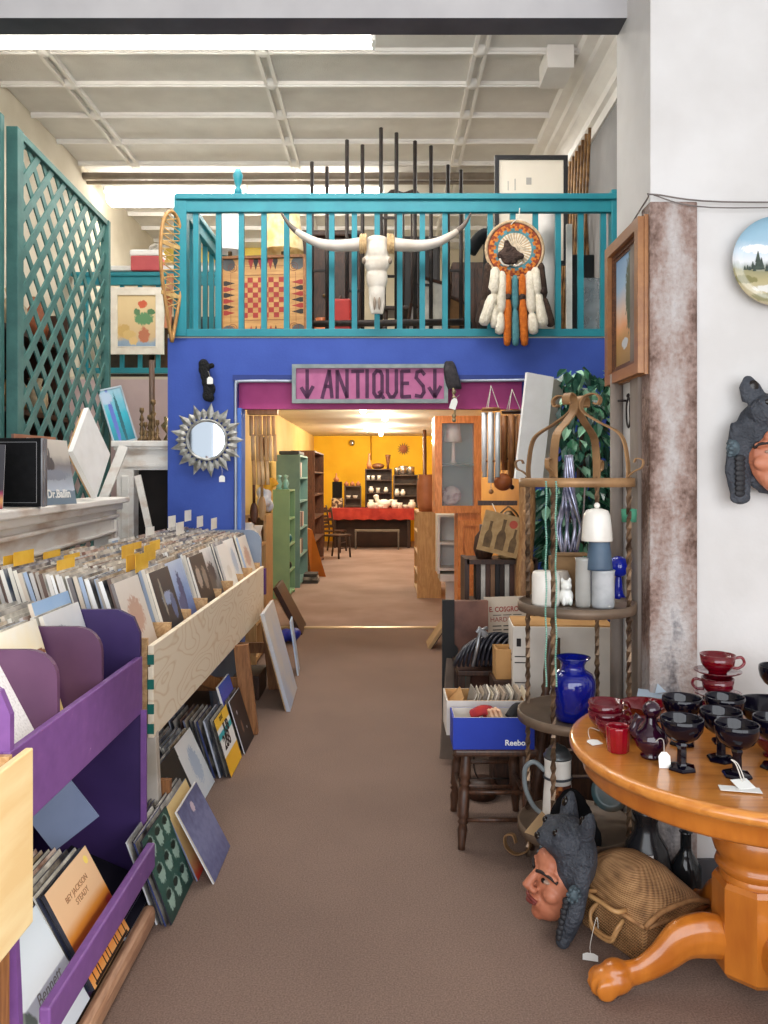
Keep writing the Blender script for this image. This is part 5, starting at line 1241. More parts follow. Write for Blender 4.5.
MB().tube(spline([(-lx / 2 - .004, -.07, .158), (-lx / 2 - .05, -.07, .165), (-lx / 2 - .055, 0, .168), (-lx / 2 - .05, .07, .165), (-lx / 2 - .004, .07, .158)], 5), .008, 8).build('handle', M_cane, t)
for q in (0, .012): MB().tube(spline([(-lx / 2 - .004, -.06, .12), (-lx / 2 - .035, -.062, .10 - q), (-lx / 2 - .045, -.04, .06 - q), (-lx / 2 - .045, .04, .06 - q), (-lx / 2 - .035, .062, .10 - q), (-lx / 2 - .004, .06, .12)], 5), .0065, 8).build('handle', M_cane, t)
price_tag('white price tag lying on the carpet, tied to the wicker hamper handle', (.675, 2.63, .006), (.05, .032), rot=(R(-78), 0, R(-15)), string=[(0, 0, .032), (.0, -.03, .04), (.02, -.1, .08), (.025, -.075, .06)])

# ---- wrought iron etagere
EX, EY, ER = .765, 3.2, .215
M_wrought = mat('wrought_brown', (168, 130, 90), .45, .25, c2=(130, 98, 66), scale=8)
M_wrought2 = mat('twisted_iron', (150, 124, 98), .3, .55, c2=(74, 56, 44), scale=14)
t = thing('iron_etagere', 'brown wrought iron corner stand with scrolled crown, twisted posts and round shelves', 'stand', (EX, EY, 0))
dirs = [(-.6, -.8), (.8, -.6), (.6, .8), (-.8, .6)]
for dx, dy in dirs:
    MB().tube([(dx * ER, dy * ER, z / 40 * 1.585 + .02) for z in range(41)], .012, 4, twist=34, smooth=False).build('post', M_wrought2, t)
    b = MB(); rad = lambda r, z: (dx * r, dy * r, z)
    b.tube(spline([rad(ER * .98, 1.595), rad(ER * .98, 1.66), rad(ER * .86, 1.765), rad(ER * .45, 1.82), rad(.035, 1.86), rad(.02, 1.892), rad(.035, 1.924), rad(.075, 1.934), rad(.10, 1.915), rad(.092, 1.892), rad(.075, 1.897)], 6), .020, 4, sx=.2, sy=1.15, smooth=False, up=(dx, dy, 0))
    b.build('crown_strap', M_wrought, t)
    b = MB().tube(spline([rad(ER * .96, 1.60), rad(ER + .02, 1.625), rad(ER + .05, 1.64), rad(ER + .055, 1.668), rad(ER + .03, 1.675), rad(ER + .02, 1.66)], 5), .012, 4, sx=.25, sy=1, smooth=False, up=(dx, dy, 0)); b.build('scroll', M_wrought, t)
    b = MB().tube(spline([rad(ER * .9, .20), rad(ER + .01, .15), rad(ER - .01, .06), rad(ER + .05, .012), rad(ER + .10, .03), rad(ER + .105, .075), rad(ER + .07, .09), rad(ER + .055, .06)], 6), .012, 4, sx=.3, sy=1.2, smooth=False, up=(dx, dy, 0)); b.build('scroll_foot', M_wrought, t)
MB().lathe([(ER + .006, 1.565), (ER + .012, 1.565), (ER + .012, 1.60), (ER + .006, 1.60), (ER + .006, 1.565)], n=40).build('top_ring', M_wrought, t)
for z in (1.10, .66, .215):
    MB().lathe([(0, z - .004), (ER + .010, z - .004), (ER + .012, z - .03), (ER + .018, z - .03), (ER + .018, z + .006), (ER + .008, z + .006), (ER + .006, z), (0, z)], n=40).build('shelf', mat('shelf_iron', (122, 102, 84), .5, .2, c2=(98, 82, 68), scale=8), t)
# bead strings on the front post
for i, (px, lab) in enumerate(((546, 'left'), (556, 'right'))):
    b = MB(); a = at(px, 482, 2.985); z = a.z; k = 0
    zend = at(px, 688, 2.985).z
    while z > zend: b.ball((a.x + .002 * sin(k * .3), a.y, z), .0042, 6, 4); z -= .0085; k += 1
    tag(b.build('bead_string', mat('mint_bead', (150, 196, 180), .3, c2=(90, 150, 130), scale=30)), 'string of mint green beads on the front post of the iron stand, %s one' % lab, 'beads')
# contents of the upper shelf
SZ = 1.1005
M_cer = mat('white_ceramic', (236, 232, 224), .35, c2=(222, 216, 206), scale=8, coat=.3)
def jar(name, label, cat_, x, y, prof, m, z=SZ, n=26): return tag(MB().lathe(prof, (x, y, z), n).build(name, m), label, cat_)
jar('canister', 'plain white canister at the left of the upper stand shelf', 'canister', .628, 3.13, [(0, 0), (.052, 0), (.054, .01), (.054, .115), (.050, .13), (.044, .134), (0, .134)], M_cer)
p = Vector((.705, 3.12, SZ))
t = thing('figurine', 'small white animal figurine with green markings between the canister and the tall glass', 'figurine', tuple(p))
b = MB(); b.ball((0, 0, .035), (.03, .025, .036)); b.ball((0, -.006, .078), (.022, .022, .022)); b.ball((0, -.026, .073), (.01, .012, .009))
for s in (-1, 1): b.ball((s * .015, 0, .098), (.007, .006, .013)); b.ball((s * .013, -.022, .02), (.009, .01, .02))
fuse(b, .004, 2).build('body', mat('figurine_white', (232, 232, 226), .35, c2=(150, 176, 164), scale=14, thr=(.6, .7), coat=.3), t)
jar('glass_jar', 'frosted round jar behind the animal figurine', 'jar', .70, 3.22, [(0, 0), (.045, 0), (.05, .02), (.05, .09), (.04, .11), (.035, .125), (0, .125)], mat('frosted_glass', (206, 196, 184), .4, c2=(176, 164, 150), trans=.2))
jar('glass_vase', 'tall narrow clear glass vase on the upper stand shelf', 'vase', .765, 3.09, [(0, 0), (.028, 0), (.030, .01), (.029, .18), (.031, .19), (.027, .19), (.026, .01), (0, .008)], mat('clear_glass', (214, 212, 206), .15, c2=(190, 186, 178), trans=.45))
jar('glass_mug', 'clear glass mug with a grey heart, under the upturned slate pot', 'mug', .838, 3.075, [(0, 0), (.042, 0), (.044, .01), (.044, .135), (.047, .145), (.043, .145), (.040, .012), (0, .01)], mat('mug_glass', (222, 224, 226), .12, c2=(186, 188, 190), scale=12, trans=.35))
jar('slate_pot', 'upturned slate blue pot standing on the glass mug', 'pot', .824, 3.075, [(0, 0), (.050, 0), (.050, .01), (.040, .105), (.038, .11), (0, .11)], mat('slate_glaze', (78, 98, 118), .5, c2=(66, 84, 104), scale=8), SZ + .1455)
t = thing('white_bell', 'white ceramic bell shaped pot upside down on top of the slate pot', 'pot', (.815, 3.075, SZ + .256))
MB().lathe([(0, 0), (.058, 0), (.059, .006), (.055, .06), (.050, .10), (.042, .118), (.02, .126), (0, .127)], n=28).build('body', M_cer, t); MB().ball((0, 0, .137), .012).build('knob', M_cer, t)
t = thing('wooden_shelf_piece', 'small brown wooden carving standing behind the jars', 'carving', (.745, 3.30, SZ))
MB().box((0, 0, .09), (.14, .03, .18), bev=.008).build('board', mat('carved_oak', (150, 116, 76), .6, c2=(112, 82, 50), scale=10), t); MB().box((0.02, -.01, .185), (.13, .05, .012), bev=.003).build('ledge', mat('carved_oak', (150, 116, 76)), t)
tag(MB().ball((.97, 3.32, SZ + .13), .045, 20, 12).lathe([(0, 0), (.035, 0), (.02, .02), (.012, .09)], (.97, 3.32, SZ), 14).build('glass_ball', mat('cobalt_ball', (20, 40, 170), .08, c2=(16, 30, 150), coat=.6)), 'cobalt blue glass ball on a foot at the right of the upper stand shelf', 'ornament')
# blue vase on the middle shelf
VP = at(573, 717, 3.10); VP.z = .6605
M_cobalt = mat('cobalt_glass', (18, 36, 168), .05, trans=.45, ior=1.5, c2=(12, 26, 140), scale=3, coat=.6)
tag(MB().lathe([(0, 0), (.062, 0), (.068, .006), (.074, .03), (.082, .09), (.087, .125), (.085, .155), (.074, .178), (.055, .19), (.045, .198), (.044, .212), (.052, .228), (.066, .24), (.068, .243), (.062, .241), (.046, .226), (.038, .21), (.040, .196), (.07, .172), (.08, .14), (.07, .03), (0, .012)],
    tuple(VP), 40).build('glass_vase', M_cobalt), 'large cobalt blue glass vase with a flared rim on the middle stand shelf', 'vase')
# stein on the lowest shelf
SP = Vector((.675, 3.13, .216))
t = thing('beer_stein', 'tall white stein with a grey lid and handle on the lowest stand shelf', 'stein', tuple(SP), R(-10))
MB().lathe([(0, 0), (.062, 0), (.064, .01), (.060, .05), (.055, .15), (.051, .205), (.054, .21), (.051, .222), (.052, .275), (.054, .285), (.048, .288), (0, .286)], n=30).build('body', M_cer, t)
MB().lathe([(0, .286), (.055, .286), (.057, .294), (.048, .302), (.045, .312), (.03, .328), (.012, .335), (0, .346)], n=26).build('lid', mat('pewter', (112, 116, 118), .4, .7, c2=(84, 88, 90), scale=10), t)
MB().tube(spline([(-.05, 0, .23), (-.09, 0, .262), (-.125, 0, .235), (-.125, 0, .16), (-.095, 0, .09), (-.055, 0, .055)], 6), .0095, 8).build('handle', mat('grey_glaze', (130, 138, 140), .4, c2=(104, 112, 116), scale=12), t)
for pr in ([(.0565, .207), (.058, .212), (.0565, .217)], [(.063, .045), (.064, .05), (.062, .055)]): MB().lathe(pr, n=30).build('band', mat('stein_band', (60, 64, 70), .5, c2=(50, 54, 60)), t)
b = MB()
vs = []; q0, q1 = R(-120), R(-20)
for i in range(13):
    a = q0 + (q1 - q0) * i / 12
    for z, r in ((.07, .0595), (.19, .0535)): vs.append((r * cos(a) , r * sin(a), z))
b.add(vs, [(2 * i, 2 * i + 2, 2 * i + 3, 2 * i + 1) for i in range(12)], 0, True)
b.build('painted_scene', mat('stein_scene', (196, 120, 60), .5, c2=(90, 44, 30), scale=30, thr=(.45, .55)), t, fix=False)
tag(MB().prism([(-.045, 0), (.03, -.0), (.045, .07), (-.01, .10)], Matrix.Translation((.575, 3.06, .222)) @ Matrix.Rotation(R(20), 4, 'Y'), .002).build('kraft_card', mat('kraft', (188, 156, 116), .8, c2=(170, 138, 98))), 'brown kraft card leaning beside the stein handle', 'card')

# ---- black pieces, teal plate beyond the mask
b = MB()
for q in range(11):
    f = q / 10; b.ball((.615 + .165 * f, 3.0, .235 + .12 * sin(pi * f)), (.035, .022, .06 + .02 * sin(pi * f)))
tag(fuse(b, .008, 3).box((.70, 3.0, .12), (.12, .02, .24), bev=.008).build('black_cloth', mat('cloth_black', (14, 14, 15), .9, c2=(22, 22, 24), scale=20, spec=.1)), 'black cloth hump just behind the wolf-hood mask on the floor', 'cloth')
jar('black_jug', 'black glazed jug on the floor behind the wicker hamper', 'jug', .965, 2.95, [(0, 0), (.06, 0), (.085, .08), (.09, .16), (.075, .24), (.045, .29), (.04, .33), (.052, .36), (.05, .38), (0, .375)], mat('black_glaze', (22, 22, 24), .25, c2=(34, 34, 38), scale=8), 0)
tag(MB().box((.935, 2.858, .22), (.05, .004, .045)).build('paper_label', M_tag), 'small white label standing against the black jug', 'label')
t = thing('glass_demijohn', 'dark round glass bottle on the floor by the foot of the column', 'bottle', (1.115, 2.96, 0))
MB().lathe([(0, 0), (.05, 0), (.055, .02), (.055, .16), (.03, .20), (.02, .22), (.02, .28), (.025, .285), (0, .29)], n=24).build('body', mat('dark_glass', (26, 28, 30), .1, c2=(40, 44, 48)), t)
c = at(610, 792, 3.27)
tag(MB().lathe([(0, .0), (.05, .0), (.075, .010), (.076, .013), (.05, .006), (0, .006)], tuple(c), 30, 0, rotm(R(72), 0, R(-10))).build('painted_dish', mat('teal_dish', (70, 104, 110), .3, c2=(110, 96, 80), scale=9)), 'teal painted dish leaning on the lowest stand shelf behind the black jug', 'dish')

# ---- leaning white canvas on the etagere, silver ribbon, ornaments behind
t = thing('white_canvas', 'tall blank white canvas standing on the log post behind the iron stand', 'canvas', (.893, 5.0, 1.586), (R(0), R(7), R(18)))
MB().box((.0, 0, .335), (.19, .025, .67)).build('canvas', mat('canvas_white', (244, 243, 240)), t)
MB().box((.157, .05, .335), (.15, .014, .66), rot=rotm(0, 0, R(32))).build('side_panel', mat('canvas_grey', (206, 196, 184), .7, c2=(190, 180, 168)), t)
b = MB()
for i in range(9):
    a = i * .7; b.tube(spline([(.012 * cos(a), .012 * sin(a), 0), (.016 * cos(a + 1), .02 * sin(a), -.12), (.03 * cos(a + 2), .03 * sin(a + 2), -.22), (.045 * cos(a + 2.6), .04 * sin(a), -.32), (.03 * cos(a + 3), .03 * sin(a), -.42)], 5), .007, 6)
b.xf(Matrix.Translation(at(569, 455, 3.42)))
tag(b.build('silver_ribbon', mat('silver_foil', (190, 192, 210), .25, .6, c2=(96, 98, 130), scale=18)), 'bundle of shiny silver ribbon hanging behind the jars of the iron stand', 'ribbon')
tag(MB().tube(spline([(.84, 3.36, 1.58), (.83, 3.36, 1.42), (.80, 3.34, 1.30)], 5), .004, 6).tube(spline([(.78, 3.36, 1.50), (.82, 3.35, 1.40), (.835, 3.3, 1.36)], 5), .003, 6).build('hanging_wire', M_wire), 'thin wire hanging from the ring of the iron stand', 'wire')
tag(MB().lathe([(0, 0), (.028, .0), (.03, .05), (0, .055)], tuple(at(629, 522, 3.1) ), 14).build('green_tassel', mat('green_felt', (70, 140, 110), .8, c2=(60, 120, 96))), 'small green felt piece on the right post of the iron stand', 'tassel')

# ---- ficus tree
t = thing('ficus_tree', 'tall artificial ficus tree with dense dark green leaves beyond the iron stand', 'tree', (1.27, 5.32, 0))
t.scale = (1.16, 1.16, 1.04)
b = MB()
for k in range(3): b.tube(spline([(.03 * cos(k * 2), .03 * sin(k * 2), .2), (.05 * cos(k * 2 + 1), .05 * sin(k * 2 + 1), .8), (.04 * cos(k * 2 + 2.6), .04 * sin(k * 2 + 2.6), 1.4), (.10 * cos(k * 2 + 3), .1 * sin(k * 2 + 3), 2.0)], 6), .016, 7)
b.build('trunk', wood('ficus_trunk', (88, 64, 46), (60, 42, 30), 6, (6, 6, 1)), t)
MB().lathe([(0, 0), (.13, 0), (.17, .26), (.18, .28), (.15, .28), (.14, .24), (0, .24)], n=24).build('pot', mat('pot_dark', (60, 48, 40), .7, c2=(44, 36, 30), scale=9), t)
rl = random.Random(5); b = MB()
for i in range(1500):
    th = rl.uniform(0, 2 * pi); z = rl.uniform(1.0, 2.22); rm = .33 * (1 - abs((z - 1.72) / .85) ** 2.2) + .06; rr = rm * math.sqrt(rl.uniform(.1, 1))
    base = Vector((rr * cos(th), rr * sin(th) * .9, z))
    if base.x < (-.14 if z > 1.5 else -.24): continue
    L = rl.uniform(.075, .125); wd = L * .25
    M = Matrix.Translation(base) @ Euler((rl.uniform(-.6, .6), rl.uniform(.2, 1.5), th + rl.uniform(-.9, .9))).to_matrix().to_4x4()
    b.add([M @ Vector(q) for q in ((0, 0, 0), (L * .35, wd, .006), (L * .7, wd * .7, -.002), (L, 0, -.02), (L * .7, -wd * .7, -.002), (L * .35, -wd, .006), (L * .5, 0, -.008))], [(0, 1, 6), (1, 2, 6), (2, 3, 6), (3, 4, 6), (4, 5, 6), (5, 0, 6)], rl.choice((0, 0, 0, 1, 2)))
b.build('foliage', [mat('leaf_dark', (40, 92, 72), .3, c2=(26, 66, 54), scale=6, coat=.2), mat('leaf_mid', (78, 142, 104), .3, c2=(58, 112, 82), scale=6, coat=.2), mat('leaf_pale', (160, 204, 172), .35, c2=(120, 170, 138), scale=8, coat=.2)], t, fix=False)

# ---- stool with boxes
M_stool = wood('stool_wood', (92, 58, 38), (58, 36, 24), 5, (6, 6, 1), coat=.2)
t = thing('wooden_stool', 'low dark wooden stool with turned legs carrying the cardboard boxes', 'stool', (.475, 3.63, 0))
MB().box((0, 0, .418), (.36, .44, .03), bev=.01).build('seat', M_stool, t)
def turned(p0, p1):
    p0, p1 = Vector(p0), Vector(p1); fs = [0, .04, .2, .26, .29, .32, .34, .40, .62, .66, .69, .72, .74, .80, .95, 1]; rs = [.018, .02, .024, .026, .018, .026, .018, .026, .024, .026, .017, .025, .017, .022, .016, .016]
    return MB().tube([p0.lerp(p1, f) for f in fs], rs, 10)
for sx in (-1, 1):
    for sy in (-1, 1): turned((sx * .125, sy * .16, .405), (sx * .15 - (.0), sy * .2, 0)).build('leg', M_stool, t)
for sy in (-1, 1):
    for z in (.24, .12): MB().tube([(-.14, sy * .185, z), (.14, sy * .185, z)], .010, 8).build('stretcher', M_stool, t)
for sx in (-1, 1): MB().tube([(sx * .14, -.18, .19), (sx * .14, .18, .19)], .010, 8).build('stretcher', M_stool, t)
M_blue2 = mat('shoebox_blue', (28, 58, 170), .5, c2=(24, 50, 156), scale=4); M_card = mat('cardboard', (196, 150, 96), .8, c2=(178, 132, 80), scale=6); M_cardw = mat('white_card_box', (222, 214, 204), .7, c2=(206, 198, 188), scale=5)
def open_box(t, w, d, h, mo, mi, th=.006):
    for s in (-1, 1):
        MB().box((s * (w / 2 - th / 2), 0, h / 2), (th, d, h)).build('side', mo if s > 0 or mo is M_blue2 else mo, t)
        MB().box((0, s * (d / 2 - th / 2), h / 2), (w - 2 * th, th, h)).build('side', mo, t)
    MB().box((0, 0, th / 2 + .001), (w - 2 * th, d - 2 * th, th)).build('bottom', mi, t)
    b = MB()
    for s in (-1, 1): b.box((s * (w / 2 - th - .002), 0, h / 2 + .001), (.002, d - 2 * th, h)); b.box((0, s * (d / 2 - th - .002), h / 2 + .001), (w - 2 * th, .002, h))
    b.build('lining', mi, t)
t = thing('shoe_box', 'open blue shoebox with white lettering on the stool, full of small things', 'box', (.463, 3.50, .4335))
open_box(t, .35, .16, .135, M_blue2, M_cardw)
lettering('Reebok', .034, mat('white_ink', (244, 244, 240)), t, (.10, -.0808, .028), (pi / 2, 0, 0), 'printed_title', .0004, offset=.0008)
tag(MB().tube(spline([(.38, 3.50, .56), (.42, 3.48, .585), (.46, 3.5, .575), (.44, 3.53, .555)], 5), .022, 8).build('red_cloth', mat('rag_red', (180, 50, 46), .8, c2=(140, 40, 60), scale=20)), 'crumpled red cloth in the blue shoebox', 'cloth')
for i in range(3):
    o = tag(MB().box((0, 0, .05), (.012, .05, .10)).build('paper_packet', mat('packet_pale', (232, 196, 160), .6, c2=(214, 150, 120), scale=20)), 'pale paper packet standing in the blue shoebox', 'packet', 'paper packets in the blue shoebox'); o.location = (.475 + i * .02, 3.48, .50); o.rotation_euler = (0, R(-20), R(20))
tag(MB().tube(spline([(.54, 3.48, .55), (.58, 3.5, .59), (.62, 3.5, .57), (.60, 3.54, .54)], 5), .024, 8).build('black_pouch', mat('pouch_black', (26, 24, 26), .8, c2=(38, 36, 38), scale=20)), 'soft black pouch in the right end of the blue shoebox', 'pouch')
t = thing('postcard_box', 'white cardboard box packed with old postcards behind the blue shoebox', 'box', (.455, 3.72, .4335))
open_box(t, .36, .22, .155, M_cardw, M_card)
o = tag(MB().box((-.0, 0, .09), (.09, .20, .004), rot=rotm(0, R(-48), 0)).build('cardboard_sheet', M_card), 'brown cardboard flap standing at the left end of the postcard box', 'flap'); o.location = (.325, 3.72, .53)
M_pc = per_object('postcard_edges', [(226, 214, 196), (196, 184, 166), (210, 196, 172), (150, 140, 128), (236, 228, 214), (180, 160, 140), (120, 110, 100)], .7)
for i in range(26):
    o = MB().box((0, 0, .055), (.003 + .002 * (i % 3), .15, .11)).build('postcard', M_pc) if i < 3 else bpy.data.objects['postcard' + ('.%03d' % (i % 3) if i % 3 else '')].copy()
    if i >= 3: COL.objects.link(o)
    o.location = (.375 + i * .0092, 3.72 + rnd.uniform(-.008, .008), .502 + rnd.uniform(0, .012)); o.rotation_euler = (0, R(18) + rnd.uniform(-.08, .08), rnd.uniform(-.06, .06))
    tag(o, 'old postcard packed upright in the white cardboard box', 'postcard', 'postcards in the white box')
# wire stand with a ring behind the stool
t = thing('wire_stand', 'thin black wire stand with a large ring on the floor behind the stool', 'stand', (.55, 4.0, 0))
MB().tube([(.11 * cos(a), 0, .17 + .13 * sin(a)) for a in [2 * pi * i / 32 for i in range(32)]], .004, 6, closed=True).build('ring', M_iron, t)
for s in (-1, 1): MB().tube(spline([(s * .17, 0, .34), (s * .16, 0, .1), (s * .13, .0, .02), (s * .18, -.02, .004)], 5), .005, 6).build('leg', M_iron, t)
MB().tube([(-.165, 0, .24), (.165, 0, .24)], .004, 6).tube([(-.16, 0, .09), (.16, 0, .09)], .004, 6).build('bar', M_iron, t)
t = thing('wooden_crate', 'dark wooden crate on the floor that carries the white storage box', 'crate', (.90, 4.10, 0))
for z in (.06, .19, .32): MB().box((0, -.16, z), (.42, .02, .11)).build('slat', M_stool, t); MB().box((-.20, 0, z), (.02, .32, .11)).build('slat', M_stool, t)
MB().box((0, .02, .40), (.42, .34, .02)).build('top_board', M_stool, t); MB().box((.20, 0, .2), (.02, .32, .38)).build('side_board', M_stool, t)
# white storage box
t = thing('storage_box', 'large white storage box with black printed lines behind the iron stand', 'box', (.89, 4.08, .4105), R(-4))
MB().box((0, 0, .225), (.50, .26, .45), bev=.004).build('body', M_cardw, t); MB().box((0, 0, .454), (.49, .25, .01)).build('top_flap', M_card, t)
b = MB()
for z in (.30, .27, .17, .14, .11): b.box((-.21, -.1312, z), (.06, .001, .005)); b.box((-.2512, .0, z), (.001, .16, .005))
b.box((-.22, -.1312, .37), (.022, .001, .04)); b.build('printed_mark', M_brow, t)
# turned spindles
for i, (a, b_) in enumerate(((at(534, 730, 3.74), at(551, 640, 3.78)), (at(553, 730, 3.72), at(557, 642, 3.78)))):
    a.z = .0; tag(turned(a, b_ + Vector((0, 0, .02))).build('turned_leg', M_stool), ('slanting', 'upright')[i] + ' dark turned wooden spindle leaning before the white storage box', 'spindle')

# ---- copper panel with black frame, black straps, cardboard boxes, poster
a, b_ = at(441, 601, 4.62), at(489, 601, 4.62)
t = thing('bronze_board', 'bronze coloured panel with a wide black edge, standing on the floor left of the poster', 'panel', ((a.x + b_.x) / 2 + .005, 4.64, 0)); w = b_.x - a.x
MB().box((.02, 0, a.z / 2), (w - .06, .05, a.z)).build('panel', mat('bronze', (138, 96, 80), .45, .3, c2=(92, 62, 54), scale=5), t)
b = MB(); b.box((-w / 2 + .035, -.04, a.z / 2 + .005), (.07, .03, a.z + .01)); b.prism([(-w / 2 + .07, 0), (-w / 2 + .10, 0), (-w / 2 + .095, .3), (-w / 2 + .115, .32), (-w / 2 + .09, .62), (-w / 2 + .07, .64)], Matrix.Translation((0, -.05, 0)), .03); b.build('black_edge', mat('edge_black', (28, 27, 28), .7, c2=(38, 36, 36)), t)
t = thing('teal_book', 'brown framed board with a teal middle leaning low against the bronze panel', 'board', tuple(at(452, 694, 4.45)), (R(-14), R(8), R(10))); t.location.z = 0.0
MB().box((0, 0, .30), (.15, .02, .55), bev=.004).build('board', mat('board_brown', (112, 96, 84), .6, c2=(94, 80, 70), scale=8), t); MB().box((0.01, -.011, .38), (.07, .004, .22)).build('teal_patch', mat('board_teal', (60, 116, 112), .6, c2=(76, 104, 100), scale=9), t)
t = thing('small_canvas', 'small dark edged canvas leaning on the floor just past the bronze panel', 'canvas', tuple(at(640, 0, 5) * 0 + Vector((.50, 6.55, 0))), (0, R(34), 0))
t.location = (.41, 7.6, .01)
MB().box((0, 0, .14), (.03, .3, .30)).build('canvas', mat('canvas_tan', (190, 160, 120), .7, c2=(170, 140, 100)), t); MB().box((.018, 0, .14), (.008, .31, .31)).build('edge', M_darkwood, t)
t = thing('low_table', 'low dark table that carries the tangle of black straps', 'table', (.545, 4.40, 0))
MB().box((0, 0, .56), (.33, .34, .03), bev=.006).build('tabletop', M_darkwood, t)
for sx in (-1, 1):
    for sy in (-1, 1): MB().box((sx * .14, sy * .14, .275), (.035, .035, .55)).build('leg', M_darkwood, t)
M_strap = mat('strap_black', (30, 30, 36), .35, c2=(48, 48, 58), scale=14, coat=.3)
rs = random.Random(3)
for i in range(14):
    b = MB(); x = .395 + .024 * i; z = .585 + .09 * sin((i + 2) / 15 * pi) + .05
    b.tube(spline([(x - .03, 4.26, .60), (x - .01, 4.24, z - .02), (x + .04, 4.28, z + .03), (x + .09, 4.33, z + .01), (x + .11, 4.38, .60)], 5), .018, 7, sx=.5, sy=1.25)
    tag(b.build('leather_strap', M_strap), 'glossy black strap in the tangled heap before the poster', 'strap', 'black straps on the low table')
b = MB(); b.tube(spline([(.46, 4.22, .60), (.48, 4.2, .70), (.50, 4.22, .78), (.54, 4.25, .80)], 5), .010, 6); b.box((.51, 4.23, .78), (.06, .03, .035), rot=rotm(0, .6, 0), bev=.004); tag(b.build('metal_clamp', mat('steel', (170, 172, 176), .3, .8, c2=(120, 122, 126), scale=14)), 'steel clamp standing among the black straps', 'clamp')
t = thing('cardboard_box', 'small open orange-brown cardboard box beside the white storage box', 'box', (.615, 4.12, .5755)); open_box(t, .11, .14, .15, M_card, mat('cardboard_inside', (214, 164, 104), .8, c2=(196, 146, 88)))
tag(MB().box((.615, 4.12, .287), (.14, .18, .575), bev=.004).build('wooden_box', M_darkwood), 'dark wooden box standing beneath the small cardboard box', 'box')
tag(MB().lathe([(0, 0), (.07, 0), (.085, .05), (.06, .09), (0, .09)], (.48, 4.0, .0), 16).build('dark_bowl', M_darkwood), 'dark wooden bowl on the floor behind the stool', 'bowl')
# hardware poster
a, b_ = at(486, 597, 4.75), at(528, 597, 4.75)
t = thing('hardware_poster', 'cream hardware poster with red lettering standing behind the black straps', 'poster', ((a.x + b_.x) / 2, 4.75, .577), (R(-4), R(-2), 0)); w = b_.x - a.x; hp = a.z - .577
MB().box((0, 0, hp / 2), (w, .012, hp)).build('sheet', mat('poster_cream', (220, 204, 184), .7, c2=(208, 190, 170), scale=5), t)
M_pred = mat('poster_red', (170, 60, 46), .6, c2=(154, 50, 40)); M_pbrown = mat('poster_brown', (140, 90, 74), .6, c2=(124, 78, 64))
lettering('E. COSGROVE', .042, M_pred, t, (.01, -.0068, hp - .075), (pi / 2, 0, 0), 'printed_title', .0004, xscale=.82, offset=.001)
lettering('HARDWARE', .040, M_pred, t, (.012, -.0068, hp - .135), (pi / 2, 0, 0), 'printed_title', .0004, xscale=.95)
b = MB()
for q, (z, ww) in enumerate(((.108, .17), (.172, .18), (.195, .18), (.218, .17))):
    for k in range(3): b.box((.01 + (k - 1) * ww / 2.8, -.0066, hp - z), (ww / 3.4, .0006, .006 if q else .004))
b.build('printed_line', M_brow, t)
tag(MB().box((.72, 4.85, .288), (.34, .17, .575), bev=.006).build('wooden_box', M_darkwood), 'dark wooden chest behind the low table that carries the poster', 'chest')
# books behind the poster, burlap picture and its post
for i in range(9):
    cc = [(60, 44, 38), (220, 214, 204), (90, 60, 50), (150, 110, 80), (44, 40, 42)][i % 5]
    o = tag(MB().box((0, 0, .12), (.028, .16, .24)).build('book', mat('spine%d' % (i % 5), cc, .6, c2=tuple(int(v * .8) for v in cc), scale=9)), 'book in the row standing on the shelf behind the poster', 'book', 'books behind the poster'); o.location = (.60 + i * .031, 5.25, .80)
t = thing('book_shelf', 'dark low shelf holding the books and the lantern behind the poster', 'shelf', (.74, 5.25, 0))
for z in (.40, .785, 1.06): MB().box((0, 0, z), (.44, .28, .03)).build('shelf', M_darkwood, t)
for s in (-1, 1): MB().box((s * .22, 0, .54), (.03, .28, 1.08)).build('upright', M_darkwood, t)
t = thing('oil_lantern', 'old lantern with a bright glass on the shelf below the burlap picture', 'lantern', (.80, 5.2, 1.076))
MB().lathe([(0, 0), (.07, 0), (.07, .02), (.05, .03), (.075, .07), (.07, .10), (.03, .11)], n=20).build('base', M_brass, t); MB().lathe([(.035, .11), (.06, .15), (.06, .20), (.035, .25), (.03, .25)], n=20).build('glass', mat('lantern_glass', (226, 222, 214), .1, c2=(180, 160, 130), trans=.3), t); MB().lathe([(.04, .25), (.05, .27), (.02, .31), (0, .31)], n=16).build('cap', M_brass, t)
for s in (-1, 1): MB().tube(spline([(s * .07, 0, .03), (s * .09, 0, .16), (s * .06, 0, .28), (0, 0, .34)], 5), .006, 6).build('handle', M_brass, t)
tag(MB().lathe([(0, 0), (.05, 0), (.07, .06), (.06, .14), (.03, .18), (.03, .22), (0, .22)], (.64, 5.2, 1.0765), 16).build('dark_jug', M_darkwood), 'dark jug to the left of the lantern on the low shelf', 'jug')
c = at(501, 534, 5.0)
t = thing('burlap_picture', 'tilted burlap picture with three bottles and a red spot', 'picture', tuple(c), (0, R(13.5), 0)); q = .128
MB().box((0, 0, 0), (2 * q, .02, 2 * q)).build('canvas', mat('burlap', (190, 158, 112), .9, c2=(172, 138, 94), scale=30, bump=.6, bscale=200), t)
b = MB()
def bottle_print(x, s, z0=-.10):
    P = [(-.026, 0), (.026, 0), (.028, .08), (.02, .105), (.010, .12), (.009, .17), (.011, .185), (-.011, .185), (-.009, .17), (-.010, .12), (-.02, .105), (-.028, .08)]
    b.prism([(x + u * s, z0 + v * s) for u, v in P], Matrix.Translation((0, -.0108, 0)), .001)
bottle_print(-.075, .9); bottle_print(.005, 1.05); bottle_print(.085, .8)
b.build('printed_bottles', mat('burlap_ink', (120, 96, 68), .9, c2=(92, 72, 52), scale=24), t)
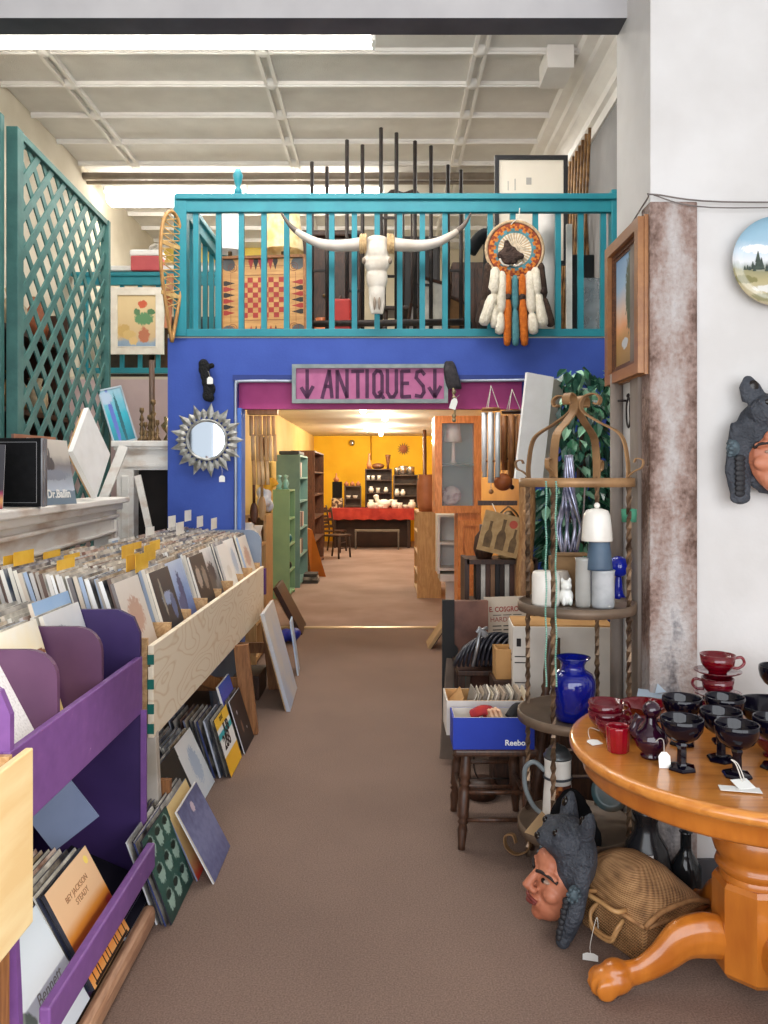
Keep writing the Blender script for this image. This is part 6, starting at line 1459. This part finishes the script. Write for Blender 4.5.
MB().lathe([(0, 0), (.026, 0)], (.062, -.0115, .075), 20, 0, rotm(pi / 2, 0, 0)).build('red_seal', mat('seal_red', (196, 92, 74), .8, c2=(176, 76, 60)), t, fix=False)
t = thing('driftwood_post', 'pale knotty log post standing before the ficus tree, a white canvas on its top', 'post', (at(527, 0, 5.0).x, 5.0, 0))
MB().tube(spline([(-.02, 0, 0), (0.0, 0, .5), (-.02, .01, .95), (.0, 0, 1.3), (.0, 0, 1.584)], 6), .052, 12).ball((.01, -.035, 1.05), (.03, .025, .045)).ball((-.01, -.035, 1.38), (.026, .022, .035)).build('log', wood('driftwood', (190, 146, 98), (140, 98, 60), 6, (5, 5, 1)), t)
tag(MB().bar(at(478, 503, 5.07), at(517, 503, 5.07), .03, .03).build('wooden_rail', M_darkwood), 'thin dark wooden rail between the log post and the cabinet, above the burlap picture', 'rail')
tag(MB().tube([at(492, 503, 5.06), at(496, 512, 5.0)], .003, 5).build('hanging_string', M_string), 'short cord holding the burlap picture to the rail', 'cord')

# ---- wind chimes hanging in the opening
def chime(label, px, py, y, n, r, Ls, rt, m, disc, cr=.05):
    c = at(px, py, y); t = thing('wind_chime', label, 'wind chime', tuple(c))
    MB().lathe([(0, 0), (r + .012, 0), (r + .012, -.018), (0, -.018)], n=24).build('top_disc', disc, t)
    b = MB()
    for k in range(3): b.tube([(r * cos(k * 2.1), r * sin(k * 2.1), 0), (0, 0, .16)], .003, 5)
    b.tube([(0, 0, 0), (0, 0, -max(Ls) - .08)], .002, 5); b.build('cord', M_string, t)
    for k in range(n):
        a = 2 * pi * k / n + .3; L = Ls[k % len(Ls)]
        MB().tube([(r * cos(a), r * sin(a), -.035), (r * cos(a), r * sin(a), -.035 - L)], rt, 10).build('tube', m, t)
    MB().lathe([(0, 0), (cr, 0), (cr, -.012), (0, -.012)], (0, 0, -max(Ls) * .75), 18).build('striker', disc, t)
    MB().ball((0, 0, -max(Ls) - .1), .018).build('sail', disc, t)
chime('wind chime of bright metal tubes hanging at the right side of the opening', 491, 408, 5.7, 6, .055, (.42, .50, .46), .017, mat('chime_metal', (244, 244, 244), .3, .2, c2=(226, 228, 230)), M_fr)  # tubes coloured near white for the light they reflect
M_bam = wood('bamboo', (168, 110, 58), (118, 72, 36), 5, (5, 5, 1))
chime('dark bamboo wind chime to the right of the metal one', 512, 411, 5.85, 6, .065, (.34, .46, .40), .024, M_bam, M_darkwood)
tag(MB().ball(at(503, 482, 5.8), (.07, .07, .065)).tube([at(503, 474, 5.8), at(503, 425, 5.8)], .003, 5).build('gourd', mat('gourd', (186, 104, 54), .5, c2=(150, 76, 38), scale=7)), 'round orange-brown gourd hanging between the two wind chimes', 'gourd')
# ================================================================ BACK ROOM seen through the opening
M_oran = wood('orange_pine', (246, 160, 84), (216, 126, 56), 4, (6, 6, 1), coat=.2)
M_tan = wood('tan_wood', (206, 166, 112), (184, 142, 90), 3, (6, 6, 1))
M_tealcab = mat('teal_cabinet', (128, 166, 162), .5, c2=(114, 152, 150), scale=4); M_greencab = mat('green_cabinet', (146, 186, 144), .5, c2=(132, 172, 136), scale=3)
M_brown = wood('brown_hutch', (120, 72, 40), (84, 48, 26), 4, (6, 6, 1))
M_clay = mat('clay', (188, 122, 84), .55, c2=(170, 104, 70), scale=6)
M_wht = mat('white_paint', (232, 230, 226), .5, c2=(220, 218, 214), scale=6)

def bookcase(label, x0, x1, y0, y1, ht, shelves, m, open_side, z0=0, name='bookcase', back=True):
    "frame open towards -x, +x or -y"
    t = thing(name, label, 'shelf', ((x0 + x1) / 2, (y0 + y1) / 2, z0)); w, d, th = x1 - x0, y1 - y0, .025
    if open_side in ('+x', '-x'):
        for s in (-1, 1): MB().box((0, s * (d / 2 - th / 2), ht / 2), (w, th, ht)).build('side_panel', m, t)
        MB().box(((-1 if open_side == '+x' else 1) * (w / 2 - .01), 0, ht / 2), (.015, d - 2 * th, ht - .01)).build('back_panel', m, t)
        sz = (w, d - 2 * th)
    else:
        for s in (-1, 1): MB().box((s * (w / 2 - th / 2), 0, ht / 2), (th, d, ht)).build('side_panel', m, t)
        MB().box((0, d / 2 - .01, ht / 2), (w - 2 * th, .015, ht - .01)).build('back_panel', m, t)
        sz = (w - 2 * th, d)
    for z in [.05] + shelves + [ht - th / 2]: MB().box((0, 0, z), (sz[0], sz[1], th)).build('shelf', m, t)
    return t
# left side of the passage
bookcase('tall teal grey bookcase on the left side of the back passage', -1.60, -1.255, 11.6, 12.75, 1.94, [.45, .85, 1.25, 1.6], M_tealcab, '+x')
bookcase('lower green bookcase in front of the tall teal one', -1.50, -1.28, 10.55, 11.2, 1.445, [.35, .7, 1.05], M_greencab, '+x')
M_book = per_object('book_spines', [(236, 230, 220), (120, 60, 50), (60, 80, 100), (200, 180, 140), (80, 60, 50), (220, 200, 190)], .6)
def row(x, y0, n, z, label, group, proto=[None]):
    for i in range(n):
        if proto[0] is None: proto[0] = o = MB().box((0, 0, .11), (.16, .035, .22)).build('book', M_book)
        else: o = proto[0].copy(); COL.objects.link(o)
        o.location = (x, y0 + i * .045, z); tag(o, label, 'book', group)
row(-1.36, 11.72, 12, .463, 'book on the second shelf from the floor of the tall teal bookcase', 'books low in the teal bookcase')
row(-1.36, 11.72, 16, .863, 'book on the middle shelf of the tall teal bookcase', 'books in the middle of the teal bookcase')
row(-1.36, 11.72, 9, 1.613, 'book on the top shelf of the tall teal bookcase', 'books high in the teal bookcase')
tag(MB().box((-1.43, 12.1, 1.975), (.3, .7, .05), bev=.01).build('grey_tray', mat('grey_tray', (90, 90, 92), .6, c2=(76, 76, 78))), 'grey tray lying on top of the tall teal bookcase', 'tray')
for i, (x, y, lab) in enumerate(((-1.44, 10.7, 'pale teal glass figurine at the near end of the green bookcase top'), (-1.36, 10.8, 'second pale teal figurine, right of the first on the green bookcase top'))):
    tag(MB().lathe([(0, 0), (.05, 0), (.03, .03), (.05, .08), (.03, .12), (.02, .15), (.04, .18), (0, .2)], (x, y, 1.447), 10).build('figurine', mat('pale_teal', (150, 206, 206), .2, c2=(120, 186, 190), coat=.4)), lab, 'figurine')
M_teapot = mat('teal_pot', (30, 130, 140), .3, c2=(24, 110, 124), coat=.4)
tag(MB().ball((0, 0, .07), (.07, .07, .07)).lathe([(0, .13), (.02, .14), (0, .17)], n=10).xf(Matrix.Translation((-1.33, 10.72, .715))).build('teal_jar', M_teapot), 'round teal jar on a middle shelf of the green bookcase', 'jar')
tag(MB().ball((0, 0, .06), (.06, .06, .06)).xf(Matrix.Translation((-1.33, 10.75, .365))).build('dark_ball', mat('dark_teal_ball', (20, 54, 60), .3, c2=(16, 40, 46))), 'dark teal ball on the lowest shelf of the green bookcase', 'ball')
# pine cabinets and hanging wood just inside the opening
t = bookcase('slim pine cabinet with an arched front just inside the opening', -1.33, -1.13, 7.5, 7.95, 1.25, [.4, .8], M_tan, '-y')
t = bookcase('low pine shelf with white crockery next to the slim arched cabinet', -1.30, -1.10, 6.75, 7.3, 1.02, [.35, .7], M_tan, '+x')
def crock(label, x, y, z, s, k=0):
    prof = [[(0, 0), (.04, 0), (.07, .05), (.06, .11), (.035, .13), (.045, .16), (0, .16)], [(0, 0), (.06, 0), (.05, .09), (.065, .14), (0, .14)], [(0, 0), (.05, 0), (.08, .06), (.08, .09), (0, .08)]][k]
    tag(MB().lathe([(r * s, q * s) for r, q in prof], (x, y, z), 16).build('crockery_pot', M_cer), label, 'crockery')
crock('white jug on top of the low pine shelf', -1.19, 6.85, 1.022, 1.2); crock('white pot behind the jug on the low pine shelf', -1.17, 7.1, 1.022, 1.1, 1)
crock('white bowl on the middle board of the low pine shelf', -1.18, 6.9, .715, 1.0, 2); crock('white mug on the middle board of the low pine shelf', -1.17, 7.12, .715, .9, 1)
b = MB()
for i in range(9): b.ball((-1.22 + .09 * rnd.random(), 7.6 + .15 * rnd.random(), 1.30 + .16 * rnd.random()), (.05, .05, .06))
tag(fuse(b, .015, 1).build('glass_cluster', mat('pale_blue_glass', (196, 216, 236), .3, c2=(240, 244, 248), scale=14)), 'heap of pale blue and white glass on the slim arched cabinet', 'glass')
tag(MB().tube(spline([(-1.16, 7.7, 1.46), (-1.12, 7.72, 1.56), (-1.08, 7.72, 1.52)], 5), .05, 8).build('yellow_cloth', mat('yellow_cloth', (240, 190, 60), .8, c2=(226, 160, 40), scale=20)), 'yellow cloth on the pale blue glass heap', 'cloth')
t = thing('bamboo_curtain', 'hanging curtain of bamboo pieces in layers at the left of the opening', 'wall hanging', (-1.0, 6.6, 0))
MB().box((-.02, 0, at(0, 412, 6.6).z), (.25, .08, .05), bev=.006).build('top_rail', M_tan, t)
M_slat = mat('bamboo_slat', (250, 216, 164), .6, c2=(206, 156, 100), scale=5, stretch=(3, 3, .5))
ztop = at(0, 416, 6.6).z
for i in range(6):
    for (dz, L, off) in ((0, .165, 0), (.155, .22, .012), (.37, .20, .02)):
        if dz > .3 and i > 3: continue
        MB().tube([(-.115 + i * .036 + off, -.02 + .02 * (i % 2), ztop - dz), (-.113 + i * .036 + off * 1.3, -.02 + .02 * (i % 2), ztop - dz - L)], .0155, 8).build('slat', M_slat, t)
for i, (px, py, L, y, lab) in enumerate(((262, 470, .42, 6.9, 'long dark wooden spoon hanging below the bamboo curtain'), (254, 480, .36, 6.8, 'brown wooden paddle hanging at the left below the bamboo curtain'))):
    c = at(px, py, y)
    t = thing('wooden_paddle', lab, 'paddle', tuple(c)); m = (M_tan, M_brown)[i % 2]
    MB().tube([(0, 0, 0), (0, 0, -L * .55)], .013, 8).build('shaft', m, t); MB().ball((0, 0, -L * .78), (.035, .012, L * .26)).build('blade', m, t)
for i, (px, py0, py1, y, w) in enumerate(((281, 428, 452, 9.3, .05), (290, 437, 456, 11.5, .09), (296, 437, 456, 11.7, .06), (301, 439, 456, 12.3, .07))):
    c = at(px, py1, y); z1 = at(px, py0, y).z
    tag(MB().box((-1.80, y, (c.z + z1) / 2), (.03, .35 + w, z1 - c.z), bev=.008).build('wooden_plaque', (M_brown, M_tan)[i % 2]), 'wooden plaque hung %s along the left wall of the back passage' % ('first', 'second', 'third', 'last')[i], 'plaque')
# hutch, chairs
t = bookcase('tall dark brown hutch beyond the teal bookcases', -1.62, -1.22, 13.6, 15.6, 2.07, [.5, .9, 1.3, 1.7], M_brown, '+x', name='hutch')
for i, (y, z) in enumerate(((13.9, 1.315), (14.4, 1.715), (14.0, 1.715), (13.9, .915))): crock('white crockery on the dark brown hutch, ' + ('third board', 'top board, far', 'top board, near', 'second board')[i], -1.36, y, z, 1.1, i % 3)
def chair(label, x, y, rz, m):
    t = thing('wooden_chair', label, 'chair', (x, y, 0), rz)
    MB().box((0, 0, .45), (.44, .42, .035), bev=.01).build('seat', m, t)
    for sx in (-1, 1):
        MB().tube([(sx * .19, -.18, .44), (sx * .21, -.2, 0)], .02, 8).build('leg', m, t)
        MB().tube(spline([(sx * .19, .23, 0), (sx * .18, .18, .45), (sx * .19, .26, 1.0)], 4), .02, 8).build('leg', m, t)
    for z in (.62, .76, .93): MB().box((0, .215 + (z - .6) * .1, z), (.36, .018, .06), bev=.006).build('back_slat', m, t)
    MB().tube([(-.2, -.19, .2), (.2, -.19, .2)], .012, 6).build('stretcher', m, t)
chair('dark wooden chair nearest to the tall hutch in the back room', -1.0, 16.0, R(60), M_darkwood)
chair('dark wooden chair in front of the red covered table', -1.12, 17.3, R(75), M_darkwood)
tag(MB().add([(0, 0, 0), (.25, -.1, 0), (.02, 0, .75), (-.08, .0, .78), (.02, .35, 0), (-.06, .3, .76)], [(0, 1, 2, 3), (1, 4, 5, 2), (0, 3, 5, 4), (2, 5, 3)]).xf(Matrix.Translation((-1.22, 12.95, .005))).build('orange_cloth', mat('orange_board', (206, 118, 40), .6, c2=(186, 100, 30), scale=3), fix=True), 'orange board leaning against the tall teal bookcase', 'board')
for k in range(3): tag(MB().box((-1.15, 12.2, .025 + k * .05), (.24 - k * .02, .3, .046), bev=.004).build('book', mat('low_book%d' % k, ((90, 84, 80), (200, 190, 176), (60, 56, 58))[k], .6, c2=(70, 64, 60))), ('lowest', 'middle', 'topmost')[k] + ' book of the small pile on the floor by the teal bookcase', 'book')
# red covered table with its stock, far end
t = thing('trestle_table', 'long dark table at the far end under a red cloth', 'table', (-.33, 18.6, 0))
MB().box((0, 0, .86), (1.85, .9, .04), bev=.005).build('tabletop', M_darkwood, t); MB().box((0, -.25, .42), (1.8, .04, .82)).build('front_panel', mat('dark_panel', (44, 28, 22), .7, c2=(58, 36, 28), scale=4), t)
for sx in (-1, 1): MB().box((sx * .85, 0, .42), (.06, .8, .84)).build('leg', M_darkwood, t)
b = MB(); b.box((0, 0, .889), (1.95, 1.0, .012)); 
vs = []
for i in range(49):
    x = -.975 + i * 1.95 / 48; vs += [(x, -.5 - .012 * sin(i * 1.3), .64 + .012 * sin(i * .9)), (x, -.5, .89)]
b.add(vs, [(2 * i, 2 * i + 2, 2 * i + 3, 2 * i + 1) for i in range(48)], 0, True)
tag(b.build('tablecloth', mat('red_cloth', (186, 62, 48), .8, c2=(150, 40, 34), scale=5), fix=False), 'red cloth hanging over the front of the far table', 'tablecloth').location = (-.33, 18.6, .640)
t = thing('bench', 'low grey framed stand in the dark under the far table', 'bench', (-.2, 17.9, 0))
MB().box((0, 0, .42), (1.0, .3, .03)).build('seat', mat('grey_frame', (120, 110, 100), .6, c2=(100, 92, 84)), t)
for s in (-1, 1): MB().box((s * .48, 0, .2), (.03, .28, .4)).build('leg', mat('grey_frame', (120, 110, 100)), t)
TZ2 = .895
def far_x(px, y=18.5): return at(px, 0, y).x
bookcase('dark open hutch in the middle of the far table, with glasses and a teapot', far_x(365), far_x(392), 18.6, 18.9, .92, [.35, .65], M_darkwood, '-y', TZ2, 'hutch')
bookcase('white edged shelf with tins and jars at the right of the far table', far_x(393.5), far_x(418), 18.6, 18.85, .78, [.28, .56], mat('dark_shelf', (70, 54, 46), .6, c2=(90, 76, 68)), '-y', TZ2, 'hutch')
bookcase('small shelf with two cups at the left of the far table', far_x(344), far_x(361), 18.6, 18.8, .52, [.22], mat('dark_shelf', (70, 54, 46)), '-y', TZ2, 'hutch')
t = thing('loudspeaker', 'small black loudspeaker on a patterned box on the far table', 'speaker', (far_x(337), 18.6, TZ2 + .24)); MB().box((0, 0, .19), (.22, .2, .38), bev=.01).build('cabinet', M_black, t); MB().lathe([(0, -.005), (.07, -.005), (.08, 0)], (0, -.1, .14), 18, 0, rotm(pi / 2, 0, 0)).build('cone', M_fur, t)
tag(MB().box((far_x(337), 18.6, TZ2 + .12), (.26, .2, .235), bev=.01).build('box', mat('pattern_box', (206, 190, 160), .6, c2=(70, 50, 40), scale=14, thr=(.45, .55))), 'patterned box under the black loudspeaker on the far table', 'box')
stock = [('white teapot on the middle board of the dark hutch', 371, TZ2 + .363, .9, 0), ('white cup on the middle board of the dark hutch', 378, TZ2 + .363, .8, 1), ('white jug on the middle board of the dark hutch', 386, TZ2 + .363, .8, 0),
         ('first pale glass in the top of the dark hutch', 368, TZ2 + .663, .7, 1), ('second pale glass in the top of the dark hutch', 373, TZ2 + .663, .7, 1), ('third pale glass in the top of the dark hutch', 379, TZ2 + .663, .7, 1),
         ('white jar in the white edged shelf', 397, TZ2 + .293, 1.0, 0), ('second white jar in the white edged shelf', 403, TZ2 + .293, .9, 0), ('white cup in the small shelf', 348, TZ2 + .233, .7, 2), ('second white cup in the small shelf', 355, TZ2 + .233, .7, 2)]
for lab, px, z, s, k in stock: crock(lab, far_x(px), 18.66, z, s, k)
M_alu = mat('aluminium', (206, 202, 196), .25, .9, c2=(170, 166, 160))
for i, (px, r, h) in enumerate(((397, .06, .16), (403.5, .11, .2), (411, .09, .18))): tag(MB().lathe([(0, 0), (r, 0), (r, h), (r * .9, h + .01), (0, h + .012)], (far_x(px), 18.72, TZ2 + .781), 20).build('tin', M_alu), ('small', 'widest', 'medium')[i] + ' metal tin on top of the white edged shelf', 'tin')
tag(MB().lathe([(0, 0), (.05, 0), (.06, .1), (.03, .2), (.02, .32), (.03, .36), (0, .36)], (far_x(369), 18.75, TZ2 + .921), 16).build('bottle', M_clay), 'brown bottle on top of the dark hutch', 'bottle')
tag(MB().lathe([(0, 0), (.03, 0), (.03, .1), (.06, .3), (.065, .33), (0, .3)], (far_x(388), 18.75, TZ2 + .921), 16).build('vase', M_brown), 'dark flared vase on top of the dark hutch', 'vase')
tag(MB().ball((far_x(378), 18.75, TZ2 + .985), (.15, .1, .07)).build('basket', M_brown), 'low brown basket on top of the dark hutch', 'basket')
b = MB(); b.ball((0, 0, .12), (.16, .1, .10)); b.tube(spline([(-.10, 0, .15), (-.16, 0, .20), (-.16, 0, .26)], 4), .05, 8); b.ball((-.18, 0, .28), (.07, .05, .05)); b.ball((.17, 0, .18), (.07, .05, .04)); b.ball((0, 0, .04), (.10, .08, .05))
tag(fuse(b, .012, 2).xf(Matrix.Translation((far_x(384), 18.25, TZ2))).build('goose_figure', M_cer), 'white goose figure in front of the dark hutch', 'figure')
for i, px in enumerate((371, 376, 381, 395, 400, 406, 412)):
    crock('white dish in the row along the front of the far table, %s' % ('first', 'second', 'third', 'fourth', 'fifth', 'sixth', 'last')[i] + ' from the left', far_x(px, 18.2), 18.22 + .02 * (i % 2), TZ2, 1.0 + .3 * (i % 3 == 0), i % 3)
tag(MB().lathe([(0, 0), (.05, 0), (.07, .06), (.02, .12), (.015, .2), (0, .2)], (far_x(336), 18.6, TZ2 + .62), 12).build('bottle', M_clay), 'small clay bottle on top of the black loudspeaker', 'bottle')
for i, px in enumerate((346, 352, 358)): tag(MB().lathe([(0, 0), (.05, 0), (.06, .05), (.02, .09), (.0, .12)], (far_x(px), 18.68, TZ2 + .521), 10).build('small_pot', M_clay), ('first', 'second', 'third')[i] + ' small clay pot from the left on the two-cup shelf', 'pot')
# pieces on the yellow wall
c = at(403.5, 449, 20.07)
t = thing('sun_face', 'brown sun shaped wall ornament on the yellow wall', 'ornament', tuple(c)); MB().lathe([(0, .05), (.08, .04), (.10, 0)], n=20, M=rotm(pi / 2, 0, 0)).build('disc', M_clay, t)
b = MB()
for i in range(14):
    a = 2 * pi * i / 14; b.add([(.09 * cos(a - .18), -.01, .09 * sin(a - .18)), (.09 * cos(a + .18), -.01, .09 * sin(a + .18)), (.17 * cos(a), -.01, .17 * sin(a))], [(0, 1, 2)])
b.build('rays', M_brown, t, fix=False)
tag(MB().ball(tuple(at(352, 443, 20.0)), (.07, .05, .08)).build('wall_ornament', M_alu), 'small silvery ornament on the yellow wall', 'ornament')
tag(MB().tube([at(371, 435, 20.06), at(371, 460, 20.06)], .02, 6).build('wall_pipe', mat('yellow_pipe', (206, 150, 30), .5, c2=(196, 140, 26))), 'thin yellow painted pipe running down the far wall', 'pipe')
# right side of the passage: bookcase with clay vase, white shelf, orange display cabinet
bookcase('tan wooden bookcase on the right of the back passage carrying a clay vase', 0.415, .735, 10.6, 11.7, 1.147, [.3, .58, .86], M_tan, '-x')
tag(MB().lathe([(0, 0), (.10, 0), (.125, .12), (.132, .26), (.125, .4), (.105, .48), (.112, .50), (.09, .50), (0, .46)], (.548, 10.78, 1.1475), 28).build('clay_vase', M_clay), 'tall clay vase standing on the tan bookcase', 'vase')
tag(MB().tube([(.62, 12.4, 0), (.60, 12.4, 2.35)], .03, 8).build('wooden_pole', M_brown), 'brown pole leaning behind the clay vase', 'pole')
bookcase('white open shelf unit beside the tan bookcase', at(437.5, 0, 8.6).x, at(460, 0, 8.6).x, 8.6, 8.95, .64, [.33], M_wht, '-y', .562)
t = thing('plant_stool', 'small white painted stool under the white shelf unit', 'stool', (at(450, 0, 8.75).x, 8.77, 0))
MB().box((0, 0, .52), (.24, .36, .08), bev=.006).build('top', M_wht, t); MB().box((0.0, 0, .24), (.09, .1, .48)).build('post', M_wht, t); MB().box((.05, 0, .30), (.10, .06, .08)).build('bracket', M_wht, t)
X0, X1, Yc = at(434.5, 0, 7.6).x, at(481, 0, 7.6).x, 7.6; Z0, Z1 = at(0, 513, Yc).z, at(0, 416, Yc).z; w = X1 - X0
t = thing('display_cabinet', 'orange pine display cabinet with a tall glass door, right of the opening', 'cabinet', ((X0 + X1) / 2, Yc, 0))
for s in (-1, 1): MB().box((s * (w / 2 - .02), .2, Z1 / 2 if s > 0 else (Z0 + Z1) / 2), (.04, .4, Z1 if s > 0 else Z1 - Z0)).build('side_panel', M_oran, t)
MB().box((0, .39, (Z0 + Z1) / 2), (w - .08, .02, Z1 - Z0)).build('back_panel', mat('cabinet_back', (180, 206, 206), .5, c2=(160, 188, 192), scale=3), t)
for z in (Z0 + .02, Z1 - .02): MB().box((0, .2, z), (w - .08, .38, .04)).build('board', M_oran, t)
MB().box((0, .2, (Z0 + Z1) / 2), (w - .1, .34, .015)).build('glass_shelf', mat('shelf_glass', (190, 214, 212), .1, trans=.7, c2=(180, 206, 204)), t)
d_ = thing('door', None, None, (0, -.012, 0)); d_.parent = t; b = MB()
b.frame(w / 2, (Z1 - Z0) / 2, .07, .025, (0, 0, (Z0 + Z1) / 2))
b.build('door_frame', M_oran, d_); MB().box((0, .006, (Z0 + Z1) / 2), (w - .13, .005, Z1 - Z0 - .13)).build('glass_pane', mat('pane_glass', (225, 236, 236), .04, alpha=.12, c2=(216, 230, 230)), d_)
lw = w * .5
MB().box((w / 2 - lw / 2, .2, Z0 / 2), (lw, .38, Z0 - .002)).build('lower_case', M_oran, t)
for z0_, z1_ in ((.08, .55), (.63, Z0 - .07)):
    b = MB(); zc_ = (z0_ + z1_) / 2; xc = w / 2 - lw / 2
    b.frame(lw / 2, (z1_ - z0_) / 2, .05, .025, (xc, -.01, zc_)); b.box((xc, 0, zc_), (lw - .1, .006, z1_ - z0_ - .1))
    b.build('lower_door', M_oran, t)
xc = (X0 + X1) / 2
tag(MB().lathe([(0, 0), (.085, .0), (.055, .22), (0, .22)], (xc - .03, 7.75, (Z0 + Z1) / 2 + .22), 20).lathe([(0, -.21), (.04, -.21), (.02, -.18), (.015, 0)], (xc - .03, 7.75, (Z0 + Z1) / 2 + .22), 12).build('lamp', mat('lamp_white', (232, 222, 212), .6, c2=(220, 208, 198))), 'small lamp with a white shade inside the glass door cabinet', 'lamp')
tag(MB().lathe([(0, 0), (.06, .002), (.095, .012), (.096, .016), (.05, .008), (0, .008)], (xc - .05, 7.76, Z0 + .16), 24, 0, rotm(R(75), 0, 0)).build('plate', mat('plate_pattern', (226, 216, 214), .3, c2=(150, 120, 130), scale=12, thr=(.45, .6))), 'patterned white plate standing inside the glass door cabinet', 'plate')
# ceiling bulbs of the back room
M_bulb = mat('lit_bulb', (255, 236, 196), .3, emit=22)
for i, (px, py, e) in enumerate(((363, 410, 12.0), (385, 418, 13.6), (367, 429, 16.5), (381, 433.5, 18.0))):
    c = at(px, py, e)
    t = thing('light_bulb', ('nearest', 'second', 'third', 'farthest')[i] + ' bare lit bulb on the ceiling of the back room', 'light', tuple(c)); MB().ball((0, 0, 0), .055).build('bulb', M_bulb, t); MB().lathe([(.03, .045), (.045, .08), (0, .08)], n=12).tube([(0, 0, .08), (0, 0, 2.66 - c.z)], .018, 8).build('socket', M_wht, t)
    la = bpy.data.lights.new('bulb_light', 'POINT'); la.energy = 62; la.color = (1, .90, .70); la.shadow_soft_size = .08
    o = bpy.data.objects.new('bulb_light', la); COL.objects.link(o); o.location = c + Vector((0, 0, -.14))
for (x, y, e) in ((-.2, 9.0, 34), (.1, 16, 34), (.0, 6.75, 26)):  # unseen point lamps added to brighten the passage
    la = bpy.data.lights.new('passage_fill', 'POINT'); la.energy = e; la.color = (1, .92, .76); la.shadow_soft_size = .2
    o = bpy.data.objects.new('passage_fill', la); COL.objects.link(o); o.location = (x, y, 2.45)
# leaning things at the left past the pine bin
t = thing('leaning_board', 'whitish blue painted panel leaning against the end of the pine bin', 'panel', (-.66, 5.76, .004), (0, R(-15), R(2)))
MB().box((-.02, 0, .345), (.026, .62, .70), bev=.003).build('panel', mat('panel_pale', (206, 200, 194), .6, c2=(170, 186, 214), scale=2.2), t); MB().box((-.036, 0, .345), (.012, .60, .68)).build('backing', M_pine, t)
t = thing('leaning_board', 'dark brown framed panel leaning just past the blue wall', 'panel', (-.87, 8.42, .004), (0, R(-28), R(2)))
MB().box((-.02, 0, .27), (.05, .6, .56), bev=.004).build('panel', M_darkwood, t); MB().box((-.05, 0, .27), (.02, .5, .46)).build('backing', M_pine, t)
t = thing('leaning_board', 'small pale blue print standing between the two leaning panels', 'panel', (-.72, 6.55, .004), (0, R(-8), R(4)))
MB().box((0, 0, .22), (.012, .25, .44)).build('print', mat('print_blue', (170, 196, 230), .5, c2=(214, 224, 236), scale=5), t)
b = MB()
for i in range(6): b.ball((.02 * i - .06, .03 * (i % 3) - .03, .06 + .02 * (i % 2)), (.06, .08, .055))
tag(fuse(b, .012, 2).xf(Matrix.Translation((-.93, 7.75, .0)) @ Matrix.Scale(1.0, 4)).build('blue_bag', mat('bag_blue', (40, 60, 180), .5, c2=(30, 46, 150), scale=6)), 'bright blue bag on the floor beside the small pale print', 'bag')
tag(MB().box((-1.02, 5.9, .09), (.22, .36, .17), bev=.006).build('wooden_box', M_darkwood), 'dark wooden box on the floor under the whitish leaning panel', 'box')

# ================================================================ CAMERA AND LIGHT
cam = bpy.data.cameras.new('camera'); co = bpy.data.objects.new('camera', cam); COL.objects.link(co)
co.location = (0, 0, H); co.rotation_euler = (pi / 2, 0, 0)
cam.sensor_fit = 'VERTICAL'; cam.sensor_height = 36; cam.lens = F / 1024 * 36; cam.shift_x = -2 / 1024; cam.shift_y = -34 / 1024; cam.clip_start = .05
scene.camera = co
w = bpy.data.worlds.new('daylight'); scene.world = w; w.use_nodes = True
bg = w.node_tree.nodes['Background']; bg.inputs[0].default_value = (.82, .90, 1, 1); bg.inputs[1].default_value = 1.0
def area(name, loc, rot, sx, sy, e, c):
    la = bpy.data.lights.new(name, 'AREA'); la.shape = 'RECTANGLE'; la.size = sx; la.size_y = sy; la.energy = e; la.color = c
    o = bpy.data.objects.new(name, la); COL.objects.link(o); o.location = loc; o.rotation_euler = rot; return o
area('assumed_storefront_daylight', (.2, -1.62, 2.0), (R(90), 0, 0), 6.4, 3.0, 240, (.95, .97, 1))  # area lamp for daylight assumed from shop windows behind the camera, out of view
area('hall_fill', (-.6, 4.75, 4.62), (R(38), 0, 0), 3.4, .5, 72, (1, .97, .93))  # unseen area lamp added behind the beam to brighten the hall
area('hall_upfill', (-.6, 4.75, 4.66), (R(205), 0, 0), 3.4, .5, 70, (1, .97, .93))  # its added upward twin, brightening the ceiling
sp = bpy.data.lights.new('added_sun_spot', 'SPOT'); sp.energy = 900; sp.spot_size = R(17); sp.spot_blend = .6; sp.color = (1, .92, .76); sp.shadow_soft_size = .05  # unseen spot lamp added in place of sun to brighten the near left bins
so = bpy.data.objects.new('added_sun_spot', sp); COL.objects.link(so); so.location = (2.3, -1.5, 3.3)
so.rotation_euler = (Vector((-1.0, 1.75, .85)) - Vector(so.location)).to_track_quat('-Z', 'Y').to_euler()
vs_ = scene.view_settings
vs_.view_transform = 'Standard'; vs_.look = 'None'; vs_.exposure = 0; vs_.gamma = 1.0
